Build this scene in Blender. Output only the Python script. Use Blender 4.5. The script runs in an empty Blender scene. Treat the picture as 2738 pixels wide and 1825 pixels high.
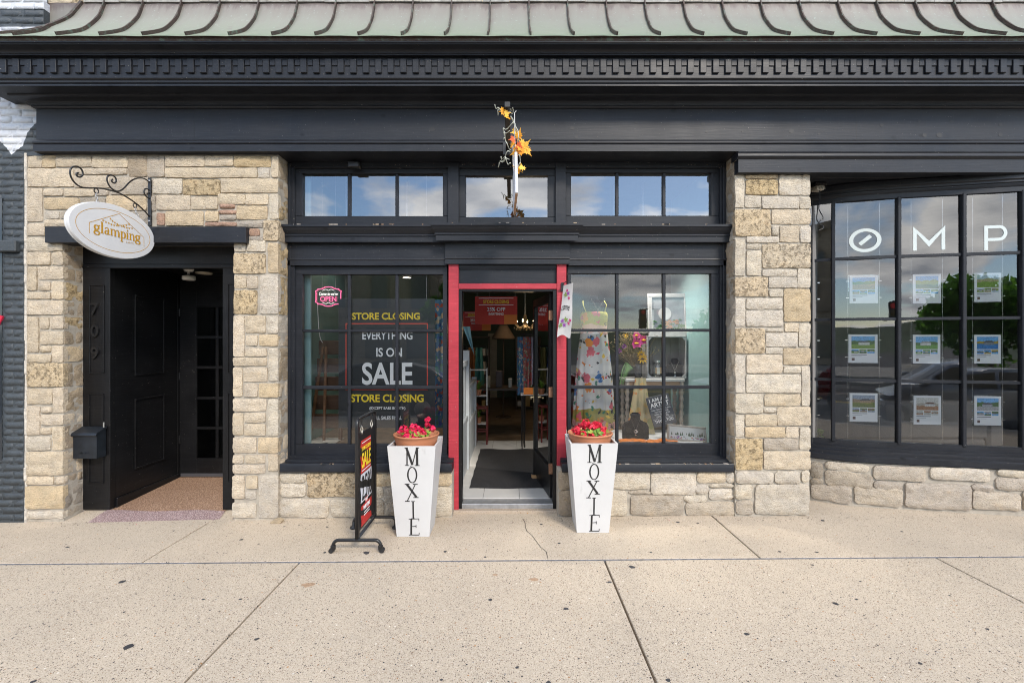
import bpy, bmesh, math, random
from mathutils import Vector, Matrix, noise, Euler
SC = bpy.context.scene
COL = SC.collection
rnd = random.Random(7)
R = math.radians
# ---------------------------------------------------------------- camera
F, D, H, CU, CV = 1190.0, 4.175, 1.66, 1369.0, 912.0
cam_d = bpy.data.cameras.new('camera'); cam = bpy.data.objects.new('camera', cam_d); COL.objects.link(cam)
cam.location = (0, -D, H); cam.rotation_euler = (R(90), 0, 0)
cam_d.sensor_width = 36; cam_d.lens = F/2738*36; cam_d.clip_end = 2000; cam_d.clip_start = .02
SC.camera = cam
# ---------------------------------------------------------------- sky
SKX = 8.1
SUN_EL, SUN_AZ = 38, 27      # azimuth measured from -Y (out of the facade) towards +X
w = bpy.data.worlds.new('World'); SC.world = w; w.use_nodes = True
nt = w.node_tree; N = nt.nodes; L = nt.links; N.clear()
out = N.new('ShaderNodeOutputWorld'); bg = N.new('ShaderNodeBackground'); bg.inputs[1].default_value = .135
sky = N.new('ShaderNodeTexSky'); sky.sky_type = 'NISHITA'; sky.sun_disc = False
sky.sun_elevation = R(SUN_EL); sky.sun_rotation = R(180-SUN_AZ); sky.air_density = 1.0; sky.dust_density = .15; sky.ozone_density = 2.5
tc = N.new('ShaderNodeTexCoord'); sep = N.new('ShaderNodeSeparateXYZ'); L.new(tc.outputs['Generated'], sep.inputs[0])
zz = N.new('ShaderNodeMath'); zz.operation = 'MAXIMUM'; L.new(sep.outputs[2], zz.inputs[0]); zz.inputs[1].default_value = 0
za = N.new('ShaderNodeMath'); za.operation = 'ADD'; L.new(zz.outputs[0], za.inputs[0]); za.inputs[1].default_value = .16
dv = N.new('ShaderNodeVectorMath'); dv.operation = 'DIVIDE'; L.new(tc.outputs['Generated'], dv.inputs[0])
cb = N.new('ShaderNodeCombineXYZ'); L.new(za.outputs[0], cb.inputs[0]); L.new(za.outputs[0], cb.inputs[1]); cb.inputs[2].default_value = 1
L.new(cb.outputs[0], dv.inputs[1])
sh = N.new('ShaderNodeVectorMath'); sh.operation = 'ADD'; L.new(dv.outputs[0], sh.inputs[0]); sh.inputs[1].default_value = (SKX, 0, 0); dv = sh
n1 = N.new('ShaderNodeTexNoise'); n1.inputs['Scale'].default_value = .85; n1.inputs['Detail'].default_value = 9; n1.inputs['Roughness'].default_value = .56; n1.inputs['Distortion'].default_value = .25
L.new(dv.outputs[0], n1.inputs['Vector'])
cr = N.new('ShaderNodeValToRGB'); cr.color_ramp.elements[0].position = .47; cr.color_ramp.elements[1].position = .56
L.new(n1.outputs[0], cr.inputs[0])
n2 = N.new('ShaderNodeTexNoise'); n2.inputs['Scale'].default_value = 1.6; n2.inputs['Detail'].default_value = 7
L.new(dv.outputs[0], n2.inputs['Vector'])
cc = N.new('ShaderNodeValToRGB'); cc.color_ramp.elements[0].position = .36; cc.color_ramp.elements[1].position = .64
cc.color_ramp.elements[0].color = (5.0, 5.3, 5.9, 1); cc.color_ramp.elements[1].color = (12.5, 12.3, 12.0, 1)
L.new(n2.outputs[0], cc.inputs[0])
mx = N.new('ShaderNodeMix'); mx.data_type = 'RGBA'; L.new(cr.outputs[0], mx.inputs[0]); L.new(sky.outputs[0], mx.inputs[6]); L.new(cc.outputs[0], mx.inputs[7])
L.new(mx.outputs[2], bg.inputs[0]); L.new(bg.outputs[0], out.inputs[0])
# ---------------------------------------------------------------- sun
sd = bpy.data.lights.new('sun', 'SUN'); so = bpy.data.objects.new('sun', sd); COL.objects.link(so)
sd.energy = 1.5; sd.angle = R(13); sd.color = (1, .90, .77)
so.rotation_euler = (R(90-SUN_EL), 0, R(SUN_AZ)); so.location = (4, -8, 12)
SC.view_settings.view_transform = 'Standard'; SC.view_settings.look = 'None'; SC.view_settings.gamma = 1
SC.view_settings.exposure = 1.22; SC.view_settings.use_curve_mapping = False
SC.cycles.max_bounces = 8; SC.cycles.transparent_max_bounces = 16; SC.cycles.caustics_reflective = False; SC.cycles.caustics_refractive = False
SC.cycles.sample_clamp_indirect = 3
try: SC.cycles.filter_width = 1.05; SC.cycles.use_denoising = True; SC.cycles.denoiser = 'OPENIMAGEDENOISE'; SC.cycles.denoising_input_passes = 'RGB_ALBEDO_NORMAL'; SC.cycles.denoising_prefilter = 'NONE'
except Exception: pass

# ---------------------------------------------------------------- helpers
def PX(u, Y): return (u-CU)/F*(D+Y)          # metres across for a sight line at depth Y
def PZ(v, Y): return H-(v-CV)/F*(D+Y)
def tag(o, label=None, cat=None, group=None, kind=None):
    if label: o['label'] = label
    if cat: o['category'] = cat
    if group: o['group'] = group
    if kind: o['kind'] = kind
    return o
def thing(name, loc, label, cat, group=None, rot=(0, 0, 0)):
    o = bpy.data.objects.new(name, None); COL.objects.link(o); o.location = loc; o.rotation_euler = rot
    o.empty_display_size = .1
    return tag(o, label, cat, group)
def link(name, me, parent=None, loc=(0, 0, 0), rot=(0, 0, 0), mat=None, color=None):
    o = bpy.data.objects.new(name, me); COL.objects.link(o)
    o.location = loc; o.rotation_euler = rot
    if mat is not None:
        if not me.materials: me.materials.append(mat)
    if parent is not None: o.parent = parent
    if color is not None: o.color = (*color, 1)
    return o
def smooth(me, on=True):
    me.polygons.foreach_set('use_smooth', [on]*len(me.polygons)); return me
class MB:
    """collects geometry; world or local coordinates"""
    def __init__(s): s.v = []; s.f = []; s.mi = []; s.cur = 0
    def add(s, vs, fs):
        b = len(s.v); s.v += [tuple(p) for p in vs]
        for f in fs: s.f.append([b+i for i in f]); s.mi.append(s.cur)
        return s
    def box(s, x0, x1, y0, y1, z0, z1, c=0.0, M4=None):
        if x0 > x1: x0, x1 = x1, x0
        if y0 > y1: y0, y1 = y1, y0
        if z0 > z1: z0, z1 = z1, z0
        if c <= 0 or c*2.2 > min(x1-x0, y1-y0, z1-z0):
            vs = [(x, y, z) for x in (x0, x1) for y in (y0, y1) for z in (z0, z1)]
            fs = [(0, 1, 3, 2), (4, 6, 7, 5), (0, 4, 5, 1), (2, 3, 7, 6), (0, 2, 6, 4), (1, 5, 7, 3)]
        else:
            vs = []; idx = {}
            for i, (x, sx) in enumerate(((x0, 1), (x1, -1))):
                for j, (y, sy) in enumerate(((y0, 1), (y1, -1))):
                    for k, (z, sz) in enumerate(((z0, 1), (z1, -1))):
                        for a in range(3):
                            idx[(i, j, k, a)] = len(vs)
                            vs.append((x+(0 if a == 0 else sx*c), y+(0 if a == 1 else sy*c), z+(0 if a == 2 else sz*c)))
            fs = []
            g = lambda i, j, k, a: idx[(i, j, k, a)]
            for i in (0, 1):
                q = [g(i, 0, 0, 0), g(i, 1, 0, 0), g(i, 1, 1, 0), g(i, 0, 1, 0)]; fs.append(q if i else q[::-1])
                q = [g(0, i, 0, 1), g(1, i, 0, 1), g(1, i, 1, 1), g(0, i, 1, 1)]; fs.append(q[::-1] if i else q)
                q = [g(0, 0, i, 2), g(1, 0, i, 2), g(1, 1, i, 2), g(0, 1, i, 2)]; fs.append(q if i else q[::-1])
            for i in (0, 1):
                for j in (0, 1):
                    q = [g(i, j, 0, 0), g(i, j, 1, 0), g(i, j, 1, 1), g(i, j, 0, 1)]; fs.append(q if (i+j) % 2 == 0 else q[::-1])
                    q = [g(i, 0, j, 2), g(i, 1, j, 2), g(i, 1, j, 0), g(i, 0, j, 0)]; fs.append(q if (i+j) % 2 == 0 else q[::-1])
                    q = [g(0, i, j, 1), g(1, i, j, 1), g(1, i, j, 2), g(0, i, j, 2)]; fs.append(q if (i+j) % 2 == 0 else q[::-1])
            for i in (0, 1):
                for j in (0, 1):
                    for k in (0, 1):
                        q = [g(i, j, k, 0), g(i, j, k, 1), g(i, j, k, 2)]; fs.append(q if (i+j+k) % 2 else q[::-1])
        if M4 is not None: vs = [M4 @ Vector(p) for p in vs]
        return s.add(vs, fs)
    def pb(s, u0, v0, u1, v1, Y0, Y1, c=.003):
        return s.box(PX(u0, Y0), PX(u1, Y0), Y0, Y1, PZ(v1, Y0), PZ(v0, Y0), c)
    def tube(s, pts, r, n=8, cap=True, closed=False):
        pts = [Vector(p) for p in pts]; m = len(pts); rs = r if isinstance(r, (list, tuple)) else [r]*m
        rings = []; up = None
        for i, p in enumerate(pts):
            a = pts[i-1] if i or closed else p; b = pts[(i+1) % m] if i < m-1 or closed else p
            t = (b-a).normalized() if (b-a).length > 1e-9 else Vector((0, 0, 1))
            if up is None: up = t.orthogonal().normalized()
            up = (up-t*up.dot(t)); up = up.normalized() if up.length > 1e-6 else t.orthogonal().normalized()
            sd = t.cross(up)
            rings.append([p+(up*math.cos(2*math.pi*k/n)+sd*math.sin(2*math.pi*k/n))*rs[i] for k in range(n)])
        vs = [q for rg in rings for q in rg]; fs = []
        for i in range(m-1 if not closed else m):
            i2 = (i+1) % m
            for k in range(n): fs.append((i*n+k, i*n+(k+1) % n, i2*n+(k+1) % n, i2*n+k))
        if cap and not closed: fs += [tuple(range(n))[::-1], tuple((m-1)*n+k for k in range(n))]
        return s.add(vs, fs)
    def lathe(s, prof, c=(0, 0, 0), n=20, sx=1, sy=1, fold=None):
        vs = []; fs = []
        for (r, z) in prof:
            for k in range(n):
                a = 2*math.pi*k/n; rr = r*(fold(a, z) if fold else 1)
                vs.append((c[0]+rr*sx*math.cos(a), c[1]+rr*sy*math.sin(a), c[2]+z))
        m = len(prof)
        for i in range(m-1):
            for k in range(n): fs.append((i*n+k, i*n+(k+1) % n, (i+1)*n+(k+1) % n, (i+1)*n+k))
        fs += [tuple(range(n))[::-1], tuple((m-1)*n+k for k in range(n))]
        return s.add(vs, fs)
    def prism(s, poly, y0, y1, plane='xz'):
        n = len(poly); f = {'xz': lambda a, b, t: (a, t, b), 'yz': lambda a, b, t: (t, a, b), 'xy': lambda a, b, t: (a, b, t)}[plane]
        vs = [f(a, b, y0) for a, b in poly]+[f(a, b, y1) for a, b in poly]
        fs = [tuple(range(n))[::-1], tuple(range(n, 2*n))]+[(i, (i+1) % n, n+(i+1) % n, n+i) for i in range(n)]
        return s.add(vs, fs)
    def sheet(s, fn, nu, nv):
        vs = [fn(i/nu, j/nv) for j in range(nv+1) for i in range(nu+1)]
        fs = [(j*(nu+1)+i, j*(nu+1)+i+1, (j+1)*(nu+1)+i+1, (j+1)*(nu+1)+i) for j in range(nv) for i in range(nu)]
        return s.add(vs, fs)
    def mesh(s, name, mats=None, sm=False, fixn=False):
        me = bpy.data.meshes.new(name); me.from_pydata(s.v, [], s.f)
        if mats:
            for m in (mats if isinstance(mats, (list, tuple)) else [mats]): me.materials.append(m)
            me.polygons.foreach_set('material_index', s.mi)
        if fixn:
            bm = bmesh.new(); bm.from_mesh(me); bmesh.ops.recalc_face_normals(bm, faces=bm.faces); bm.to_mesh(me); bm.free()
        if sm: smooth(me)
        me.update(); return me
    def build(s, name, mats, parent=None, sm=False, loc=(0, 0, 0), rot=(0, 0, 0), color=None, fixn=True):
        return link(name, s.mesh(name, mats, sm, fixn), parent, loc, rot, None, color)
def auto_smooth(o, ang=35):
    me = o.data; smooth(me)
    bm = bmesh.new(); bm.from_mesh(me)
    for e in bm.edges:
        if len(e.link_faces) == 2 and e.calc_face_angle(0) > R(ang): e.smooth = False
    bm.to_mesh(me); bm.free(); return o
def boxo(name, mat, parent, x0, x1, y0, y1, z0, z1, c=.003, color=None):
    return MB().box(x0, x1, y0, y1, z0, z1, c).build(name, mat, parent, color=color, fixn=False)
def pbo(name, mat, parent, u0, v0, u1, v1, Y0, Y1, c=.003):
    return MB().pb(u0, v0, u1, v1, Y0, Y1, c).build(name, mat, parent, fixn=False)
def copy_tree(o, parent=None):
    c = o.copy(); COL.objects.link(c); c.parent = parent
    for ch in list(o.children): copy_tree(ch, c)
    return c
# text as meshes: fitted into width x height, centred, facing -Y
def text_mesh(s, w_, h_, depth=.002, bold=0.0, spacing=1.0, mat=None, shear=0):
    cu = bpy.data.curves.new('t', 'FONT'); cu.body = s; cu.size = 1; cu.offset = bold; cu.extrude = .01; cu.space_character = spacing
    cu.resolution_u = 4; cu.shear = shear
    ob = bpy.data.objects.new('t', cu); COL.objects.link(ob)
    dg = bpy.context.evaluated_depsgraph_get(); me = bpy.data.meshes.new_from_object(ob.evaluated_get(dg))
    bpy.data.objects.remove(ob); bpy.data.curves.remove(cu)
    xs = [v.co.x for v in me.vertices]; ys = [v.co.y for v in me.vertices]
    x0, x1, y0, y1 = min(xs), max(xs), min(ys), max(ys)
    sx = w_/(x1-x0) if w_ else h_/(y1-y0); sy = h_/(y1-y0)
    for v in me.vertices:
        x, y, z = v.co
        v.co = ((x-(x0+x1)/2)*sx, -z/.02*depth-depth/2, (y-(y0+y1)/2)*sy)
    me.materials.clear()
    if mat: me.materials.append(mat)
    me.name = 'lettering'; return me
def text(s, u0, v0, u1, v1, Y, mat, parent, bold=0.0, name='lettering', depth=.002, spacing=1.0):
    me = text_mesh(s, PX(u1, Y)-PX(u0, Y), PZ(v0, Y)-PZ(v1, Y), depth, bold, spacing, mat)
    p = parent.matrix_basis.translation if parent else Vector((0, 0, 0))
    return link(name, me, parent, (PX((u0+u1)/2, Y)-p.x, Y-p.y, PZ((v0+v1)/2, Y)-p.z))
def ribbon(mb, pts, wd, y=0, t=.002):
    """flat stroke in the XZ plane; wd one width or one per point"""
    n = len(pts); ws = wd if isinstance(wd, (list, tuple)) else [wd]*n
    Lf = []; Rt = []
    for i in range(n):
        a = Vector(pts[max(i-1, 0)]); b = Vector(pts[min(i+1, n-1)]); d = (b-a)
        d = d.normalized() if d.length > 1e-9 else Vector((1, 0)); nn = Vector((-d.y, d.x))*ws[i]/2; p = Vector(pts[i])
        Lf.append(p+nn); Rt.append(p-nn)
    vs = [(q.x, y, q.y) for q in Lf]+[(q.x, y, q.y) for q in Rt]+[(q.x, y+t, q.y) for q in Lf]+[(q.x, y+t, q.y) for q in Rt]
    fs = []
    for i in range(n-1):
        fs += [(i, i+1, n+i+1, n+i), (2*n+i, 3*n+i, 3*n+i+1, 2*n+i+1), (i, 2*n+i, 2*n+i+1, i+1), (n+i, n+i+1, 3*n+i+1, 3*n+i)]
    fs += [(0, n, 3*n, 2*n), (n-1, 2*n-1, 4*n-1, 3*n-1)]
    mb.add(vs, fs)
def arc(cx, cy, rx, ry, a0, a1, n=12): return [(cx+rx*math.cos(R(a0+(a1-a0)*i/n)), cy+ry*math.sin(R(a0+(a1-a0)*i/n))) for i in range(n+1)]
def spline(pts, n=6):
    pts = [Vector(p) for p in pts]; q = [pts[0]*2-pts[1]]+pts+[pts[-1]*2-pts[-2]]; o = []
    for i in range(1, len(q)-2):
        for k in range(n):
            t = k/n; a, b, c, d = q[i-1], q[i], q[i+1], q[i+2]
            o.append(.5*((2*b)+(c-a)*t+(2*a-5*b+4*c-d)*t*t+(3*b-a-3*c+d)*t**3))
    o.append(pts[-1]); return o
# ---------------------------------------------------------------- materials
def NM(name):
    m = bpy.data.materials.new(name); m.use_nodes = True; t = m.node_tree; b = t.nodes['Principled BSDF']
    return m, t, b
def nd(t, kind, **k):
    n = t.nodes.new(kind)
    for a, b in k.items():
        if a.startswith('_'): n.inputs[a[1:].replace('_', ' ')].default_value = b
        else: setattr(n, a, b)
    return n
def mixc(t, fac, a, b, mode='MIX'):
    n = t.nodes.new('ShaderNodeMix'); n.data_type = 'RGBA'; n.blend_type = mode
    for k, v in ((0, fac), (6, a), (7, b)):
        if hasattr(v, 'is_output'): t.links.new(v, n.inputs[k])
        elif k == 0: n.inputs[0].default_value = v
        else: n.inputs[k].default_value = (*v[:3], 1)
    return n.outputs[2]
def ramp(t, src, stops):
    n = t.nodes.new('ShaderNodeValToRGB'); e = n.color_ramp.elements
    while len(e) < len(stops): e.new(.5)
    for i, (p, c) in enumerate(stops):
        e[i].position = p; e[i].color = (*c[:3], 1) if isinstance(c, (tuple, list)) else (c, c, c, 1)
    t.links.new(src, n.inputs[0]); return n.outputs[0]
def pos(t, scale=(1, 1, 1), kind='pos'):
    if kind == 'pos': s = t.nodes.new('ShaderNodeNewGeometry').outputs['Position']
    else: s = t.nodes.new('ShaderNodeTexCoord').outputs[kind]
    m = t.nodes.new('ShaderNodeVectorMath'); m.operation = 'MULTIPLY'; t.links.new(s, m.inputs[0]); m.inputs[1].default_value = scale
    return m.outputs[0]
def noi(t, vec, scale, detail=4, rough=.55):
    n = nd(t, 'ShaderNodeTexNoise', _Scale=scale, _Detail=detail, _Roughness=rough); t.links.new(vec, n.inputs['Vector']); return n.outputs[0]
def vor(t, vec, scale, feature='F1', o=0, rnd_=1):
    n = nd(t, 'ShaderNodeTexVoronoi', _Scale=scale, feature=feature, _Randomness=rnd_); t.links.new(vec, n.inputs['Vector']); return n.outputs[o]
def bump(t, b, h, strength=.3, dist=.01):
    n = nd(t, 'ShaderNodeBump', _Strength=strength, _Distance=dist); t.links.new(h, n.inputs['Height']); t.links.new(n.outputs[0], b.inputs['Normal']); return n
def M(name, col, rough=.5, metal=0, var=.12, vs=7, bmp=0, bs=80, emit=0, spec=.5):
    m, t, b = NM(name); b.inputs['Roughness'].default_value = rough; b.inputs['Metallic'].default_value = metal
    b.inputs['Specular IOR Level'].default_value = spec
    p = pos(t)
    if var:
        f = noi(t, p, vs, 5)
        c = mixc(t, ramp(t, f, [(.3, 0.0), (.7, 1.0)]), [x*(1-var) for x in col], [min(1, x*(1+var)) for x in col])
        t.links.new(c, b.inputs['Base Color'])
    else: b.inputs['Base Color'].default_value = (*col, 1)
    if bmp: bump(t, b, noi(t, p, bs, 4), bmp, .004)
    if emit: b.inputs['Emission Color'].default_value = (*col, 1); b.inputs['Emission Strength'].default_value = emit
    return m
def stone_mat(name, pit, attr=False):
    m, t, b = NM(name); b.inputs['Roughness'].default_value = .85; b.inputs['Specular IOR Level'].default_value = .25
    oi = t.nodes.new('ShaderNodeVertexColor' if attr else 'ShaderNodeObjectInfo'); p = pos(t)
    if attr: oi.layer_name = 'tone'
    big = ramp(t, noi(t, p, 9, 6, .6), [(.3, 0.0), (.72, 1.0)])
    c = mixc(t, big, (.80, .80, .82), (1.10, 1.07, 1.03)); c = mixc(t, 1.0, oi.outputs['Color'], c, 'MULTIPLY')
    rust = ramp(t, noi(t, pos(t, (1, 1, 1.6)), 6.5, 5, .6), [(.60, 0.0), (.78, .40 if not pit else .6)])
    c = mixc(t, rust, c, (.60, .40, .20))
    blot = ramp(t, noi(t, p, 34, 5, .7), [(.30, .0), (.36, .0), (.50, 1.0)])
    c = mixc(t, blot, mixc(t, .30, c, (.26, .20, .14)), c)
    strata = noi(t, pos(t, (9, 9, 30)), 2.4, 7, .7)
    fine = noi(t, p, 110, 5, .7)
    h = t.nodes.new('ShaderNodeMath'); h.operation = 'MULTIPLY_ADD'; t.links.new(strata, h.inputs[0]); h.inputs[1].default_value = .9; t.links.new(fine, h.inputs[2])
    hh = h.outputs[0]
    if pit:
        vv = vor(t, pos(t, (1, 1, 1.5)), 62); nn = noi(t, p, 26, 5, .75)
        pr = ramp(t, nn, [(.36, 0.0), (.46, 1.0)])
        c = mixc(t, pr, mixc(t, .24, c, (.30, .20, .10)), c)
        k = t.nodes.new('ShaderNodeMath'); k.operation = 'MULTIPLY_ADD'; t.links.new(pr, k.inputs[0]); k.inputs[1].default_value = 1.5; t.links.new(hh, k.inputs[2]); hh = k.outputs[0]
    t.links.new(c, b.inputs['Base Color']); bump(t, b, hh, .95, .020); return m
MAT_STONE = stone_mat('limestone', False); MAT_PIT = stone_mat('pitted_limestone', True)
MAT_MORTAR = M('mortar', (.38, .345, .29), .95, var=.22, vs=14, bmp=.6, bs=120, spec=.2)
def paint_mat(name, col, rough=.42, chips=.66, grain=True, chipcol=(.45, .38, .30)):
    m, t, b = NM(name); p = pos(t); b.inputs['Specular IOR Level'].default_value = .30
    g = noi(t, pos(t, (1.2, 1.2, 34)), 3, 6, .65); f = ramp(t, noi(t, p, 3.3, 5), [(.3, 0.0), (.7, 1.0)])
    c = mixc(t, f, [x*.86 for x in col], [x*1.16 for x in col])
    fade = ramp(t, noi(t, pos(t, (2, 2, 26)), 2.5, 6, .7), [(.50, 0.0), (.78, .6)])
    c = mixc(t, fade, c, [x*1.8+.008 for x in col])
    dust = ramp(t, noi(t, pos(t, (26, 26, 2.0)), 2.0, 6, .7), [(.55, 0.0), (.75, .35)]); c = mixc(t, dust, c, [x*.6+.022 for x in col])
    spk = ramp(t, noi(t, p, 75, 3, .6), [(.715, 0.0), (.74, .9)]); c = mixc(t, spk, c, (.34, .31, .27))
    kn = ramp(t, vor(t, pos(t, (1, 1, 1.6)), 3.1), [(.055, 1.0), (.10, 0.0)]); c = mixc(t, kn, c, [x*.45 for x in col])
    ch = ramp(t, noi(t, pos(t, (1, 1, 2.2)), 21, 7, .75), [(chips+.055, 0.0), (chips+.075, 1.0)]); c = mixc(t, ch, c, chipcol)
    t.links.new(c, b.inputs['Base Color']); t.links.new(ramp(t, f, [(0, rough-.06), (1, rough+.1)]), b.inputs['Roughness'])
    bump(t, b, g, .22, .004); return m
MAT_DARK = paint_mat('dark_painted_wood', (.0138, .0155, .0200), .40, .675)
MAT_BLACK = paint_mat('black_painted_wood', (.0062, .0062, .0070), .36, .70)
MAT_RED = paint_mat('red_painted_wood', (.36, .034, .048), .45, .74)
MAT_STEEL = M('black_steel', (.012, .012, .013), .32, 0, var=.2, bmp=.05)
MAT_CORE = M('dark_core', (.02, .02, .022), .8, var=0)
def glass_mat(name, refl, tint=(.93, .96, .95), wav=.0):
    m = bpy.data.materials.new(name); m.use_nodes = True; t = m.node_tree; t.nodes.clear()
    o = t.nodes.new('ShaderNodeOutputMaterial'); mxs = t.nodes.new('ShaderNodeMixShader')
    tr = nd(t, 'ShaderNodeBsdfTransparent'); tr.inputs[0].default_value = (*tint, 1)
    gl = nd(t, 'ShaderNodeBsdfGlossy'); gl.inputs['Roughness'].default_value = .0; gl.inputs[0].default_value = (1, 1, 1, 1)
    lw = nd(t, 'ShaderNodeFresnel', _IOR=1.5); mr = nd(t, 'ShaderNodeMapRange', _From_Min=.04, _From_Max=1.0, _To_Min=refl, _To_Max=1.0); t.links.new(lw.outputs[0], mr.inputs[0])
    if wav:
        bp = nd(t, 'ShaderNodeBump', _Strength=wav, _Distance=.02); t.links.new(noi(t, pos(t), 2.1, 2), bp.inputs['Height'])
        t.links.new(bp.outputs[0], gl.inputs['Normal'])
    t.links.new(mr.outputs[0], mxs.inputs[0]); t.links.new(tr.outputs[0], mxs.inputs[1]); t.links.new(gl.outputs[0], mxs.inputs[2]); t.links.new(mxs.outputs[0], o.inputs[0])
    return m
MAT_GLASS = glass_mat('window_glass', .08, (.98, .99, .985), wav=.02); MAT_TGLASS = glass_mat('transom_glass', .22, (.9, .93, .95), wav=.015); MAT_BGLASS = glass_mat('bow_glass', .105, (.98, .99, .985), wav=.03); MAT_DIMGLASS = glass_mat('hall_glass', .025, (.6, .62, .62))
MAT_CLEAR = glass_mat('clear_acrylic', .08)
MAT_WHITE = M('white_paint', (.72, .71, .69), .5, var=.05, bmp=.05); MAT_YEL = M('yellow_print', (.95, .70, .04), .5, var=0); MAT_WPRINT = M('white_print', (.92, .92, .92), .5, var=0)
MAT_INK = M('black_ink', (.016, .016, .017), .5, var=0)
# ================================================================ ground
SLOPE = .0075
def gz(x): return SLOPE*x
def conc_mat(name, base, dens, grain):
    m, t, b = NM(name); oi = t.nodes.new('ShaderNodeObjectInfo'); b.inputs['Roughness'].default_value = .88; b.inputs['Specular IOR Level'].default_value = .25; p = pos(t)
    big = ramp(t, noi(t, p, 1.1, 5, .6), [(.3, 0.0), (.7, 1.0)]); mid = ramp(t, noi(t, p, 14, 5, .65), [(.3, 0.0), (.7, 1.0)])
    c = mixc(t, big, [x*.86 for x in base], [x*1.07 for x in base]); c = mixc(t, oi.outputs['Random'], mixc(t, .10, c, (.30, .26, .22)), c); st_ = ramp(t, noi(t, p, 2.7, 7, .7), [(.56, 0.0), (.72, .28)]); c = mixc(t, st_, c, (.27, .22, .17)); c = mixc(t, mid, mixc(t, .16, c, (.2, .17, .14)), c)
    sand = ramp(t, noi(t, p, 120, 5, .75), [(.32, 0.0), (.68, 1.0)]); c = mixc(t, sand, mixc(t, grain, c, (.22, .18, .14)), mixc(t, grain*.6, c, (.85, .78, .68)))
    def peb(scale, thr, col, fac):
        v = nd(t, 'ShaderNodeTexVoronoi', _Scale=scale); t.links.new(p, v.inputs['Vector'])
        sx = t.nodes.new('ShaderNodeSeparateColor'); t.links.new(v.outputs['Color'], sx.inputs[0])
        on = ramp(t, sx.outputs[0], [(1-thr-.005, 0.0), (1-thr, 1.0)]); rr = ramp(t, v.outputs['Distance'], [(.25, 1.0), (.36, 0.0)])
        mm = t.nodes.new('ShaderNodeMath'); mm.operation = 'MULTIPLY'; t.links.new(on, mm.inputs[0]); t.links.new(rr, mm.inputs[1])
        m2 = t.nodes.new('ShaderNodeMath'); m2.operation = 'MULTIPLY'; t.links.new(mm.outputs[0], m2.inputs[0]); m2.inputs[1].default_value = fac
        return mixc(t, m2.outputs[0], c, ramp(t, sx.outputs[1], col))
    c = peb(110, .26*dens, [(0, (.035, .032, .036)), (.5, (.08, .06, .05)), (1, (.26, .15, .08))], .95)
    c = peb(175, .36*dens, [(0, (.06, .055, .06)), (.6, (.20, .15, .11)), (1, (.75, .70, .62))], .85)
    c = peb(60, .06*dens, [(0, (.03, .03, .035)), (.35, (.05, .045, .05)), (.6, (.40, .19, .06)), (.8, (.78, .72, .62)), (1, (.10, .10, .11))], .95)
    t.links.new(c, b.inputs['Base Color']); bump(t, b, noi(t, p, 160, 4, .7), .35, .004); return m
MAT_CONC = conc_mat('exposed_aggregate_concrete', (.58, .475, .338), 1.5, .48)
MAT_CONC2 = conc_mat('sandy_concrete', (.555, .455, .328), .85, .42)
MAT_JOINT = M('joint_filler', (.20, .19, .19), .8, var=.3, vs=30)
MAT_CAULK = M('grey_caulk', (.15, .155, .17), .6, var=.5, vs=25)
side = MB(); side.box(-14, 14, -5.4, .6, -.35, -.13)
sidewalk = side.build('sidewalk', MAT_JOINT); tag(sidewalk, kind='structure')
sidewalk.rotation_euler = (0, -math.atan(SLOPE), 0)
def slab(x0, x1, y0, y1, mat, g=.0065):
    xs0, xs1, ys0, ys1 = x0+g, x1-g, y0+g, y1-g
    mb = MB(); mb.box(xs0, xs1, ys0, ys1, -.11, 0, .004); me = mb.mesh('paving_slab', mat)
    link('paving_slab', me, sidewalk)
XB = [-13.8, -9.6, -7.2, -2.82, 1.89, 6.6, 9.2, 13.8]
for a, b in zip(XB, XB[1:]): slab(a, b, -.79, .58, MAT_CONC2)
XC = [-13.8, -9.0, -6.5, -4.1, -1.61, .70, 3.21, 5.7, 8.1, 13.8]
for a, b in zip(XC, XC[1:]):
    slab(a, b, -3.25, -.80, MAT_CONC); slab(a, b, -5.22, -3.26, MAT_CONC)
mb = MB(); mb.box(-13.8, 13.8, -5.40, -5.225, -.30, -.002, .02); mb.build('kerb', M('kerb_concrete', (.42, .39, .34), .9, bmp=.3), sidewalk)
mb = MB(); mb.box(-13.8, 13.8, -.802, -.788, -.02, -.0012, 0); mb.build('caulk_line', MAT_CAULK, sidewalk)
# crack wandering from the door step to the joint
mb = MB(); cp = [(.10, .0), (.12, -.10), (.12, -.2), (.13, -.28), (.17, -.36), (.2, -.47), (.23, -.58), (.27, -.66), (.275, -.78)]
ws_ = [.003, .005, .004, .006, .004, .005, .004, .005, .003]
vs = []; 
for (x, y), ww in zip(cp, ws_): vs += [(x-ww/2, y, .0015), (x+ww/2, y, .0015)]
mb.add(vs, [(2*i, 2*i+1, 2*i+3, 2*i+2) for i in range(len(cp)-1)]); mb.build('crack', MAT_INK, sidewalk)
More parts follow.
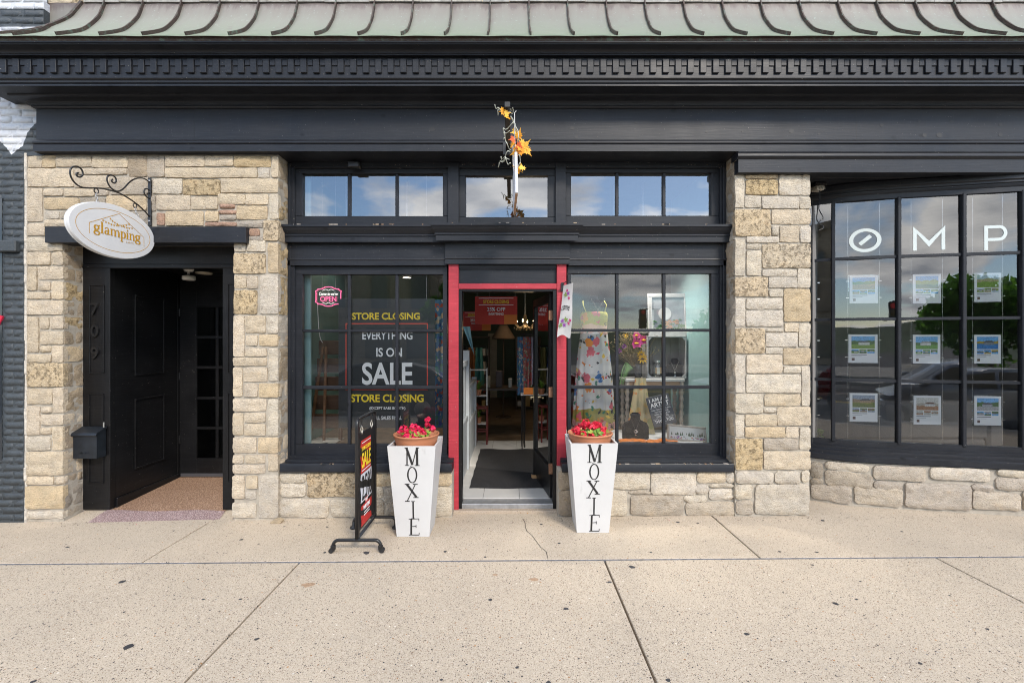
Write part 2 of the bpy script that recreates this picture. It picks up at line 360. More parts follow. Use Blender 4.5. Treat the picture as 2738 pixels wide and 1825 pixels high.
# trodden gum and dark spots
mb = MB(); spots = [(645, 1436, 10), (692, 1448, 7), (180, 1453, 10), (328, 1546, 16), (342, 1720, 24), (544, 1595, 8), (687, 1702, 11), (643, 1595, 9), (332, 1627, 7), (90, 1811, 12), (980, 1474, 16), (868, 1472, 8), (1190, 1472, 9), (1297, 1487, 7), (1495, 1452, 8), (1447, 1401, 7), (1513, 1627, 13), (1311, 1602, 12), (1466, 1825, 14), (1690, 1517, 16), (1630, 1557, 12), (1812, 1398, 9), (1866, 1401, 7), (2200, 1397, 11), (2235, 1619, 14), (1997, 1699, 12), (2412, 1428, 8), (1180, 1815, 8), (1383, 1783, 9), (1787, 1820, 12), (2085, 1479, 8), (2183, 1481, 8), (2172, 1515, 8), (760, 1402, 6), (800, 1398, 6), (875, 1404, 7), (465, 1411, 6), (1740, 1478, 7), (2290, 1608, 8), (2640, 1690, 9), (2460, 1780, 10), (2300, 1560, 6), (2540, 1600, 7)]
for (u, v, s) in spots:
    d = H*F/(v-CV); y = d-D; x = PX(u, y); r = s/2/F*d*1.15; n = 9; zc = .0016
    vs = [(x, y, zc+.001)]+[(x+r*math.cos(6.283*k/n)*rnd.uniform(.7, 1.2), y+r*.9*math.sin(6.283*k/n)*rnd.uniform(.6, 1.2), zc) for k in range(n)]
    mb.add(vs, [(0, k+1, (k+1) % n+1) for k in range(n)])
o = mb.build('gum_spots', M('trodden_gum', (.045, .043, .045), .8, var=.3), sidewalk); o['kind'] = 'stuff'
mb = MB()
for (u, v, s) in [(825, 1558, 40), (1425, 1548, 28), (1325, 1535, 18)]:
    d = H*F/(v-CV); y = d-D; x = PX(u, y); r = s/2/F*d; n = 11
    vs = [(x, y, .0012)]+[(x+r*math.cos(6.283*k/n)*rnd.uniform(.6, 1.1), y+r*.6*math.sin(6.283*k/n)*rnd.uniform(.5, 1.2), .001) for k in range(n)]
    mb.add(vs, [(0, k+1, (k+1) % n+1) for k in range(n)])
o = mb.build('rust_stains', M('rust_stain', (.36, .24, .15), .9, var=.3, vs=60), sidewalk); o['kind'] = 'stuff'
# fallen petals and grit by the wall
mb = MB()
for i in range(520):
    x = rnd.uniform(-4.4, 4.6); y = -.015-abs(rnd.gauss(0, .05)); r = rnd.uniform(.003, .009); a = rnd.uniform(0, 6.3)
    mb.cur = 0 if rnd.random() < .5 else (2 if rnd.random() < .92 else 1)
    vs = [(x+r*math.cos(a+k*1.57)*rnd.uniform(.5, 1), y+r*math.sin(a+k*1.57)*rnd.uniform(.5, 1), .002+.003*(k == 1)) for k in range(4)]
    mb.add(vs, [(0, 1, 2, 3)])
o = mb.build('grit', [M('grit', (.40, .34, .27), .9, var=.4, vs=90), M('petal', (.5, .02, .08), .6), M('dark_grit', (.14, .11, .085), .9, var=.4, vs=90)], sidewalk); o['kind'] = 'stuff'
# road
road = boxo('road', M('asphalt', (.055, .055, .058), .85, var=.2, bmp=.3), None, -90, 90, -120, -5.41, -.6, -.28, 0); tag(road, kind='structure')
for i, yy in enumerate((-12.3, -12.6)):
    o = boxo('road_marking', M('yellow_paint', (.62, .42, .04), .7), road, -60, 60, yy, yy+.12, -.28, -.275, 0)
for xx in (-8.6, 0.2, 6.6): boxo('parking_line', M('white_line', (.6, .6, .58), .7), road, xx, xx+.1, -7.7, -5.5, -.28, -.275, 0)
boxo('far_pavement', M('far_concrete', (.42, .39, .34), .9), road, -90, 90, -30, -20.5, -.3, -.14, 0)
# ================================================================ the stone shop building
BLD = thing('shop_building', (0, 0, 0), 'stone shop building with dark painted cornice, copper roof and three storefronts', 'building')
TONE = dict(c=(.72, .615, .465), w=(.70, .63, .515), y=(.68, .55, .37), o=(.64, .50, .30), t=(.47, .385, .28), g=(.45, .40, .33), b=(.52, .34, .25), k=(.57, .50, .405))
def stone_mesh(w_, h_, seed, rough, depth=.05, flat=False, irr=False):
    r = random.Random(seed); cell = .025
    nx = max(3, min(22, int(round(w_/cell)))); nz = max(3, min(12, int(round(h_/cell))))
    off = Vector((r.uniform(-90, 90), r.uniform(-90, 90), r.uniform(-90, 90)))
    amp = (.019 if rough else .016); bul = (.010 if irr else .007) if not flat else .004; vs = []; fs = []
    tilt = r.uniform(-.006, .006); tz = r.uniform(-.004, .006)
    for j in range(nz+1):
        for i in range(nx+1):
            fx, fz = i/nx, j/nz; x = (fx-.5)*w_; z = (fz-.5)*h_
            ed = min(fx*w_, (1-fx)*w_, fz*h_, (1-fz)*h_); e = min(1, ed/(.022 if irr else .013)); e = e*(2-e)
            edge = i in (0, nx) or j in (0, nz); jt = .0035 if not edge else .0028
            x += noise.noise(off+Vector((x*22, z*22, 3)))*jt*1.6; z += noise.noise(off+Vector((x*22, z*22, 9)))*jt*1.6
            if irr: x += .011*noise.noise(off+Vector((x*7, z*7, 21))); z += .010*noise.noise(off+Vector((x*7, z*7, 31)))
            kk = .010 if irr else .003
            if i in (0, nx) and j in (0, nz): x *= 1-2*kk/w_; z *= 1-2*kk/h_
            n_ = noise.fractal(off+Vector((x*11, z*17, 0)), .9, 2.1, 4)
            rd = abs(noise.noise(off+Vector((x*7+3, z*13, 5))))*1.5; n_ += .5*(1-2*abs(noise.noise(off+Vector((x*19, z*27, 8)))))-.25
            y = -(bul*e+amp*(n_*.75-.5*rd+.15)*(0.55+.45*e)+tilt*(fx-.5)+tz*(.5-fz))
            vs.append((x, y, z))
    W = nx+1
    for j in range(nz):
        for i in range(nx): fs.append((j*W+i, j*W+i+1, (j+1)*W+i+1, (j+1)*W+i))
    ring = [i for i in range(W)]+[j*W+nx for j in range(1, nz+1)]+[nz*W+i for i in range(nx-1, -1, -1)]+[j*W for j in range(nz-1, 0, -1)]
    b = len(vs); vs += [(vs[k][0], depth, vs[k][2]) for k in ring]; n = len(ring)
    for k in range(n): fs.append((ring[k], b+k, b+(k+1) % n, ring[(k+1) % n]))
    me = bpy.data.meshes.new('stone'); me.from_pydata(vs, [], fs); me.materials.append(MAT_PIT if rough else MAT_STONE); smooth(me)
    bm = bmesh.new(); bm.from_mesh(me)
    for e in bm.edges:
        if len(e.link_faces) == 2 and e.calc_face_angle(0) > R(48): e.smooth = False
    bm.to_mesh(me); bm.free()
    return me
SEED = [100]
def tone(code):
    c = TONE[code[0]]; k = rnd.uniform(.90, 1.07); q = rnd.uniform(-.02, .02)
    return (c[0]*k, c[1]*k*(1-q*.4), c[2]*k*(1-q*2))
def stone(parent, u0, v0, u1, v1, code, Y=0, grow=1.2):
    SEED[0] += 1; x0, x1, z0, z1 = PX(u0-grow, Y), PX(u1+grow, Y), PZ(v1+grow, Y), PZ(v0-grow, Y)
    return link('stone', stone_mesh(x1-x0, z1-z0, SEED[0], 'p' in code, .05, 'f' in code, 'i' in code), parent, ((x0+x1)/2, Y, (z0+z1)/2), color=tone(code))
def reveal(parent, Xp, face, y0, y1, v0, v1, code):
    """stone in the side of an opening; face +1 looks to +X, -1 to -X"""
    SEED[0] += 1; z0, z1 = PZ(v1, 0), PZ(v0, 0)
    o = link('stone', stone_mesh(y1-y0, z1-z0-.012, SEED[0], 'p' in code, .04, True), parent, (Xp, (y0+y1)/2, (z0+z1)/2), (0, 0, R(90*face)), color=tone(code)); return o
def stones(parent, data, Y=0, fl=''):
    for ln in data.strip().split('\n'):
        for it in ln.split(','):
            a = it.split()
            if len(a) == 5: stone(parent, *[float(q) for q in a[:4]], a[4]+fl, Y)
def mortar(name, boxes):
    mb = MB()
    for b in boxes: mb.box(*b)
    return mb.build(name, MAT_MORTAR, BLD)
ztop = PZ(398, 0)
wl = mortar('door_wall', [(PX(66, 0), PX(167, 0), .012, .40, -.15, ztop), (PX(167, 0), PX(625, 0), .0125, .40, PZ(646, 0), ztop), (PX(625, 0), PX(742.5, 0), .012, .40, -.15, ztop)])
stones(wl, '''
74 415 111 446 c,113 416 146 446 y,150 420 243 444 c,247 420 340 446 c,343 418 391 470 t,393 419 438 471 k,443 418 545 443 c,549 418 622 442 c,627 418 722 444 o,728 419 742 472 c
74 451 195 497 c,200 450 337 464 c,200 470 291 500 c,295 474 400 518 k,443 449 686 473 c,691 449 718 474 w
74 503 111 590 c,117 504 166 521 c,171 504 250 522 c,256 506 288 520 k,409 478 485 516 w,490 480 587 519 op,591 477 742 513 c
117 529 210 557 y,216 530 280 557 g,285 524 391 560 y,395 523 414 562 g,419 522 507 559 c,512 526 580 557 c,584 519 654 544 c,658 519 715 545 c,721 519 742 583 w
122 566 156 583 w,162 567 190 582 g,196 566 280 580 g,285 566 398 600 g,420 570 438 600 b,444 565 541 601 y,549 564 582 590 y,588 547 626 555 b,586 562 629 570 b,588 575 630 586 g,634 551 713 584 y
73 598 118 627 c,120 588 180 603 c,184 590 398 602 g,548 594 630 602 b,636 592 700 606 g,706 589 742 641 yp,660 612 692 628 b,660 632 702 645 g
71 636 167 669 w,73 674 133 706 c,139 674 167 706 c,73 713 97 774 c,102 713 167 744 c,104 753 133 774 c,140 753 167 797 c,72 781 134 797 c
73 804 167 839 c,73 847 101 940 c,107 848 128 877 c,135 847 167 877 c,108 886 167 918 c,106 925 133 940 c,141 925 167 966 c,73 948 135 966 c,73 971 167 1032 yp
73 1039 137 1078 c,143 1038 167 1102 c,73 1086 104 1161 c,110 1088 136 1102 c,109 1109 167 1134 c,108 1144 135 1160 c,140 1141 167 1201 c,71 1168 133 1201 w
70 1208 167 1268 c,70 1274 141 1293 c,147 1274 167 1293 c,69 1300 167 1358 y,70 1367 167 1384 w
627 650 656 670 w,661 641 708 670 w,717 650 742 727 y,626 678 708 729 yp,627 737 656 768 c,661 738 687 769 c,696 736 742 837 w,626 776 686 837 op
625 844 651 951 c,657 844 708 888 c,716 845 742 889 w,657 896 687 922 c,693 894 742 923 y,655 931 711 950 c,719 931 742 1017 w,624 956 711 976 c
624 983 646 1058 c,652 983 713 1018 c,654 1026 687 1059 c,693 1025 742 1060 y,624 1067 710 1097 c,718 1067 742 1163 w,624 1104 648 1161 c,654 1104 708 1127 c,654 1134 708 1162 c
624 1170 683 1209 c,691 1170 742 1209 y,623 1217 650 1236 c,657 1217 707 1236 c,717 1214 742 1257 c,623 1243 707 1263 c,622 1272 652 1331 c,659 1272 686 1304 c,658 1313 683 1332 w,693 1271 742 1383 w,622 1345 683 1382 w
''')
XL, XM = PX(167, 0), PX(742.5, 0)
def reveals(parent, Xp, face, depth, rows):
    for (v0, v1, cuts, code) in rows:
        e = [.012]+[depth*c_ for c_ in cuts]+[depth]
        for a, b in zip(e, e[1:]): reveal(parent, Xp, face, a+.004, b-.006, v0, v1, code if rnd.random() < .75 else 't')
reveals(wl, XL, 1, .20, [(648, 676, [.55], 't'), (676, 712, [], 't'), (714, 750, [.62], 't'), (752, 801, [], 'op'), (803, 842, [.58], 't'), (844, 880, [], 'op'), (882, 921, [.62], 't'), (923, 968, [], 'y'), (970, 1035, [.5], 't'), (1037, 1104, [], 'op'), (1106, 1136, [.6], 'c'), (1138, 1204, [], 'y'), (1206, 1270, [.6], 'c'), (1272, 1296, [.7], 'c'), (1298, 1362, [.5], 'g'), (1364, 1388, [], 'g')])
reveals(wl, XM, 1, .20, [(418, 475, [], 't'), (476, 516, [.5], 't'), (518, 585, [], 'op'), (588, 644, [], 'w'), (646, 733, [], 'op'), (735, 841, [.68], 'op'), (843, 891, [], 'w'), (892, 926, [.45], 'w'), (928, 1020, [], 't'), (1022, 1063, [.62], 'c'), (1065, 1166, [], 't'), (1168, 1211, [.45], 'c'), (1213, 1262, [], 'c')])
wr = mortar('right_pier', [(PX(1967, 0), PX(2166, 0), .012, .45, -.15, PZ(403, 0))])
stones(wr, '''
1967 463 1989 553 w,1996 467 2079 476 y,1996 481 2079 518 op,2085 468 2143 519 w,2146 468 2166 520 w,1994 524 2034 552 w,2039 526 2137 555 w,2140 527 2166 556 w
1967 560 2059 629 yp,2065 561 2166 597 c,2065 603 2082 628 w,2087 604 2137 645 c,2142 604 2166 646 w,1998 633 2082 647 w,1967 640 1991 735 w,1998 652 2034 664 w,1998 670 2035 734 w,2040 653 2166 714 cp,2040 720 2130 736 w,2134 719 2166 768 w
1968 741 2052 790 yp,2057 741 2130 767 w,2058 773 2094 791 w,2098 773 2166 857 y,1968 798 1992 870 w,1997 798 2092 824 w,1997 830 2093 870 w,2100 864 2134 885 c,2138 865 2166 925 w
1968 878 2045 943 yp,2050 879 2094 886 w,2050 890 2132 925 w,2050 929 2092 944 w,2097 931 2166 973 y,1968 950 1991 1047 w,1998 949 2091 995 c,2097 980 2140 995 w,2145 979 2166 1083 w,1997 1001 2141 1048 w
1968 1053 2040 1102 w,2046 1054 2139 1083 c,2044 1091 2075 1102 w,2080 1088 2166 1135 c,1969 1109 1989 1166 w,1994 1109 2077 1136 c,1994 1142 2099 1167 y,2104 1141 2135 1167 c,2140 1143 2166 1199 w
1969 1173 2037 1254 op,2044 1172 2134 1200 k,2044 1207 2166 1252 c
''')
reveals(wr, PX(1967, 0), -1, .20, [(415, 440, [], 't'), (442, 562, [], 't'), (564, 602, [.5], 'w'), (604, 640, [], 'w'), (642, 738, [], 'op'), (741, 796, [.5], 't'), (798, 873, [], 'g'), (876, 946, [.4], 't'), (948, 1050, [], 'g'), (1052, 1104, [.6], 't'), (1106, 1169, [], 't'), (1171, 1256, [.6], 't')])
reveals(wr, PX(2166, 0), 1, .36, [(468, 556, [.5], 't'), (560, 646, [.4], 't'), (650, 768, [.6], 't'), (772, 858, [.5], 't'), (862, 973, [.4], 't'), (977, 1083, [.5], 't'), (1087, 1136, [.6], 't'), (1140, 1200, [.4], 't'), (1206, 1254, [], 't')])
we_ = mortar('far_pier', [(7.62, 8.6, .012, .45, -.15, PZ(403, 0))]); zz_ = -.02; qq = random.Random(77)
while zz_ < 3.15:
    hh = qq.uniform(.12, .24); xx = 7.64
    while xx < 8.5:
        ww = qq.uniform(.25, .5); SEED[0] += 1; link('stone', stone_mesh(ww-.014, hh-.014, SEED[0], False), we_, (xx+ww/2, 0, zz_+hh/2), color=tone('c')); xx += ww
    zz_ += hh
YP = .03
pl = mortar('plinth', [(PX(743, 0)+.001, PX(1209, .03), .042, .30, -.15, PZ(1256, .03))])
stones(pl, '''
750 1265 817 1288 w,822 1265 958 1326 yp,964 1265 1088 1297 y,1094 1265 1207 1297 y,750 1293 817 1325 w,750 1335 877 1380 w,885 1334 990 1379 w,962 1302 1022 1330 w,1030 1303 1090 1379 g,1094 1303 1206 1379 w,996 1335 1024 1379 g''', YP, 'i')
pr_ = mortar('plinth', [(PX(1492, .03), PX(2163, .03)-.02, .042, .30, -.15, PZ(1255, .03))])
stones(pr_, '''
1494 1259 1524 1306 t,1496 1312 1532 1377 t,1530 1261 1738 1306 w,1742 1262 1862 1320 w,1867 1261 1940 1289 c,1538 1312 1676 1376 w,1682 1312 1738 1319 k,1688 1324 1826 1376 k,1861 1294 1892 1319 w,1831 1324 1890 1339 w,1896 1307 1962 1333 w,1835 1343 1966 1375 k,1899 1293 1962 1302 w,1944 1261 1963 1289 w''', YP, 'i')
stones(wr, '1969 1261 2068 1289 w,2075 1259 2138 1289 w,2145 1258 2164 1288 w,1969 1296 2012 1333 w,1972 1338 2013 1374 k,2021 1295 2164 1373 w', -.004, 'i')
# grey mortar mask where the over-door wall was patched, upper storey wall
up = mortar('upper_wall', [(PX(118, .05), 8.6, .065, .4, ztop+.04, 4.86), (PX(70, .05), 8.6, .065, .4, 4.862, 6.6)])
xs = PX(70, .05)
for row in range(2):
    x = xs+.01; zb = [4.865, 5.085][row]; hh = [.21, .19][row]
    while x < (8.5 if row == 0 else 5.6):
        ww = rnd.uniform(.16, .36); SEED[0] += 1
        link('stone', stone_mesh(ww-.012, hh-.012, SEED[0], rnd.random() < .3), up, (x+ww/2, .05, zb+hh/2), color=tone(rnd.choice('cccyyt'))); x += ww
    if row == 0: pass
# ================================================================ cornice
XCOR = PX(97, -.05)
def sweep(name, prof, mat, parent, x1=8.6, sm=False, mitre=True):
    """prof: list of (Y, Z); a left return is mitred at the corner"""
    mb = MB(); n = len(prof); vs = []
    for (Y, z) in prof:
        p = -.05-Y
        vs += [(XCOR-p, .35, z), (XCOR-p, Y, z), (x1, Y, z)] if mitre else [(XCOR, Y, z), (XCOR, Y, z), (x1, Y, z)]
    fs = []
    for i in range(n-1):
        for k in (0, 1): fs.append((3*i+k, 3*i+k+1, 3*i+3+k+1, 3*i+3+k))
    mb.add(vs, fs); o = mb.build(name, mat, parent); return auto_smooth(o, 30)
def PVs(lst): return [(Y, PZ(v, Y)) for v, Y in lst]
frieze = sweep('frieze', [(.19, PZ(404, -.065)), (-.065, PZ(404, -.065))]+PVs([(386.5, -.065), (385, -.058), (381, -.070), (377, -.070), (374.5, -.062), (373, -.05), (292, -.05)]), MAT_DARK, BLD)
KN = M('knot', (.006, .0065, .008), .5, var=.3, vs=60)
for (u, v, s_) in [(955, 332, 7), (1155, 345, 13), (1530, 342, 10), (1541, 366, 8), (1702, 327, 9), (1880, 331, 9), (1890, 352, 7), (1985, 351, 5), (2116, 350, 12), (2187, 321, 14), (2190, 358, 6), (2357, 334, 9), (2457, 323, 8), (2472, 361, 11), (2512, 361, 15), (2545, 324, 9), (2675, 333, 9), (2675, 360, 10), (400, 330, 7), (740, 336, 6)]:
    r_ = s_/2/F*(D-.05); x_, z_ = PX(u, -.05), PZ(v, -.05); MB().prism([(x_+r_*1.25*math.cos(R(a))*rnd.uniform(.8, 1.1), z_+r_*math.sin(R(a))*rnd.uniform(.8, 1.1)) for a in range(0, 360, 36)], -.0513, -.049).build('knot', KN, frieze)
for u in (1424, 520, 2290): boxo('board_joint', KN, frieze, PX(u, -.05)-.0012, PX(u, -.05)+.0012, -.0508, -.049, PZ(371, -.05), PZ(293, -.05), 0)
bed = sweep('bed_moulding', PVs([(292.5, -.048), (288, -.066), (284, -.074), (280.5, -.074), (280, -.084), (276, -.086), (271, -.094), (266, -.112), (261, -.140), (257, -.164), (253, -.176), (250, -.178)]), MAT_DARK, BLD)
zs = PZ(250, -.178)
crown = sweep('crown_moulding', [(-.17, zs), (-.30, zs), (-.30, zs+.014), (-.292, zs+.017), (-.292, zs+.023), (-.304, zs+.027), (-.306, zs+.042), (-.300, zs+.047), (-.310, zs+.052), (-.318, zs+.059), (-.318, zs+.064), (-.309, zs+.067)], MAT_DARK, BLD)
zd0 = zs+.0665; zd1 = PZ(151, -.31)
band = sweep('dentil_band', [(-.31, zd0), (-.31, zd1)], MAT_DARK, BLD)
me1 = MB().box(-.027, .027, -.018, .001, -.060, .060, .003).mesh('dentil', MAT_DARK); me2 = MB().box(-.0225, .0225, -.009, .001, -.025, .025, .002).mesh('dentil_insert', MAT_DARK)
zc = PZ(173.5, -.335); k = 0; x = -4.62
while x < 8.45:
    link('dentil', me1, band, (x+rnd.gauss(0, .0012), -.31, zc+rnd.gauss(0, .001)), (0, rnd.gauss(0, .006), 0)); link('dentil_insert', me2, band, (x+.054+rnd.gauss(0, .002), -.31, zc+.030+rnd.gauss(0, .001)), (0, rnd.gauss(0, .012), 0)); x += .1082
upm = sweep('upper_moulding', [(-.309, zd1), (-.336, zd1)]+PVs([(147, -.345), (144, -.345), (143, -.352), (138, -.358), (130, -.378), (123, -.402), (118, -.418), (114, -.420), (113, -.43), (109, -.43)]), MAT_DARK, BLD)
def copper_mat():
    m, t, b = NM('weathered_copper'); p = pos(t); b.inputs['Metallic'].default_value = .15; b.inputs['Roughness'].default_value = .55
    sx = t.nodes.new('ShaderNodeSeparateXYZ'); t.links.new(p, sx.inputs[0]); st = noi(t, pos(t, (7, 3, .8)), 2.2, 6, .65)
    a = t.nodes.new('ShaderNodeMath'); a.operation = 'MULTIPLY_ADD'; t.links.new(st, a.inputs[0]); a.inputs[1].default_value = .28; t.links.new(sx.outputs[2], a.inputs[2])
    c = ramp(t, a.outputs[0], [(0, 0.0), (1, 1.0)]); mr = nd(t, 'ShaderNodeMapRange', _From_Min=4.33, _From_Max=4.99); t.links.new(a.outputs[0], mr.inputs[0])
    c = ramp(t, mr.outputs[0], [(0, (.185, .235, .165)), (.28, (.225, .26, .20)), (.66, (.24, .245, .21)), (.92, (.215, .195, .172)), (1, (.145, .118, .108))])
    c = mixc(t, ramp(t, noi(t, p, 38, 5, .7), [(.62, 0.0), (.72, .7)]), c, (.42, .53, .47)); c = mixc(t, ramp(t, noi(t, pos(t, (1, 1, .3)), 12, 6, .7), [(.25, .6), (.42, 0.0)]), c, (.20, .165, .16))
    t.links.new(c, b.inputs['Base Color']); bump(t, b, noi(t, p, 5, 3), .25, .02); return m
MAT_COPPER = copper_mat()
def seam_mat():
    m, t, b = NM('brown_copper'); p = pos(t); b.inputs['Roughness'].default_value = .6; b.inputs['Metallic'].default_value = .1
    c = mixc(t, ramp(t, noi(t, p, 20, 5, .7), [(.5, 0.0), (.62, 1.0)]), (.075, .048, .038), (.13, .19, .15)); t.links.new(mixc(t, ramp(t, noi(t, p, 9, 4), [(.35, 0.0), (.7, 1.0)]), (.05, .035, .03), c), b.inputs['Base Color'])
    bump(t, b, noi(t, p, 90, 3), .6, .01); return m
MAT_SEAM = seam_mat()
roof = sweep('copper_roof', [(-.43, PZ(109, -.43)), (-.436, PZ(104, -.44)), (-.440, PZ(99, -.44)), (-.456, PZ(98, -.456)), (-.459, PZ(97.2, -.459))], MAT_SEAM, BLD)  # drip edge: the darker seam brown stands in for the shade on it
RP = [(.05, 4.872), (.02, 4.775), (-.015, 4.68), (-.08, 4.573), (-.165, 4.458), (-.27, 4.36), (-.41, 4.246), (-.459, 4.206)]
RPs = [(p.x, p.y) for p in spline([(a, b) for a, b in RP], 3)]
HX = -4.075
def hipx(Y): return HX-(.05-Y)
seamx = [.16+k*.3647 for k in range(-12, 24)]; seamx = [x for x in seamx if x > -4.3]
edges = [None]+seamx
for a, b in zip(edges, edges[1:]+[None]):
    mb = MB(); vs = []
    for i, (Y, z) in enumerate(RPs):
        xa = hipx(Y) if a is None else max(a, hipx(Y)); xb = (seamx[-1]+.36 if b is None else max(b, hipx(Y)))
        for q in range(4):
            f = q/3; vs.append((xa+(xb-xa)*f, Y-.004*math.sin(math.pi*f), z+.003*math.sin(math.pi*f)*rnd.uniform(.4, 1.2)))
    mb.add(vs, [(4*i+q, 4*i+q+1, 4*i+4+q+1, 4*i+4+q) for i in range(len(RPs)-1) for q in range(3)]); mb.build('roof_panel', MAT_COPPER, roof, sm=True)
mb = MB(); vs = []
for (Y, z) in RPs: vs += [(hipx(Y), .35, z), (hipx(Y), Y, z)]
mb.add(vs, [(2*i, 2*i+1, 2*i+3, 2*i+2) for i in range(len(RPs)-1)]); mb.build('roof_panel', MAT_COPPER, roof, sm=True)
def rib(path, lift, half):
    mb = MB(); vs = []
    for i, p in enumerate(path):
        a = Vector(path[max(i-1, 0)]); b = Vector(path[min(i+1, len(path)-1)]); t_ = (b-a).normalized(); nrm = Vector((1, 0, 0)).cross(t_); nrm = nrm if nrm.y < 0 else -nrm; nrm.normalize()
        sd = t_.cross(nrm).normalized(); p = Vector(p); w1 = rnd.gauss(0, .0012)
        vs += [p-nrm*.01-sd*half, p-nrm*.01+sd*half, p+nrm*lift+sd*(half+w1), p+nrm*lift-sd*(half+w1)]
    n = len(path); fs = [(0, 1, 2, 3), tuple(4*(n-1)+k for k in (3, 2, 1, 0))]
    for i in range(n-1):
        for k in range(4): fs.append((4*i+k, 4*i+(k+1) % 4, 4*i+4+(k+1) % 4, 4*i+4+k))
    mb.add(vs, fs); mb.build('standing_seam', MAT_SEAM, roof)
body = [(Y, z) for Y, z in RPs if Y > -.43]
for x in seamx:
    pth = [(x, Y, z) for Y, z in body if x > hipx(Y)+.0]
    if len(pth) > 2: rib(pth, .027, .0055)
rib([(hipx(Y), Y, z) for Y, z in RPs], .022, .014)
boxo('flashing', MAT_COPPER, roof, PX(78, .055), PX(222, .055), .052, .064, PZ(92, .055), PZ(8, .055), 0)
mb = MB(); x = -4.05
while x < 8.4:
    l_ = rnd.uniform(.2, .5); mb.box(x, x+l_, .030, .052, 4.868+rnd.uniform(-.004, .004), 4.878+rnd.uniform(0, .006), 0); x += l_+.004
mb.build('lead_flashing', M('grey_lead', (.30, .29, .27), .7, var=.3, vs=20), roof)
# right-hand fascia over the bow window
fas = MB(); Yf = -.068
fx = PX(1972, Yf)
fas.box(fx+.012, 8.6, Yf+.012, .02, PZ(459.5, Yf), PZ(423, Yf), .003)
fp = [(-.064, 404.5), (-.085, 405), (-.085, 408), (-.078, 411), (-.082, 414), (-.082, 418), (-.070, 421), (-.060, 424)]
vs = []
for (Y, v) in fp: vs += [(fx, .05, PZ(v, Yf)), (fx, Y, PZ(v, Yf)), (8.6, Y, PZ(v, Yf))]
fas.add(vs, [(3*i+k, 3*i+k+1, 3*i+4+k, 3*i+3+k) for i in range(len(fp)-1) for k in (0, 1)])
auto_smooth(fas.build('fascia', MAT_DARK, BLD))
boxo('lintel_beam', MAT_DARK, BLD, PX(119, -.06), PX(657, -.06), -.06, .10, PZ(648, -.06), PZ(605, -.06), .004)
# ================================================================ storefront joinery
FZ = .07                                   # shop floor level
def sash(name, outer, cols, rows, Yf, glass, mat=MAT_DARK, yg=None, deep=.05):
    """frame mesh + muntin and pane children; px rectangle measured on the plane Yf"""
    u0, v0, u1, v1 = outer; gu0, gu1 = cols[0][0], cols[-1][1]; gv0, gv1 = rows[0][0], rows[-1][1]
    mb = MB(); mb.pb(u0, v0, u1, gv0, Yf, Yf+deep); mb.pb(u0, gv1, u1, v1, Yf, Yf+deep)
    mb.box(PX(u0, Yf), PX(gu0, Yf), Yf, Yf+deep, PZ(gv1, Yf)+.0005, PZ(gv0, Yf)-.0005, .003); mb.box(PX(gu1, Yf), PX(u1, Yf), Yf, Yf+deep, PZ(gv1, Yf)+.0005, PZ(gv0, Yf)-.0005, .003)
    fr = mb.build(name, mat, BLD, fixn=False); yg = Yf+.032 if yg is None else yg
    for (a, b), (c, d) in zip(cols, cols[1:]): MB().box(PX(b, Yf), PX(c, Yf), Yf+.010, Yf+.044, PZ(gv1, Yf), PZ(gv0, Yf), .004).build('muntin', mat, fr, fixn=False)
    for (a, b), (c, d) in zip(rows, rows[1:]): MB().box(PX(gu0, Yf), PX(gu1, Yf), Yf+.013, Yf+.046, PZ(c, Yf), PZ(b, Yf), .004).build('muntin', mat, fr, fixn=False)
    for (a, b) in cols:
        for (c, d) in rows:
            x0, x1, z0, z1 = PX(a, Yf)-.004, PX(b, Yf)+.004, PZ(d, Yf)-.004, PZ(c, Yf)+.004; t1, t2 = rnd.gauss(0, .0009), rnd.gauss(0, .0009)
            me = bpy.data.meshes.new('pane'); hx, hz = (x1-x0)/2, (z1-z0)/2
            me.from_pydata([(-hx, -t1*hx-t2*hz, -hz), (hx, t1*hx-t2*hz, -hz), (hx, t1*hx+t2*hz, hz), (-hx, -t1*hx+t2*hz, hz)], [], [(0, 1, 2, 3)])
            link('pane', me, fr, ((x0+x1)/2, yg, (z0+z1)/2), mat=glass)
            # weathered putty line round the pane
    return fr
YS = .215
C3 = [(808, 928), (936, 1056), (1064, 1184)]; C3R = [(1527, 1647), (1655, 1773), (1781, 1902)]
sash('transom_window', (786, 447, 1198, 600), C3, [(463, 577)], YS, MAT_TGLASS); sash('transom_window', (1226, 449, 1486, 600), [(1245, 1465)], [(469, 580)], YS, MAT_TGLASS); sash('transom_window', (1513, 447, 1926, 600), C3R, [(461, 576)], YS, MAT_TGLASS)
R3 = [(733, 880), (887, 1031), (1040, 1187)]; R3R = [(731, 878), (886, 1030), (1039, 1185)]
WL = sash('display_window', (786, 709, 1196, 1216), C3, R3, YS, MAT_GLASS); WR = sash('display_window', (1517, 709, 1926, 1216), C3R, R3R, YS, MAT_GLASS)
YJ = .18
post = MB()
for (u0, u1) in ((756, 787), (1925, 1950)): post.pb(u0, 428, u1, 1232, YJ+.012, YJ+.09); 
mid = post.build('side_casing', MAT_DARK, BLD, fixn=False)
for (u0, u1) in ((770, 777), (1933, 1941)): MB().box(PX(u0, YJ), PX(u1, YJ), YJ-.008, YJ+.02, PZ(1226, YJ), PZ(436, YJ), .004).build('bead', MAT_DARK, mid, fixn=False)
MB().pb(756, 430, 1950, 447.5, YJ+.004, YJ+.09).build('transom_head', MAT_DARK, BLD, fixn=False)
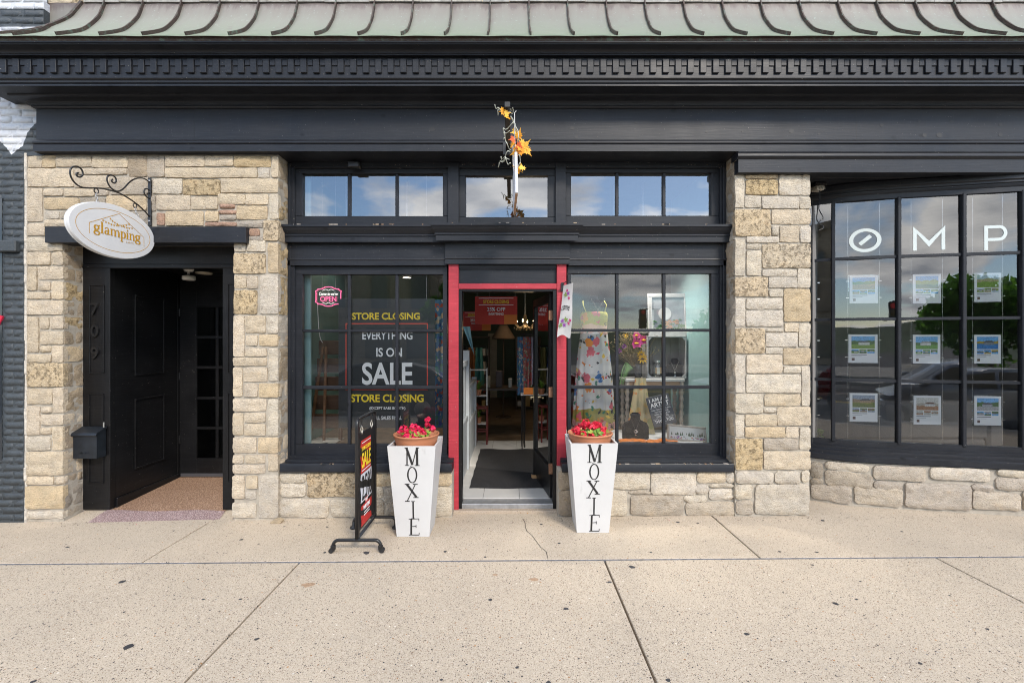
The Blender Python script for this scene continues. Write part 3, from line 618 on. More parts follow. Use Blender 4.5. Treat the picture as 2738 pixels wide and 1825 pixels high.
for (u0, u1) in ((1197, 1227), (1485, 1514)): MB().box(PX(u0, YJ), PX(u1, YJ), YJ, YJ+.07, PZ(605, YJ), PZ(432, YJ), .004).build('mullion_post', MAT_DARK, BLD, fixn=False)
def bar(name, prof, xa, xb, parent=BLD, mat=MAT_DARK, yb=.26, ret=None):
    """straight moulding with closed ends; prof (Y,Z) from top to bottom"""
    poly = [(yb, prof[0][1])]+prof+[(yb, prof[-1][1])]
    mb = MB(); n = len(poly); vs = []
    y_in = max(p[0] for p in prof)
    for (Y, z) in poly:
        k = (y_in-Y)*.9 if ret and Y < yb else 0
        vs += [(xa-k, Y, z), (xb+k, Y, z)]
    fs = [(2*i, 2*i+1, (2*i+3) % (2*n), (2*i+2) % (2*n)) for i in range(n)]+[tuple(2*i for i in range(n)), tuple(2*i+1 for i in range(n))[::-1]]
    mb.add(vs, fs); return auto_smooth(mb.build(name, mat, parent), 30)
def shelf(o): return [(.06+o, PZ(598.5, .06)), (.06+o, PZ(605, .06)), (.068+o, PZ(606, .06)), (.075+o, PZ(611, .06)), (.092+o, PZ(616, .06)), (.103+o, PZ(620, .06)), (.108+o, PZ(622, .06)), (.100+o, PZ(623, .06)), (.100+o, PZ(627, .06)), (.112+o, PZ(628.5, .06)), (.112+o, PZ(643, .06))]
bar('transom_shelf', shelf(0), PX(752, .06), PX(1958, .06), ret=False)
bar('transom_shelf', shelf(-.055), PX(1163, .005), PX(1548, .005), yb=.055, ret=True)
fr_ = [(.178, PZ(640, .178)), (.178, PZ(690, .178)), (.168, PZ(691, .178)), (.166, PZ(694, .178)), (.172, PZ(696.5, .178)), (.172, PZ(709, .178))]
bar('head_board', fr_, PX(760, .178), PX(1196, .178)); bar('head_board', fr_, PX(1519, .178), PX(1945, .178))
bar('head_board', [(Y-.035, PZ(v, .14)) for Y, v in ((.175, 638), (.175, 686), (.165, 687), (.163, 690), (.172, 692.5), (.172, 705))], PX(1190, .14), PX(1523, .14), ret=False)
# sills
for (u0, u1) in ((748, 1208), (1503, 1962)):
    bar('window_sill', [(.205, PZ(1214, .2)), (.17, PZ(1218, .18)), (.17, PZ(1222, .17)), (.10, PZ(1228, .11)), (.098, PZ(1233, .10)), (.0, PZ(1239, .0)), (-.004, PZ(1241, .0)), (-.004, PZ(1260, .0)), (.004, PZ(1262, .0))], PX(u0, 0), PX(u1, 0))
# red door frame
YR = .165
def red(u0, v0, u1, v1): MB().pb(u0, v0, u1, v1, YR, YR+.10, .004).build('red_post', MAT_RED, DF, fixn=False)
DF = MB().pb(1226, 713, 1489, 757, YR+.045, YR+.09).build('door_frame', MAT_DARK, BLD, fixn=False)
for (u0, v0, u1, v1, Y) in ((1227, 707, 1488, 711, YR+.01), (1227, 711, 1488, 716, YR+.02), (1230, 716, 1485, 719, YR+.03)): MB().pb(u0, v0, u1, v1, Y, YR+.09, .002).build('head_bead', MAT_DARK, DF, fixn=False)
red(1199, 705, 1226, 1364); red(1489, 705, 1514.5, 1364)
MB().pb(1226.3, 757, 1488.7, 772, YR+.004, YR+.10, .003).build('red_head', MAT_RED, DF, fixn=False)
for (u0, u1) in ((1226.3, 1235), (1478.5, 1488.7)): MB().pb(u0, 772.3, u1, 1360, YR+.02, YR+.14, .003).build('door_stop', MAT_BLACK, DF, fixn=False)
MB().pb(1235, 772.3, 1478.5, 778, YR+.02, YR+.14, .002).build('door_stop', MAT_BLACK, DF, fixn=False)
MB().pb(1228, 1346, 1487, 1364, .195, .32, .004).build('threshold', M('aluminium', (.42, .43, .44), .42, .7, var=.2, vs=15), DF, fixn=False)
MB().box(PX(1209, .14), PX(1497, .14), .125, .40, -.1, .022, .008).build('door_step', conc_mat('worn_step', (.40, .31, .22), .3, .4), DF, fixn=False)
# glazed leaf standing open against the right side
hx, hy = PX(1477.5, YR+.06), .30
leaf = MB(); lw, z0, z1 = .86, FZ+.015, PZ(779, YR+.05)
for (a, b, c, d) in ((0, .075, z0, z1), (lw-.075, lw, z0, z1), (.075, lw-.075, z1-.09, z1), (.075, lw-.075, z0, z0+.30)): leaf.box(a, b, -.022, .022, c, d, .004)
LF = leaf.build('open_door', MAT_BLACK, BLD, loc=(hx, hy, 0), rot=(0, 0, R(98.5)), fixn=False)
me = bpy.data.meshes.new('glass'); me.from_pydata([(.07, 0, z0+.29), (lw-.07, 0, z0+.29), (lw-.07, 0, z1-.08), (.07, 0, z1-.08)], [], [(0, 1, 2, 3)]); link('glass', me, LF, mat=MAT_GLASS)
RUST = M('rusty_hinge', (.20, .10, .055), .6, .3, var=.35, vs=60, bmp=.3)
for v in (842, 1047, 1252): MB().box(PX(1467, .24), PX(1480, .24), .232, .262, PZ(v+14, .24), PZ(v-13, .24), .002).build('hinge', RUST, DF, fixn=False)
hd = MB(); hd.tube([(lw-.04, .02, 1.0), (lw-.04, .07, 1.0), (lw-.13, .07, 1.0)], .009); hd.box(lw-.06, lw-.02, .02, .028, .94, 1.12, .002); hd.build('handle', M('brass', (.55, .45, .28), .3, .9), LF)
# ================================================================ left entry, number 709
YE = .20; ZE = PZ(648, 0)
ent = MB()
ent.pb(216, 652, 628, 706, YE, YE+.06)                        # header board
ent.pb(216, 706, 628, 716, YE-.008, YE+.06)
EF = ent.build('entry_surround', MAT_BLACK, BLD, fixn=False)
def panelled(u0, u1, v0, v1, panels):
    mb = MB(); mb.pb(u0, v0, u1, v1, YE, YE+.06); o = mb.build('pilaster', MAT_BLACK, EF, fixn=False)
    for (a, b, c, d) in panels:
        f = MB(); w_ = 2.2
        for (p, q, r_, s_) in ((a, b, a+w_, d), (c-w_, b, c, d), (a, b, c, b+w_), (a, d-w_, c, d)): f.pb(p, q, r_, s_, YE-.009, YE+.004, .002)
        f.build('panel_bead', MAT_BLACK, EF, fixn=False)
    return o
panelled(216, 294, 716, 1361, [(237, 761, 277, 997), (236, 1052, 276, 1291)])
panelled(595, 640, 716, 1361, [(608, 757, 650, 997), (608, 1049, 650, 1288)])
# bevelled plinth mortar beside the pilaster
# numerals
NUM = M('numeral_black', (.014, .014, .015), .3, .2, var=.1)
for s_, v in (('7', 826), ('0', 884), ('9', 943)):
    me = text_mesh(s_, None, .118, .016, .012, 1, NUM); link('numeral', me, EF, (PX(256, YE), YE-.002, PZ(v, YE)))
# vestibule: side wall panelled, back door with glass lights, ceiling, right wall
XW0 = PX(294, YE)
vest = MB(); vest.box(XW0-.05, XW0, YE+.06, 1.12, .0, 2.46); vest.box(PX(597, YE), PX(597, YE)+.05, YE+.06, 1.12, 0, 2.46)
vest.box(XW0, PX(597, YE), YE+.06, 1.12, 2.46, 2.50)
VE = vest.build('vestibule', MAT_BLACK, BLD, fixn=False)
f = MB()
def yz_frame(mb, X, y0, y1, z0, z1, w_, t_):
    for (a, b, c, d) in ((y0, y0+w_, z0, z1), (y1-w_, y1, z0, z1), (y0+w_, y1-w_, z0, z0+w_), (y0+w_, y1-w_, z1-w_, z1)): mb.box(X, X+t_, a, b, c, d, .002)
yz_frame(f, XW0, .48, .88, .32, 1.06, .016, .012); f.build('panel_bead', MAT_BLACK, VE, fixn=False)
f = MB(); yz_frame(f, XW0, .48, .88, 1.30, 2.15, .016, .012); f.build('panel_bead', MAT_BLACK, VE, fixn=False)
boxo('skirting', MAT_BLACK, VE, XW0, XW0+.018, YE+.06, 1.1, .0, .10)
# back door
YB = 1.10
bd = MB(); xa, xb = PX(480, YB), PX(480, YB)+.84; dz0, dz1 = PZ(1275, YB), PZ(748, YB)+.02
gx0, gx1 = PX(525, YB), PX(525, YB)+.54; gcols = [(PX(525, YB), PX(575, YB)), (PX(583, YB), PX(633, YB))]; grows = [(820, 897), (904, 978), (985, 1060), (1067, 1140), (1147, 1224)]
bd.box(xa, PX(525, YB), YB, YB+.045, dz0, dz1, .003); bd.box(PX(633, YB), PX(633, YB)+.10, YB, YB+.045, dz0, dz1, .003)
bd.box(PX(525, YB), PX(633, YB), YB, YB+.045, PZ(820, YB), dz1, .003); bd.box(PX(525, YB), PX(633, YB), YB, YB+.045, dz0, PZ(1224, YB), .003)
BD = bd.build('back_door', MAT_BLACK, BLD, fixn=False)
boxo('muntin', MAT_BLACK, BD, PX(575, YB), PX(583, YB), YB+.006, YB+.04, PZ(1224, YB), PZ(820, YB))
for (a, b), (c, d) in zip(grows, grows[1:]): boxo('muntin', MAT_BLACK, BD, PX(525, YB), PX(633, YB), YB+.004, YB+.042, PZ(c, YB), PZ(b, YB))
for (a, b) in gcols:
    for (c, d) in grows:
        me = bpy.data.meshes.new('pane'); me.from_pydata([(a, YB+.022, PZ(d, YB)), (b, YB+.022, PZ(d, YB)), (b, YB+.022, PZ(c, YB)), (a, YB+.022, PZ(c, YB))], [], [(0, 1, 2, 3)]); link('pane', me, BD, mat=MAT_DIMGLASS)
boxo('door_sweep', M('sweep_metal', (.10, .10, .11), .4, .4), BD, xa+.02, xb, YB-.012, YB, dz0+.01, dz0+.05)
for z in (.5, 1.25, 2.0): MB().tube([(xa+.004, YB-.006, z-.045), (xa+.004, YB-.006, z+.045)], .008, 8).build('hinge', MAT_BLACK, BD)
boxo('door_casing', MAT_BLACK, BLD, XW0, xa-.004, YB-.02, YB+.04, 0, 2.46); boxo('hall_backing', MAT_CORE, BLD, XW0-.3, PX(650, YB), 2.1, 2.16, -.1, 2.8); boxo('hall_floor', M('hall_carpet', (.05, .045, .04), .9), BLD, XW0-.3, PX(650, YB), YB+.05, 2.1, -.02, .07)
boxo('hall_side', MAT_CORE, BLD, PX(650, YB), PX(650, YB)+.05, YB-.02, 2.16, -.1, 2.8); boxo('hall_side', MAT_CORE, BLD, XW0-.35, XW0-.3, YB-.02, 2.16, -.1, 2.8); boxo('hall_top', MAT_CORE, BLD, XW0-.3, PX(650, YB), YB-.02, 2.1, 2.52, 2.8)
boxo('transom_panel', MAT_BLACK, BLD, xa-.003, PX(650, YB), YB, YB+.04, dz1+.003, 2.46)
# pebble floor of the entry
def pebble(name, a, b, sc):
    m, t, bb = NM(name); bb.inputs['Roughness'].default_value = .75; v = nd(t, 'ShaderNodeTexVoronoi', _Scale=sc); t.links.new(pos(t), v.inputs['Vector'])
    sx = t.nodes.new('ShaderNodeSeparateColor'); t.links.new(v.outputs['Color'], sx.inputs[0]); c = ramp(t, sx.outputs[0], [(0, a), (.5, [(p+q)/2 for p, q in zip(a, b)]), (1, b)])
    c = mixc(t, ramp(t, v.outputs['Distance'], [(.3, 0.0), (.6, .75)]), c, [x*.35 for x in a]); t.links.new(c, bb.inputs['Base Color']); bump(t, bb, v.outputs['Distance'], -.6, .006); return m
def efloor(name, y0, y1, z0, z1, mat, x0a, x1a, x0b, x1b):
    ny = 8; nx = 14; mb = MB()
    def fn(u, v):
        y = y0+(y1-y0)*v; xa_ = x0a+(x0b-x0a)*v; xb_ = x1a+(x1b-x1a)*v
        wav = .018*math.sin(9*u+1)*(1 if (v > .99 and 'pink' in name) or (v < .01 and 'tan' in name) else 0)
        return (xa_+(xb_-xa_)*u, y+wav, z0+(z1-z0)*v)
    mb.sheet(fn, nx, ny); return mb.build(name, mat, BLD)
efloor('pink_pebble_floor', -.02, .19, -.030, .004, pebble('pink_pebbles', (.30, .18, .17), (.62, .50, .48), 150), PX(238, 0), PX(585, 0), PX(285, .2), PX(604, .2))
efloor('tan_pebble_floor', .19, 1.12, .004, .055, pebble('tan_pebbles', (.30, .16, .085), (.64, .44, .31), 150), XW0, PX(604, .2), XW0, PX(604, .2))
mb = MB(); mb.add([(PX(168, 0), -.03, -.033), (PX(640, 0), -.03, -.028), (PX(640, 0), .24, .0), (PX(168, 0), .24, -.004)], [(0, 1, 2, 3)]); mb.build('entry_slab', MAT_CONC2, BLD)
# ================================================================ bow window on the right
BC = [(2.95, .50), (3.07, .41), (3.38, .24), (3.79, .14), (4.35, .03), (4.73, -.05), (5.15, -.10), (5.45, -.10), (5.87, -.05), (6.25, .03), (6.81, .14), (7.22, .24), (7.53, .41), (7.65, .50)]
BS = spline(BC, 8)
def bowY(x):
    for a, b in zip(BS, BS[1:]):
        if a.x <= x <= b.x: return a.y+(b.y-a.y)*(x-a.x)/max(1e-9, b.x-a.x)
    return BS[0].y if x < BS[0].x else BS[-1].y
def bow_at(u, off=0):
    """point of the bow, set back by off, on the sight line u"""
    Y = .2
    for _ in range(30): Y = bowY(PX(u, Y))+off
    return PX(u, Y), Y
def bow_strip(name, us, prof, mat, parent, closed=True):
    """prof: (offset into building, Z) pairs, closed loop"""
    mb = MB(); n = len(prof); vs = []
    pts = []
    for x in us: pts.append((x, bowY(x)))
    for i, (x, y) in enumerate(pts):
        a = pts[max(i-1, 0)]; b = pts[min(i+1, len(pts)-1)]; tx, ty = b[0]-a[0], b[1]-a[1]; l_ = math.hypot(tx, ty); nx, ny = -ty/l_, tx/l_
        for (o_, z) in prof: vs.append((x+nx*o_, y+ny*o_, z))
    m = len(pts); fs = []
    for i in range(m-1):
        for k in range(n): fs.append((i*n+k, i*n+(k+1) % n, (i+1)*n+(k+1) % n, (i+1)*n+k))
    fs += [tuple(range(n)), tuple((m-1)*n+k for k in range(n))[::-1]]
    mb.add(vs, fs); return auto_smooth(mb.build(name, mat, parent), 30)
bx = [2.96+i*(7.64-2.96)/60 for i in range(61)]
core = bow_strip('bow_plinth', bx, [(.012, -.15), (.012, .46), (.3, .46), (.3, -.15)], MAT_MORTAR, BLD)
for ln in '''2168 1237 2199 1275 g,2168 1279 2200 1294 g,2206 1238 2322 1257 w,2207 1263 2329 1301 k,2168 1297 2274 1338 k,2283 1303 2412 1348 k,2336 1247 2474 1282 k,2337 1287 2410 1306 k,2421 1293 2595 1358 k,2486 1251 2645 1282 w,2601 1295 2655 1311 k,2664 1279 2790 1311 k,2602 1316 2728 1362 k,2666 1255 2760 1274 w,2734 1316 2860 1364 k,2796 1279 2900 1310 k'''.split(','):
    a = ln.split(); u0, v0, u1, v1 = [float(q) for q in a[:4]]
    p0 = bow_at(u0-1); p1 = bow_at(u1+1); w_ = math.hypot(p1[0]-p0[0], p1[1]-p0[1]); ang = math.atan2(p1[1]-p0[1], p1[0]-p0[0]); pm = bow_at((u0+u1)/2)
    z0, z1 = PZ(v1+1, pm[1]), PZ(v0-1, pm[1]); SEED[0] += 1
    link('stone', stone_mesh(w_, z1-z0, SEED[0], False, .05, False, True), core, ((p0[0]+p1[0])/2, (p0[1]+p1[1])/2-.006, (z0+z1)/2), (0, 0, ang), color=tone(a[4]))
zb0 = .46; 
bow_strip('bow_sill', bx, [(-.015, .472), (-.015, .525), (.012, .535), (.012, .562), (.05, .572), (.05, .60), (.25, .60), (.25, .472)], MAT_DARK, BLD)
ZG0, ZG1 = PZ(1168, .2), PZ(532, .2)
zrow = [(.662, 1.256), (1.284, 1.870), (1.898, 2.486), (2.514, 3.075)]
BOW = bow_strip('bow_window', bx, [(.075, .598), (.075, .662), (.13, .662), (.13, .598)], MAT_DARK, BLD)
bow_strip('top_rail', bx, [(.075, 3.075), (.075, 3.125), (.13, 3.125), (.13, 3.075)], MAT_DARK, BOW)
bow_strip('head_moulding', bx, [(.07, 3.122), (.06, 3.14), (.06, 3.152), (.045, 3.158), (.045, 3.175), (.03, 3.185), (.03, 3.238), (.2, 3.238), (.2, 3.122)], MAT_DARK, BOW)
for (a, b), (c, d) in zip(zrow, zrow[1:]): bow_strip('muntin', bx, [(.085, b), (.085, c), (.118, c), (.118, b)], MAT_DARK, BOW)
mul_u = [2120, 2228, 2404, 2578, 2737]
BWP = []; xm_ = []
for u in mul_u: xm_.append(bow_at(u, .08)[0])
xm_ += [5.3, *[10.6-x for x in xm_[::-1]]]
for x in xm_:
    y = bowY(x)+.08; ang = math.atan2(bowY(x+.03)-bowY(x-.03), .06); BWP.append((x, y, ang))
    MB().box(-.016, .016, -.012, .045, .645, 3.085, .005).build('muntin', MAT_DARK, BOW, loc=(x, y, 0), rot=(0, 0, ang), fixn=False)
for i, (p, q) in enumerate(zip(BWP, BWP[1:])):
    dx, dy = q[0]-p[0], q[1]-p[1]; l_ = math.hypot(dx, dy); nx, ny = -dy/l_*.018, dx/l_*.018
    for k, (a, b) in enumerate(zrow):
        t1 = rnd.gauss(0, .004); t2 = rnd.gauss(0, .004); nn = 6
        def fn(u, v):
            s_ = .002*math.sin(math.pi*u)          # bent old glass follows the bow
            return (p[0]+dx*u+nx-dy/l_*(-s_)*1, p[1]+dy*u+ny-dx/l_*s_+t1*(u-.5)+t2*(v-.5), a-.003+(b-a+.006)*v)
        m_ = MB().sheet(fn, nn, 2); m_.build('pane', MAT_BGLASS, BOW, sm=True, fixn=False)
# soffit boards above the bow
for i in range(6): boxo('soffit_board', MAT_DARK, BLD, PX(2160, .0), 8.6, -.055+.0+i*.1, -.055+i*.1+.096, PZ(460, -.05)+.02, PZ(460, -.05)+.04, .002)
# vinyl letters on the bow window, laid on the glass
MAT_VINYL = M('white_vinyl', (.52, .58, .57), .5, var=.03)
def on_bow(u, v, off=.085):
    x, y = bow_at(u, off); return x, y, PZ(v, y)
def bow_letter(mesh_mb, u, v):
    k = (u-CU)/F
    for p, q in zip(BWP, BWP[1:]):
        dx, dy = q[0]-p[0], q[1]-p[1]; l_ = math.hypot(dx, dy); nx, ny = -dy/l_*.0135, dx/l_*.0135; s_ = (k*(D+p[1]+ny)-p[0]-nx)/(dx-k*dy)
        if 0 <= s_ <= 1: break
    x, y, ang = p[0]+dx*s_+nx, p[1]+dy*s_+ny, math.atan2(dy, dx); z = PZ(v, y)
    return mesh_mb.build('vinyl_letter', MAT_VINYL, BOW, loc=(x, y, z), rot=(0, 0, ang))
mb = MB(); n = 40; ro, ri = .139, .102
vs = [(r_*math.cos(6.2832*k/n)*1.0, y, r_*math.sin(6.2832*k/n)*.86) for y in (-.001, .001) for r_ in (ro, ri) for k in range(n)]
fs = []
for k in range(n):
    k2 = (k+1) % n; fs += [(k, k2, n+k2, n+k), (2*n+k, 3*n+k, 3*n+k2, 2*n+k2), (k, 2*n+k, 2*n+k2, k2), (n+k, n+k2, 3*n+k2, 3*n+k)]
mb.add(vs, fs); ribbon(mb, [(-.047, -.040), (.047, .043)], .036, -.001); bow_letter(mb, 2313, 642)
mb = MB(); hh, hw, st = .118, .135, .031
mb.prism([(-hw, -hh), (-hw+st, -hh), (-hw+st, hh*.42), (0, -hh*.72), (hw-st, hh*.42), (hw-st, -hh), (hw, -hh), (hw, hh), (0, -hh*.22), (-hw, hh)], -.001, .001); bow_letter(mb, 2484, 636)
mb = MB(); pw = .031; ribbon(mb, [(-.073, -.118), (-.073, .118)], pw, -.001); ribbon(mb, [(-.06, .104)]+[(.03, .104)]+arc(.03, .044, .052, .060, 90, -90, 12)+[(-.06, -.016)], .029, -.0013); bow_letter(mb, 2661, 635)
mb = MB(); ribbon(mb, arc(0, 0, .12, .104, 50, 310, 24), .036, -.001); bow_letter(mb, 2128, 645)
# ================================================================ neighbouring painted brick building
NB = thing('brick_building', (-4.6, 0, 0), 'painted brick neighbour building, slate blue below a white upper wall', 'building')
def N_(x): return x+4.6

def painted_brick():
    m, t, b = NM('painted_brick'); b.inputs['Roughness'].default_value = .55; p = pos(t); sx = t.nodes.new('ShaderNodeSeparateXYZ'); t.links.new(p, sx.inputs[0])
    x0, x1, z0, z1 = -5.2, -4.3, 3.2, 4.2; ln = [(-60, 330), (0, 372), (20, 392), (32, 410), (45, 398), (62, 386), (75, 350), (97, 325), (118, 318)]
    mr = nd(t, 'ShaderNodeMapRange', _From_Min=x0, _From_Max=x1); t.links.new(sx.outputs[0], mr.inputs[0])
    zl = ramp(t, mr.outputs[0], [((PX(u, 0)-x0)/(x1-x0), (PZ(v, 0)-z0)/(z1-z0)) for u, v in ln])
    mz = nd(t, 'ShaderNodeMapRange', clamp=False, _From_Min=z0, _From_Max=z1); t.links.new(sx.outputs[2], mz.inputs[0])
    ad = t.nodes.new('ShaderNodeMath'); ad.operation = 'MULTIPLY_ADD'; t.links.new(noi(t, p, 30, 3), ad.inputs[0]); ad.inputs[1].default_value = .03; t.links.new(mz.outputs[0], ad.inputs[2])
    gt = t.nodes.new('ShaderNodeMath'); gt.operation = 'GREATER_THAN'; t.links.new(ad.outputs[0], gt.inputs[0]); t.links.new(zl, gt.inputs[1])
    bnd = ramp(t, mz.outputs[0], [(0, 1.0), (1, 1.0)]); cm = t.nodes.new('ShaderNodeMath'); cm.operation = 'COMPARE'; t.links.new(sx.outputs[2], cm.inputs[0]); cm.inputs[1].default_value = 4.69; cm.inputs[2].default_value = .085
    sb_ = t.nodes.new('ShaderNodeMath'); sb_.operation = 'SUBTRACT'; sb_.use_clamp = True; t.links.new(gt.outputs[0], sb_.inputs[0]); t.links.new(cm.outputs[0], sb_.inputs[1])
    f = ramp(t, noi(t, p, 10, 5), [(.3, 0.0), (.7, 1.0)]); sl = mixc(t, f, (.030, .037, .043), (.048, .058, .066)); wh = mixc(t, f, (.50, .52, .56), (.58, .60, .63))
    t.links.new(mixc(t, sb_.outputs[0], sl, wh), b.inputs['Base Color']); bump(t, b, noi(t, p, 60, 5, .65), .7, .008); return m
SLATE = painted_brick(); WBRICK = SLATE
xr = PX(66, 0)-.004
MB().box(N_(-9.5), N_(xr+.002), -.003, .5, -.3, 7).box(N_(xr), N_(PX(118, 0)), -.002, .06, 3.40, 4.85).build('wall', SLATE, NB, fixn=False)
bmesh_ = []
def brick_me(w_, seed):
    r = random.Random(seed); mb = MB(); nx, nz = 4, 2; off = Vector((seed, 3, 1)); vs = []
    for j in range(nz+1):
        for i in range(nx+1):
            x = (i/nx-.5)*w_+r.uniform(-.002, .002); z = (j/nz-.5)*.058+r.uniform(-.0025, .0025); e = .5 if i in (0, nx) or j in (0, nz) else 1
            vs.append((x, -(.0065*e+.005*noise.noise(off+Vector((x*18, z*30, 0)))), z))
    W = nx+1; fs = [(j*W+i, j*W+i+1, (j+1)*W+i+1, (j+1)*W+i) for j in range(nz) for i in range(nx)]
    ring = list(range(W))+[W+nx]+[2*W+i for i in range(nx, -1, -1)]+[W]; b = len(vs); vs += [(vs[k][0], .03, vs[k][2]) for k in ring]; n = len(ring)
    fs += [(ring[k], b+k, b+(k+1) % n, ring[(k+1) % n]) for k in range(n)]
    mb.add(vs, fs); return mb
BK = {}
def get_brick(w_, white, i):
    key = (round(w_, 3), white, i)
    if key not in BK: BK[key] = brick_me(w_, i*7+int(w_*1000)).mesh('brick', WBRICK if white else SLATE, True)
    return BK[key]
line = [(-60, 330), (0, 372), (20, 392), (32, 408), (45, 398), (62, 388), (75, 350), (97, 325), (130, 320)]
def line_v(u):
    for a, b in zip(line, line[1:]):
        if a[0] <= u <= b[0]: return a[1]+(b[1]-a[1])*(u-a[0])/(b[0]-a[0])
    return 320
z = -.02; ci = 0
while z < 5.45:
    xs_ = xr if z < 3.38 else PX(118, 0); x = xs_; first = (.20 if ci % 2 else .098)
    while x > -5.05:
        w_ = first if x == xs_ else .20; w_ = min(w_, .205); xc = x-w_/2; u = CU+xc/D*F; v = CV-(z+.03-H)/D*F
        opening = (x-w_ < -4.77 and .55 < z < 2.95)
        if opening and x > -4.79: w_ = max(.04, x+4.77); opening = False; xc = x-w_/2
        if not opening:
            white = (v < line_v(u)) and not (25 < v < 70)
            link('brick', get_brick(w_-.008, white, rnd.randrange(4)), NB, (N_(xc), 0, z+.03))
        x -= w_
        if opening: break
    z += .0665; ci += 1
mb = MB(); z = -.02; ci = 0
while z < 5.45:
    x = -5.62 if .55 < z < 2.95 else (-5.06 if ci % 2 else -5.16)
    while x > -6.6:
        mb.box(N_(x-.192), N_(x), -.009, .0, z+.001, z+.059, .003); x -= .2
    z += .0665; ci += 1
o = mb.build('more_bricks', SLATE, NB, fixn=False); o['kind'] = 'stuff'
boxo('window_recess', M('dark_glass', (.02, .025, .03), .1), NB, N_(-5.6), N_(-4.775), -.0085, -.004, .55, 3.0, 0)
boxo('ledge', SLATE, NB, N_(-5.1), N_(PX(43, -.04)), -.05, .03, PZ(672, -.04), PZ(642, -.04), .008)
o = MB().tube([(N_(-4.86), -.005, 1.86), (N_(-4.80), -.012, 1.83), (N_(-4.775), -.01, 1.9)], .02, 8).build('window_flower', M('red_flower', (.6, .02, .06), .6), NB)
mb = MB(); z = -.05
while z < 3.4:
    h_ = rnd.uniform(.05, .16); mb.box(N_(xr+rnd.uniform(-.002, .004)), N_(PX(72, 0)), -.004+rnd.uniform(-.004, .004), .02, z, z+h_, .003); z += h_
mb.build('mortar_seam', M('ragged_mortar', (.48, .44, .38), .9, var=.3, vs=40, bmp=.5), NB)
# ================================================================ shop interior shell
def struct(name, mat, *b, c=0): return tag(boxo(name, mat, None, *b, c=c), kind='structure')
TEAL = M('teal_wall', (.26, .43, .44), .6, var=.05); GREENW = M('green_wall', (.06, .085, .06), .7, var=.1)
xl, xr_ = PX(804, .27), PX(1906, .27)
def floor_mat():
    m, t, b = NM('worn_vinyl'); p = pos(t); b.inputs['Roughness'].default_value = .45
    c = ramp(t, noi(t, pos(t, (2, 9, 1)), 2.2, 6, .65), [(.3, (.035, .022, .014)), (.5, (.13, .085, .05)), (.7, (.27, .20, .14))]); t.links.new(c, b.inputs['Base Color']); return m
struct('shop_floor', floor_mat(), xl-.1, xr_+.1, .335, 9, -.1, FZ)
DTEAL = M('dimmed_teal_wall', (.09, .17, .14), .7, var=.08)  # darker copy of the teal; the left wall's lack of light is in its colour
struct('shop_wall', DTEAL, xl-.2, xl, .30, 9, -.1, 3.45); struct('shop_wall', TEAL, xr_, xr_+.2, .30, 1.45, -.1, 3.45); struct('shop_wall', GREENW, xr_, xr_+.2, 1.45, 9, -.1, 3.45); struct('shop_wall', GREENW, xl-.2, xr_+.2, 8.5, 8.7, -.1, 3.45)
struct('shop_ceiling', M('ceiling_tile', (.16, .15, .13), .8, var=.1), xl-.2, xr_+.2, .30, 9, 3.42, 3.6)
for xx_ in ((xl, PX(831, .34)), ): boxo('jamb_board', TEAL, BLD, xx_[0], xx_[1], .335, .36, FZ, 3.42)
pf = M('platform_boards', (.16, .11, .07), .6, var=.35, vs=12)
ZP = PZ(1190, .27)
struct('display_platform', pf, xl, -.60, .30, 1.35, FZ, ZP); struct('display_platform', pf, .56, xr_, .30, 1.25, FZ, ZP)
# office behind the bow window
OW = M('office_wall', (.20, .195, .19), .8, var=.05)
struct('office_wall', OW, PX(2166, .5), PX(2166, .5)+.05, .46, 7, -.1, 3.3); struct('office_wall', OW, PX(2166, .5), 8.5, 7, 7.2, -.1, 3.3); struct('office_wall', OW, 8.5, 8.7, .2, 7.2, -.1, 3.3)
struct('office_floor', M('office_carpet', (.07, .068, .065), .9, var=.2, vs=60), 2.95, 8.5, .42, 7, -.1, .05); struct('office_ceiling', M('office_ceiling_paint', (.3, .3, .29), .9), 2.95, 8.5, .42, 7.2, 3.245, 3.35)
struct('back_fill', MAT_CORE, xr_+.21, 3.0, .42, .5, -.1, 3.4)
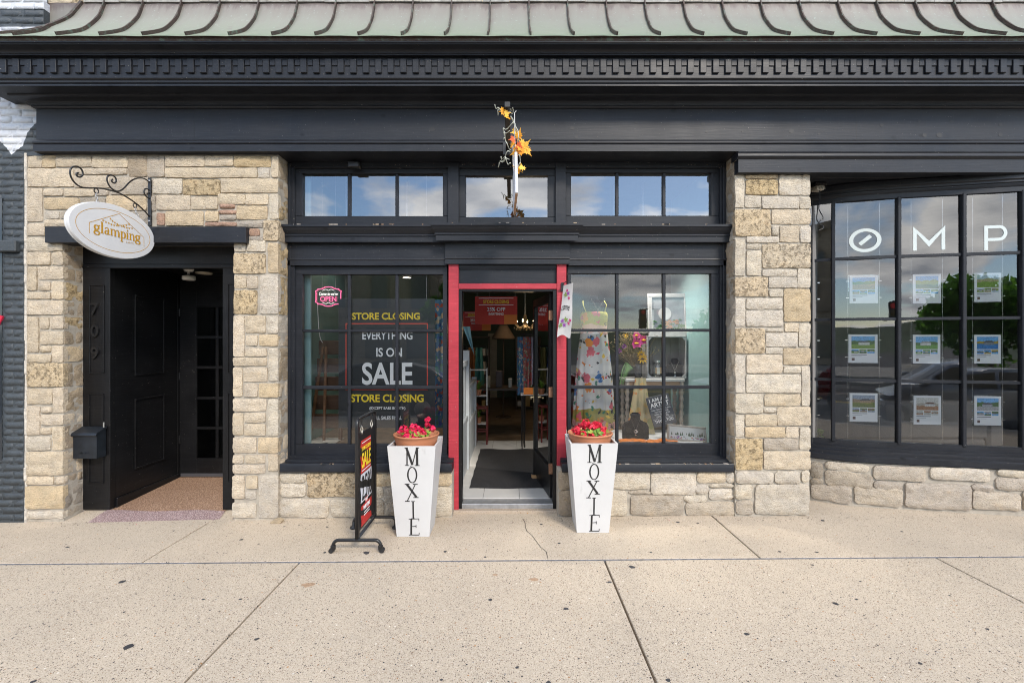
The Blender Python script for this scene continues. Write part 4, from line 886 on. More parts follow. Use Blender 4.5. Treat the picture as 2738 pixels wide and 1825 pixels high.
# ================================================================ the street opposite (seen mirrored in the panes)
def far_building(name, label, x0, x1, Y, h, wall, arched, nwin, glass_col=(.03, .05, .06)):
    t = thing(name, ((x0+x1)/2, Y, -.14), label, 'building'); cx = (x0+x1)/2
    wm = M(name+'_wall', wall, .85, var=.2, vs=1.3, bmp=.5, bs=6); gm = M(name+'_glass', glass_col, .08, var=0); tr = M(name+'_trim', [q*.7 for q in wall], .8)
    MB().box(x0-cx, x1-cx, -8, 0, 0, h, .02).build('wall', wm, t, fixn=False)
    boxo('cornice', tr, t, x0-cx-.3, x1-cx+.3, -8.2, .35, h-.5, h+.1, .05); boxo('belt_course', tr, t, x0-cx-.1, x1-cx+.1, -.1, .18, 3.6, 3.95, .03)
    st_ = (x1-x0)/nwin
    for i in range(nwin):
        c0 = x0-cx+st_*(i+.5); w_ = .62
        if arched: poly = [(c0-w_, 4.4), (c0+w_, 4.4)]+[(c0+w_*math.cos(R(a)), 6.6+w_*math.sin(R(a))) for a in range(0, 181, 20)]
        else: poly = [(c0-w_, 4.4), (c0+w_, 4.4), (c0+w_, 6.9), (c0-w_, 6.9)]
        o = MB().prism([(a+(a-c0)*.22, b+.12*(b > 5)) for a, b in poly], -.05, .10).build('window', tr, t); MB().prism(poly, .0, .112).build('pane', gm, o)
        poly2 = [(c0-1.1, .5), (c0+1.1, .5), (c0+1.1, 3.0), (c0-1.1, 3.0)]; o = MB().prism([(a*1.0, b) for a, b in poly2], -.05, .06).build('shop_window', tr, t); MB().prism([(a+(c0-a)*.06, b+(.06 if b < 1 else -.06)) for a, b in poly2], 0, .075).build('pane', gm, o)
    return t
far_building('stone_building', 'tan stone building with arched upper windows, mirrored in the left display window', -34, -5.6, -30, 9.2, (.30, .255, .19), True, 9)
far_building('corner_building', 'dark brick corner building mirrored in the bow window panes', 33, 60, -34, 8.2, (.10, .085, .08), False, 7)
LEAFM = []
for c in [(.08, .19, .03), (.13, .27, .05), (.05, .12, .025)]:
    m, t, b = NM('tree_leaf'); b.inputs['Base Color'].default_value = (*c, 1); b.inputs['Roughness'].default_value = .6; tr_ = nd(t, 'ShaderNodeBsdfTranslucent'); tr_.inputs[0].default_value = (c[0]*1.8, c[1]*1.9, c[2]*1.2, 1); ms = t.nodes.new('ShaderNodeMixShader'); ms.inputs[0].default_value = .5
    t.links.new(b.outputs[0], ms.inputs[1]); t.links.new(tr_.outputs[0], ms.inputs[2]); t.links.new(ms.outputs[0], t.nodes['Material Output'].inputs[0]); LEAFM.append(m)
BARK = M('bark', (.09, .065, .045), .9, var=.3, bmp=.6, bs=20)
def tree(name, x, y, h, r, label, n=3600):
    t = thing(name, (x, y, -.14), label, 'tree', 'trees across the street'); q = random.Random(int(x*10))
    mb = MB(); mb.tube([(0, 0, 0), (.05, 0, h*.3), (-.05, .1, h*.6), (0, 0, h*.85)], [.22, .17, .11, .03], 8)
    for k in range(7):
        a = q.uniform(0, 6.3); zz_ = h*q.uniform(.35, .6); mb.tube([(0, 0, zz_), (math.cos(a)*r*.4, math.sin(a)*r*.4, zz_+h*.13), (math.cos(a)*r*.75, math.sin(a)*r*.75, zz_+h*.2)], [.08, .05, .02], 6)
    mb.build('trunk', BARK, t, sm=True)
    cl = [(q.gauss(0, r*.42), q.gauss(0, r*.42), h*.56+q.gauss(0, h*.16), q.uniform(.5, 1.0)*r*.48) for _ in range(22)]; mb = MB()
    for i in range(n):
        cx, cy, cz, cr_ = q.choice(cl); d = Vector((q.gauss(0, 1), q.gauss(0, 1), q.gauss(0, 1))).normalized()*cr_*q.uniform(.5, 1.05)
        p = Vector((cx, cy, cz))+d; a = Vector((q.gauss(0, 1), q.gauss(0, 1), q.gauss(0, .6))).normalized()*.26; b = a.orthogonal().normalized()*.15; mb.cur = q.randrange(3)
        mb.add([p-a, p+b, p+a, p-b], [(0, 1, 2, 3)])
    mb.build('crown', LEAFM, t, fixn=False)
tree('street_tree', -4.0, -25, 6.3, 1.7, 'small street tree beside the tan stone building, mirrored in the left window')
for i, (x, y, h, r, l) in enumerate([(15.8, -25, 5.6, 3.3, 'nearest of the green trees mirrored in the bow window'), (20, -25, 6.6, 3.6, 'tall green tree mirrored behind the listing cards'), (24.5, -26, 6.4, 3.5, 'round green tree mirrored at the right end of the bow window')]): tree('street_tree', x, y, h, r, l)
hill = MB()
def hf(u, v):
    x = -150+u*330; y = -70-v*120; return (x, y, -.3+max(0, (3.5+3.5*noise.noise(Vector((x*.012, y*.012, 2)))+2*noise.noise(Vector((x*.05, y*.05, 4)))))*min(1, v*3))
hill.sheet(hf, 90, 24); tag(hill.build('hills', M('wooded_hill', (.05, .085, .035), .9, var=.5, vs=.4, bmp=1, bs=1), None, sm=True), kind='structure')
# traffic signal
ts = thing('traffic_signal', (7.9, -20.9, -.14), 'pole with two black traffic signal heads mirrored in the right display window', 'traffic light')
MB().tube([(0, 0, 0), (0, 0, 3.9)], .07, 10).build('pole', MAT_STEEL, ts); MB().tube([(-.45, 0, 3.75), (.45, 0, 3.75)], .035, 8).build('arm', MAT_STEEL, ts)
for sx in (-.45, .45):
    hd = boxo('signal_head', MAT_STEEL, ts, sx-.19, sx+.19, -.15, .15, 2.65, 3.75, .04)
    for i, c in enumerate([(.5, .02, .02), (.12, .08, .01), (.01, .08, .03)]): MB().lathe([(.13, 0), (.13, .012), (.08, .03)], (0, 0, 0), 14).build('lens', M('lens', c, .25, emit=.25 if i == 0 else 0), hd, loc=(sx, .15, 3.55-i*.35), rot=(R(-90), 0, 0))
# parked cars
def car(x, label, col, y=-6.75, flip=1):
    t = thing('parked_car', (x, y, -.28), label, 'car', 'cars parked along the kerb'); pm = M('car_paint', col, .22, .35, var=0, spec=.6); gm = M('car_glass', (.012, .015, .018), .06, var=0); rb = M('tyre_rubber', (.018, .018, .018), .8, var=.1); rm = M('alloy', (.5, .5, .52), .3, .9, var=0)
    low = [(-2.25, .35), (-2.28, .62), (-2.2, .86), (-1.65, .98), (-.95, 1.02), (1.25, 1.02), (2.05, .98), (2.25, .80), (2.27, .40), (1.9, .28), (-1.9, .28)]
    roof_ = [(-1.05, 1.0), (-.35, 1.38), (.1, 1.46), (1.0, 1.45), (1.55, 1.28), (2.0, 1.0)]
    def loft(poly, widths):
        mb = MB(); n = len(poly); vs = []
        for s_, k in widths:
            cxm = sum(p[0] for p in poly)/n; czm = sum(p[1] for p in poly)/n
            vs += [((cxm+(px-cxm)*k)*flip, s_, czm+(pz-czm)*(.9+.1*k)) for px, pz in poly]
        m = len(widths); fs = [(i*n+k, i*n+(k+1) % n, (i+1)*n+(k+1) % n, (i+1)*n+k) for i in range(m-1) for k in range(n)]+[tuple(range(n)), tuple((m-1)*n+k for k in range(n))]
        mb.add(vs, fs); return mb
    auto_smooth(loft(low, [(-.9, .90), (-.88, .97), (-.6, 1), (.6, 1), (.88, .97), (.9, .90)]).build('body', pm, t), 50)
    auto_smooth(loft(roof_, [(-.72, .86), (-.66, .97), (0, 1), (.66, .97), (.72, .86)]).build('cabin', pm, t), 50)
    for s_ in (-1, 1):
        w1 = [(-.85, 1.04), (-.28, 1.34), (.30, 1.39), (.36, 1.04)]; w2 = [(.44, 1.04), (.40, 1.39), (.95, 1.37), (1.4, 1.22), (1.6, 1.04)]
        for wp in (w1, w2): MB().prism([(a*flip, b) for a, b in wp], s_*.70, s_*.735).build('side_window', gm, t)
        for wx in (-1.4, 1.4):
            o = MB().lathe([(.2, -.1), (.31, -.1), (.33, -.07), (.33, .07), (.31, .1), (.2, .1)], (0, 0, 0), 20).build('wheel', rb, t, loc=(wx*flip, s_*.80, .33), rot=(R(90), 0, 0)); MB().lathe([(.05, -.105), (.2, -.10), (.2, .10), (.05, .105)], (0, 0, 0), 14).build('rim', rm, o)
        boxo('door_handle', rm, t, .2*flip, .36*flip, s_*.9, s_*.92, .86, .89); boxo('door_mirror', pm, t, -.85*flip, -.68*flip, s_*.86, s_*1.02, 1.0, 1.13, .03)
    for sx_ in (-2.25, 2.22): boxo('lamp', M('lamp_lens', (.6, .6, .6) if sx_ < 0 else (.4, .02, .02), .15, var=0), t, sx_*flip-.03, sx_*flip+.05, .5, .8, .62, .76, .02)
    MB().prism([(a*flip, b) for a, b in [(-1.0, 1.02), (-.38, 1.36), (-.36, 1.33), (-.95, 1.0)]], -.6, .6).build('windscreen', gm, t)
    return t
car(-3.5, 'black parked car mirrored low in the left display window', (.015, .016, .018)); car(-.15, 'red car on the road mirrored behind the leftmost listing cards', (.32, .012, .015), -10.2, -1); car(7.1, 'silver parked car mirrored at the right of the bow window', (.30, .31, .33))
# ================================================================ things on and before the facade
GOLD = M('gold_print', (.47, .25, .015), .45, var=0)
# ---- planters with stencilled letters
def ribs(mb, segs, x0, z0, w_, h_, y):
    for i, (pts, wd) in enumerate(segs): ribbon(mb, [(x0+px*w_, z0+pz*h_) for px, pz in pts], [q*w_ for q in wd] if isinstance(wd, list) else wd*w_, y-.0002*i, .0015)
LET = {
 'M': [([(.02, 0), (.30, 0)], .05), ([(.16, 0), (.18, 1)], .085), ([(.02, 1), (.24, 1)], .05), ([(.14, 1), (.52, .03)], .15), ([(.52, .03), (.82, 1)], .06), ([(.78, 1), (.98, 1)], .05), ([(.84, 1), (.84, 0)], .15), ([(.68, 0), (1.0, 0)], .05)],
 'O': [(arc(.5, .48, .40, .46, 100, 460, 30), [.07+.07*abs(math.cos(R(100+12*i))) for i in range(31)]), ([(.30, 1.0), (.50, .955)], .05)],
 'X': [([(.0, 1), (.34, 1)], .06), ([(.15, 1), (.84, .24)], .16), ([(.62, .22), (1.0, .22)], .06), ([(.78, 1), (.16, 0)], .07), ([(.60, 1), (.95, 1)], .06), ([(0, 0), (.34, 0)], .06)],
 'I': [([(.1, 1), (.9, 1)], .14), ([(.5, 1), (.5, 0)], .34), ([(.0, 0), (.9, 0)], .14)],
 'E': [([(.0, .98), (.95, 1.0)], .06), ([(.95, 1.02), (.95, .86)], .06), ([(.24, 1), (.20, 0)], .17), ([(.22, .52), (.68, .54)], .06), ([(.68, .62), (.68, .44)], .06), ([(.0, 0), (.95, .0)], .07), ([(.95, .0), (.97, .14)], .06)]}
m, t, b = NM('planter_white'); b.inputs['Roughness'].default_value = .55; p = pos(t); c = mixc(t, ramp(t, noi(t, p, 3, 5), [(.3, 0.0), (.7, 1.0)]), (.53, .53, .525), (.58, .58, .575)); c = mixc(t, ramp(t, noi(t, pos(t, (1, 1, .45)), 13, 6, .7), [(.63, 0.0), (.74, .5)]), c, (.36, .35, .33)); c = mixc(t, ramp(t, noi(t, p, 70, 4, .7), [(.70, 0.0), (.74, .6)]), c, (.25, .22, .2)); t.links.new(c, b.inputs['Base Color']); bump(t, b, noi(t, pos(t, (14, 14, 1)), 6, 4), .08, .004); PLW = m
def planter(x, y, label, seed):
    t = thing('planter_box', (x, y, gz(x)+.002), label, 'planter', 'tall white planters beside the door'); a, b, h_ = .139, .203, .785
    mb = MB(); k = .016
    def ring(s_, z): return [(-s_, -s_, z), (s_, -s_, z), (s_, s_, z), (-s_, s_, z)]
    vs = ring(a, 0)+ring(b, h_)+ring(b-k, h_)+ring(a+.03, .5*h_)
    fs = [(3, 2, 1, 0)]+[(i+4*j, (i+1) % 4+4*j, (i+1) % 4+4*j+4, i+4*j+4) for j in range(3) for i in range(4)]+[(12, 13, 14, 15)]
    mb.add(vs, fs); mb.build('box', PLW, t)
    boxo('base_shade_pad', MAT_INK, t, -a+.012, a-.012, -a+.012, a-.012, -.004, .0, 0)  # black pad painted in for the shade under the box
    ang = math.atan((b-a)/h_); sl = math.hypot(b-a, h_)
    # letter rows measured up the sloping front: (letter, centre x, bottom, top, width)
    for (ch, cx, z0, z1, w_) in (('M', .004, .622, .773, .126), ('O', .003, .470, .615, .092), ('X', -.004, .312, .460, .115), ('I', .006, .160, .310, .038), ('E', .012, .016, .158, .090)):
        mb = MB(); ribs(mb, LET[ch], -w_/2, 0, w_, (z1-z0)*sl/h_, -.0012)
        mb.build('letter', MAT_INK, t, loc=(cx, -a-(b-a)*z0/h_-.0005, z0), rot=(ang, 0, 0))
    return t
PLN = [(-.845, -.236), (.70, -.186)]
planter(*PLN[0], 'tall tapered white planter lettered MOXIE, left of the red door frame', 1); planter(*PLN[1], 'tall tapered white planter lettered MOXIE, right of the red door frame', 2)
TERRA = M('terracotta_plastic', (.47, .19, .095), .5, var=.08, vs=5, bmp=.04); SOIL = M('soil', (.05, .034, .022), .95, var=.4, vs=60, bmp=1, bs=60)
LEAFG = [M('geranium_leaf', c, .55, var=.25, vs=30) for c in ((.10, .20, .02), (.17, .27, .03), (.24, .30, .04))]
REDS = [M('geranium_petal', c, .5, var=.15, vs=40) for c in ((.62, .008, .035), (.72, .015, .055), (.45, .004, .025))]; PINKS = [M('pink_petal', c, .5, var=.15, vs=40) for c in ((.66, .008, .065), (.76, .018, .10), (.48, .004, .04))]
def pot(x, y, label):
    t = thing('flower_pot', (x, y, .678), label, 'flower pot', 'terracotta bowls in the planters')
    MB().lathe([(.15, 0), (.172, .06), (.186, .13), (.196, .158), (.200, .160), (.200, .172), (.190, .172), (.180, .13), (.165, .115), (.02, .115)], (0, 0, 0), 40).build('bowl', TERRA, t, sm=True); MB().lathe([(.178, .118), (.10, .128), (.0, .132)], (0, 0, 0), 18).build('soil', SOIL, t)
    return t
def scallop(mb, p, nrm, r, q):
    nrm = nrm.normalized(); a = nrm.orthogonal().normalized(); b = nrm.cross(a); n = 10; st = q.uniform(0, 6.3)
    vs = [p-nrm*r*.12]+[p+(a*math.cos(st+6.283*k/n)+b*math.sin(st+6.283*k/n))*r*(1 if k % 2 else .84)*(.25 if k == 0 else 1)+nrm*r*(.10 if k % 2 else .02) for k in range(n)]
    mb.add(vs, [(0, k+1, (k+1) % n+1) for k in range(n)])
def geranium(x, y, heads, label, pet, seed):
    q = random.Random(seed); t = thing('geranium_plant', (x, y, .793), label, 'plant', 'geraniums in bowls')
    st = MB()
    for i in range(58):
        a = q.uniform(0, 6.3) if i < 34 else q.uniform(3.3, 6.1); rr = q.uniform(.01, .135) if i < 34 else q.uniform(.07, .16); p = Vector((math.cos(a)*rr, math.sin(a)*rr*.8-.01, q.uniform(.03, .085))); mb = MB(); mb.cur = 0
        scallop(mb, p, Vector((math.cos(a)*.5+q.gauss(0, .3), math.sin(a)*.5-.35+q.gauss(0, .3), 1)), q.uniform(.018, .032), q); mb.build('leaf', q.choice(LEAFG), t, fixn=False); st.tube([(p.x*.35, p.y*.35, .012), p*.8, p], .0025, 5)
    for (hx_, hz_, r, hy_) in heads:
        c = Vector((hx_, hy_, hz_)); st.tube([(hx_*.3, hy_*.3, .01), (hx_*.7, hy_*.8, hz_*.6), c], .003, 5); mb = MB(); n = int(46*(r/.04)**1.5)+10
        for k in range(n):
            d = Vector((q.gauss(0, 1), q.gauss(0, 1), q.gauss(0, .8)+.25)).normalized(); p = c+d*r*q.uniform(.55, 1.05)*Vector((1, 1, .8)).length/1.62; mb.cur = q.choice((0, 0, 1, 1, 2)); nn = (d+Vector((q.gauss(0, .4), q.gauss(0, .4), q.gauss(0, .4)))).normalized(); a = nn.orthogonal().normalized(); b = nn.cross(a)
            for m_ in range(5):
                th = m_*1.2566+k; e = a*math.cos(th)+b*math.sin(th); f_ = a*math.cos(th+.5)+b*math.sin(th+.5); g_ = a*math.cos(th-.5)+b*math.sin(th-.5); s_ = .0125
                mb.add([p, p+f_*s_*.8+nn*.002, p+e*s_*1.15+nn*.004, p+g_*s_*.8+nn*.002], [(0, 1, 2, 3)])
        mb.build('flower_head', pet, t, fixn=False)
    st.build('stems', LEAFG[0], t, sm=True)
pot(*PLN[0], 'round terracotta bowl in the planter left of the door'); pot(*PLN[1], 'round terracotta bowl in the planter right of the door')
geranium(*PLN[0], [(-.105, .085, .047, -.06), (-.02, .10, .044, -.02), (.035, .085, .042, -.06), (-.06, .05, .034, -.11), (.015, .045, .034, -.12), (.09, .125, .020, .03), (.145, .10, .026, -.02), (.075, .07, .032, -.08), (.09, .165, .022, .05)], 'pink-red geranium with loose flower stalks in the left bowl', PINKS, 11)
geranium(*PLN[1], [(-.13, .075, .044, -.05), (-.085, .045, .04, -.10), (-.035, .125, .045, .0), (.02, .10, .040, -.03), (.055, .115, .044, -.01), (.10, .075, .047, -.05), (-.01, .045, .026, -.12), (.085, .03, .03, -.11), (-.06, .10, .035, .06)], 'full red geranium in the right bowl before the dress', REDS, 12)
# ---- sale sign stand
SX = -1.228; sst = thing('sale_sign_stand', (SX, -.42, gz(SX)+.001), 'black rolling sign stand with red and yellow sale poster, standing edge-on', 'sign stand'); yn, yf = -.232, .232; zt, zbm = 1.05, .105
def L_(pts, r=.0145, n=10): return MB().tube(pts, r, n)
fp = [(0, yn, zbm), (0, yn, zt-.05)]+[(0, yn+.05-.05*math.cos(R(a)), zt-.05+.05*math.sin(R(a))) for a in range(15, 91, 15)]+[(0, yf-.05+.05*math.sin(R(a)), zt-.05+.05*math.cos(R(a))) for a in range(0, 91, 15)]+[(0, yf, zbm), (0, yn, zbm)]
L_(fp, .0145).build('frame', MAT_STEEL, sst, sm=True)
MB().box(-.012, .012, yn+.012, yn+.03, zbm, zt-.06).build('channel', MAT_STEEL, sst, fixn=False); MB().box(-.012, .012, yf-.03, yf-.012, zbm, zt-.06).build('channel', MAT_STEEL, sst, fixn=False)
for y_, near in ((yn, True), (yf, False)):
    hw_ = .188; zl = .098; pth = [(-hw_, y_, .05), (-hw_, y_, zl-.045)]+[(-hw_+.045-.045*math.cos(R(a)), y_, zl-.045+.045*math.sin(R(a))) for a in range(15, 91, 15)]+[(hw_-.045+.045*math.sin(R(a)), y_, zl-.045+.045*math.cos(R(a))) for a in range(0, 91, 15)]+[(hw_, y_, .05)]
    L_(pth, .0135).build('foot_bar', MAT_STEEL, sst, sm=True)
    for s_ in (-1, 1):
        if near:
            o = MB().lathe([(.017, .02), (.020, .03), (.020, .056), (.014, .06)], (s_*hw_, y_, 0), 12).build('caster', MAT_STEEL, sst)
            for e in (-.010, .010): MB().lathe([(.008, -.007), (.0185, -.007), (.0185, .007), (.008, .007)], (0, 0, 0), 14).build('wheel', M('caster_rubber', (.015, .015, .016), .6), o, loc=(s_*hw_+s_*.012, y_+e*1.1, .0195), rot=(R(90), 0, 0))
        else: MB().lathe([(.034, .0), (.036, .006), (.034, .014), (.016, .018), (.015, .06)], (s_*hw_, y_, 0), 16).build('foot_pad', MAT_STEEL, sst, sm=True)
pn = boxo('panel', M('black_board', (.012, .012, .013), .45, var=.15), sst, -.006, .006, yn+.04, yf-.035, .15, .93, .002)
PRED = M('poster_red', (.52, .035, .03), .5, var=.06); PWH = M('poster_white', (.66, .67, .72), .5, var=.04)
def psheet(name, y0, y1, z0, z1, mat, d=.0075):
    m_ = MB(); m_.sheet(lambda u, v: (d+.003*math.sin(7*v+2*u), y0+(y1-y0)*u, z0+(z1-z0)*v), 4, 6); return m_.build(name, mat, pn)
y0p, y1p = -.165, .085
psheet('poster', y0p, y1p, .595, .865, PRED); psheet('poster', y0p, y1p+.02, .36, .592, PWH); psheet('poster', y0p+.01, y1p+.02, .135+.03, .335, PRED); psheet('poster', -.07, .0, .337, .378, PRED, .011)
def stx(s_, yc, zc_, w_, h_, mat, bold=.015): link('lettering', text_mesh(s_, w_, h_, .001, bold, 1, mat), pn, (.013, yc, zc_), (0, 0, R(90)))
stx('STORE CLOSING', -.04, .795, .225, .032, MAT_YEL); stx('SALE', -.04, .70, .225, .125, MAT_YEL, .02); stx('25%', -.03, .475, .235, .20, MAT_INK, .0); stx('OFF', -.035, .357, .055, .03, MAT_WPRINT); stx('EVERYTHING', -.03, .305, .16, .035, MAT_WPRINT)
for zz_ in (.262, .240): boxo('text_rule', MAT_WPRINT, pn, .0125, .0135, -.10, .04, zz_, zz_+.008, 0)
for zz_ in (.84, .615): boxo('text_rule', MAT_WPRINT, pn, .0125, .0135, -.15, .07, zz_, zz_+.006, 0)
for y_ in (-.13, .12):
    MB().tube([(.004, y_, .915), (.012, y_+.008, .95), (.004, y_-.004, .985), (-.004, y_, .955), (.004, y_, .915)], .003, 6).build('twine', M('white_twine', (.6, .57, .5), .8), sst); MB().tube([(0, y_, zt-.0145), (.003, y_+.006, .99), (0, y_, .975)], .006, 6).build('clip', MAT_STEEL, sst)
# ---- scrolled bracket and oval sign
BXX = -3.39
def byz(zx, zy):
    u = 150+zx/5.227; v = 420+zy/5.227; d = -BXX*F/(CU-u); return d-D, H+(CV-v)/F*d
sb = thing('sign_bracket', (BXX, -.012, 2.75), 'black scrolled iron bracket on the stone wall above the entry', 'bracket')
def lb(p): return (0, p[0]+.012, p[1]-2.75)
c1 = [(312, 218), (285, 228), (297, 266), (335, 278), (370, 250), (368, 195), (330, 145), (265, 128), (212, 152), (194, 212), (215, 290), (260, 355), (320, 403), (385, 425), (450, 430), (540, 430), (640, 437), (740, 458), (840, 485), (940, 530), (1040, 590), (1130, 655), (1230, 745), (1310, 835), (1372, 905)]
c2 = [(792, 308), (775, 322), (786, 346), (815, 362), (838, 338), (834, 295), (800, 260), (755, 250), (717, 275), (712, 320), (732, 378), (770, 430), (820, 465), (870, 475), (920, 455), (965, 415), (1010, 365), (1070, 318), (1140, 292), (1210, 292), (1270, 320), (1320, 370), (1352, 440), (1361, 500), (1350, 550), (1320, 575), (1280, 565), (1240, 520), (1229, 470), (1250, 440), (1285, 447), (1302, 475), (1294, 500), (1270, 505)]
for c_ in (c1, c2): MB().tube([lb((p.x, p.y)) for p in spline([byz(*q) for q in c_], 4)], .0062, 8).build('scroll', MAT_STEEL, sb, sm=True)
boxo('mounting_bar', MAT_STEEL, sb, -.014, .014, -.004, .008, -.01, .44, .002)
for zz_ in (.41, .035): MB().lathe([(.008, 0), (.008, .004), (.003, .006)], (0, 0, 0), 10).build('screw', M('zinc', (.5, .5, .5), .35, .8), sb, loc=(0, -.004, zz_), rot=(R(90), 0, 0))
ringc = []
for (zx, zy, r) in ((562, 470, .020), (1102, 675, .019)):
    p = byz(zx, zy); ringc.append(p); MB().tube([(0, p[0]+.012+r*math.cos(R(a)), p[1]-2.75+r*math.sin(R(a))) for a in range(0, 360, 24)], .004, 6, closed=True).build('ring', MAT_STEEL, sb, sm=True)
oc = Vector((-3.372, -.415, 2.588)); ov = thing('oval_sign', oc, 'white oval hanging sign lettered glamping in gold', 'hanging sign', rot=(0, 0, R(85)))
EA, EB = .372, .222; n = 64
def ell(a, b, y): return [(a*math.cos(6.28318*k/n), y, b*math.sin(6.28318*k/n)) for k in range(n)]
mb = MB(); rings = [ell(EA-.010, EB-.010, -.0275), ell(EA-.004, EB-.004, -.0272), ell(EA-.001, EB-.001, -.024), ell(EA, EB, -.014), ell(EA-.004, EB-.004, -.012), ell(EA-.004, EB-.004, .002), ell(EA, EB, .004), ell(EA-.001, EB-.001, .012), ell(EA-.008, EB-.008, .016)]
vs = [p for r_ in rings for p in r_]; fs = [tuple(range(n))[::-1], tuple(8*n+k for k in range(n))]+[(i*n+k, i*n+(k+1) % n, (i+1)*n+(k+1) % n, (i+1)*n+k) for i in range(8) for k in range(n)]
mb.add(vs, fs); auto_smooth(mb.build('board', M('sign_white', (.62, .63, .64), .35, var=.02), ov), 40)
mb = MB(); rr = [(EA-.052)*1.0, (EB-.052)]; ribbon(mb, [(rr[0]*math.cos(6.28318*k/n), rr[1]*math.sin(6.28318*k/n)) for k in range(n+1)], .0034, -.0285, .001); mb.build('gold_border', GOLD, ov)
def eto(zx, zy):      # point on the sign face measured along it
    u = 150+zx/5.227; v = 420+zy/5.227; ca, sa = math.cos(R(85)), math.sin(R(85)); k = (u-CU)/F
    s_ = (k*(D+oc.y)-oc.x)/(ca-k*sa); d = D+oc.y+s_*sa; return s_, H+(CV-v)/F*d-oc.z
mb = MB()
for i, pl_ in enumerate(([(420, 1062), (420, 910)], [(420, 910), (838, 790)], [(838, 790), (1185, 1122)], [(1185, 1122), (1188, 1252)])): ribbon(mb, [eto(*p) for p in pl_], .0036, -.0285-.0003*i, .001)
for i, pl_ in enumerate(([(610, 870), (690, 918), (790, 948), (880, 962), (960, 985), (1025, 988)], [(714, 850), (760, 900), (810, 930), (860, 945), (920, 945), (980, 930)])): ribbon(mb, [tuple(p) for p in spline([eto(*q) for q in pl_], 4)], .0016, -.0285-.0003*i, .001)
mb.build('house_outline', GOLD, ov)
mb = MB()
for (zx, zy) in [(612, 876), (652, 900), (693, 916), (730, 934), (768, 945), (806, 950), (832, 950), (876, 958), (910, 968), (946, 980), (980, 986), (1020, 988), (715, 853), (745, 884), (778, 908), (812, 928), (900, 955), (938, 944), (976, 934)]:
    p = eto(zx, zy); mb.prism([(p[0]+.0062*math.cos(R(a)), p[1]-.004+.0075*math.sin(R(a))) for a in range(0, 360, 45)], -.0290, -.0282)
o = mb.build('bulb_string', GOLD, ov); o['kind'] = 'stuff'
# 'glamping' drawn with thick stems, hairlines and slab feet
def glyph(ch):
    A = arc; s_ = []
    if ch == 'g': s_ = [(A(.42, .66, .30, .30, 0, 360, 20), [.10+.12*abs(math.cos(R(18*i))) for i in range(21)]), ([(.62, .90), (.78, 1.0), (.92, .96)], .12), ([(.22, .40), (.12, .28), (.30, .17), (.62, .14)], [.08, .12, .14, .2]), (A(.44, -.10, .38, .26, 60, 420, 22), [.10+.10*abs(math.cos(R(60+16*i))) for i in range(23)])]
    if ch == 'l': s_ = [([(.30, 1.62), (.30, 0)], .22), ([(.08, 1.60), (.30, 1.60)], .07), ([(.06, .03), (.56, .03)], .07)]
    if ch == 'a': s_ = [([(.62, .72), (.62, .14), (.72, .03), (.86, .08)], [.2, .2, .14, .06]), ([(.62, .72), (.56, .92), (.36, .98), (.18, .88), (.16, .74)], [.18, .12, .08, .10, .16]), (A(.36, .26, .22, .24, 60, 330, 16), [.08+.14*abs(math.sin(R(60+17*i-90))) for i in range(17)]), ([(.44, .50), (.62, .58)], .07)]
    if ch in 'mn':
        k = 2 if ch == 'm' else 1; s_ = [([(.22, .98), (.22, 0)], .2), ([(.02, .95), (.22, .95)], .07), ([(.04, .03), (.42, .03)], .07)]
        for i in range(k): o_ = .56*i; s_ += [([(.24+o_, .74), (.36+o_, .92), (.52+o_, .97), (.66+o_, .88), (.74+o_, .70)], [.06, .08, .10, .14, .18]), ([(.76+o_, .74), (.76+o_, 0)], .2), ([(.60+o_, .03), (.94+o_, .03)], .07)]
    if ch == 'p': s_ = [([(.22, .98), (.22, -.55)], .2), ([(.02, .95), (.22, .95)], .07), ([(.02, -.53), (.46, -.53)], .07), (A(.48, .49, .30, .46, 130, -130, 20), [.06+.16*abs(math.cos(R(130-13*i))) for i in range(21)])]
    if ch == 'i': s_ = [([(.26, .98), (.26, 0)], .2), ([(.06, .95), (.26, .95)], .07), ([(.06, .03), (.48, .03)], .07), (A(.26, 1.30, .06, .06, 0, 360, 10), .13)]
    return s_
ADV = dict(g=.92, l=.60, a=.90, m=1.58, p=.90, i=.54, n=1.02); tot = sum(ADV[c] for c in 'glamping')
pA = eto(480, 1050); pB = eto(1138, 1200); W0 = pB[0]-pA[0]; sc_ = W0/tot; hx_ = sc_*.98
pe = eto(600, 1062); zb_ = pe[1]; x = pA[0]; off = 0
for ch in 'glamping':
    mb = MB(); segs = glyph(ch)
    for i, (pts, wd) in enumerate(segs): ribbon(mb, [(px*sc_, pz*hx_*1.05) for px, pz in pts], [q*sc_*1.2 for q in wd] if isinstance(wd, list) else wd*sc_*1.2, -.0290-.0003*i, .0006)
    mb.build('letter', GOLD, ov, loc=(x, 0, zb_)); x += ADV[ch]*sc_
p = eto(990, 1196); link('letter', text_mesh('LOFT', .066, .013, .001, 0, 1.4, GOLD), ov, (p[0], -.029, p[1]))
Minv = Euler((0, 0, R(85))).to_matrix().to_4x4(); Minv.translation = oc; Minv = Minv.inverted()
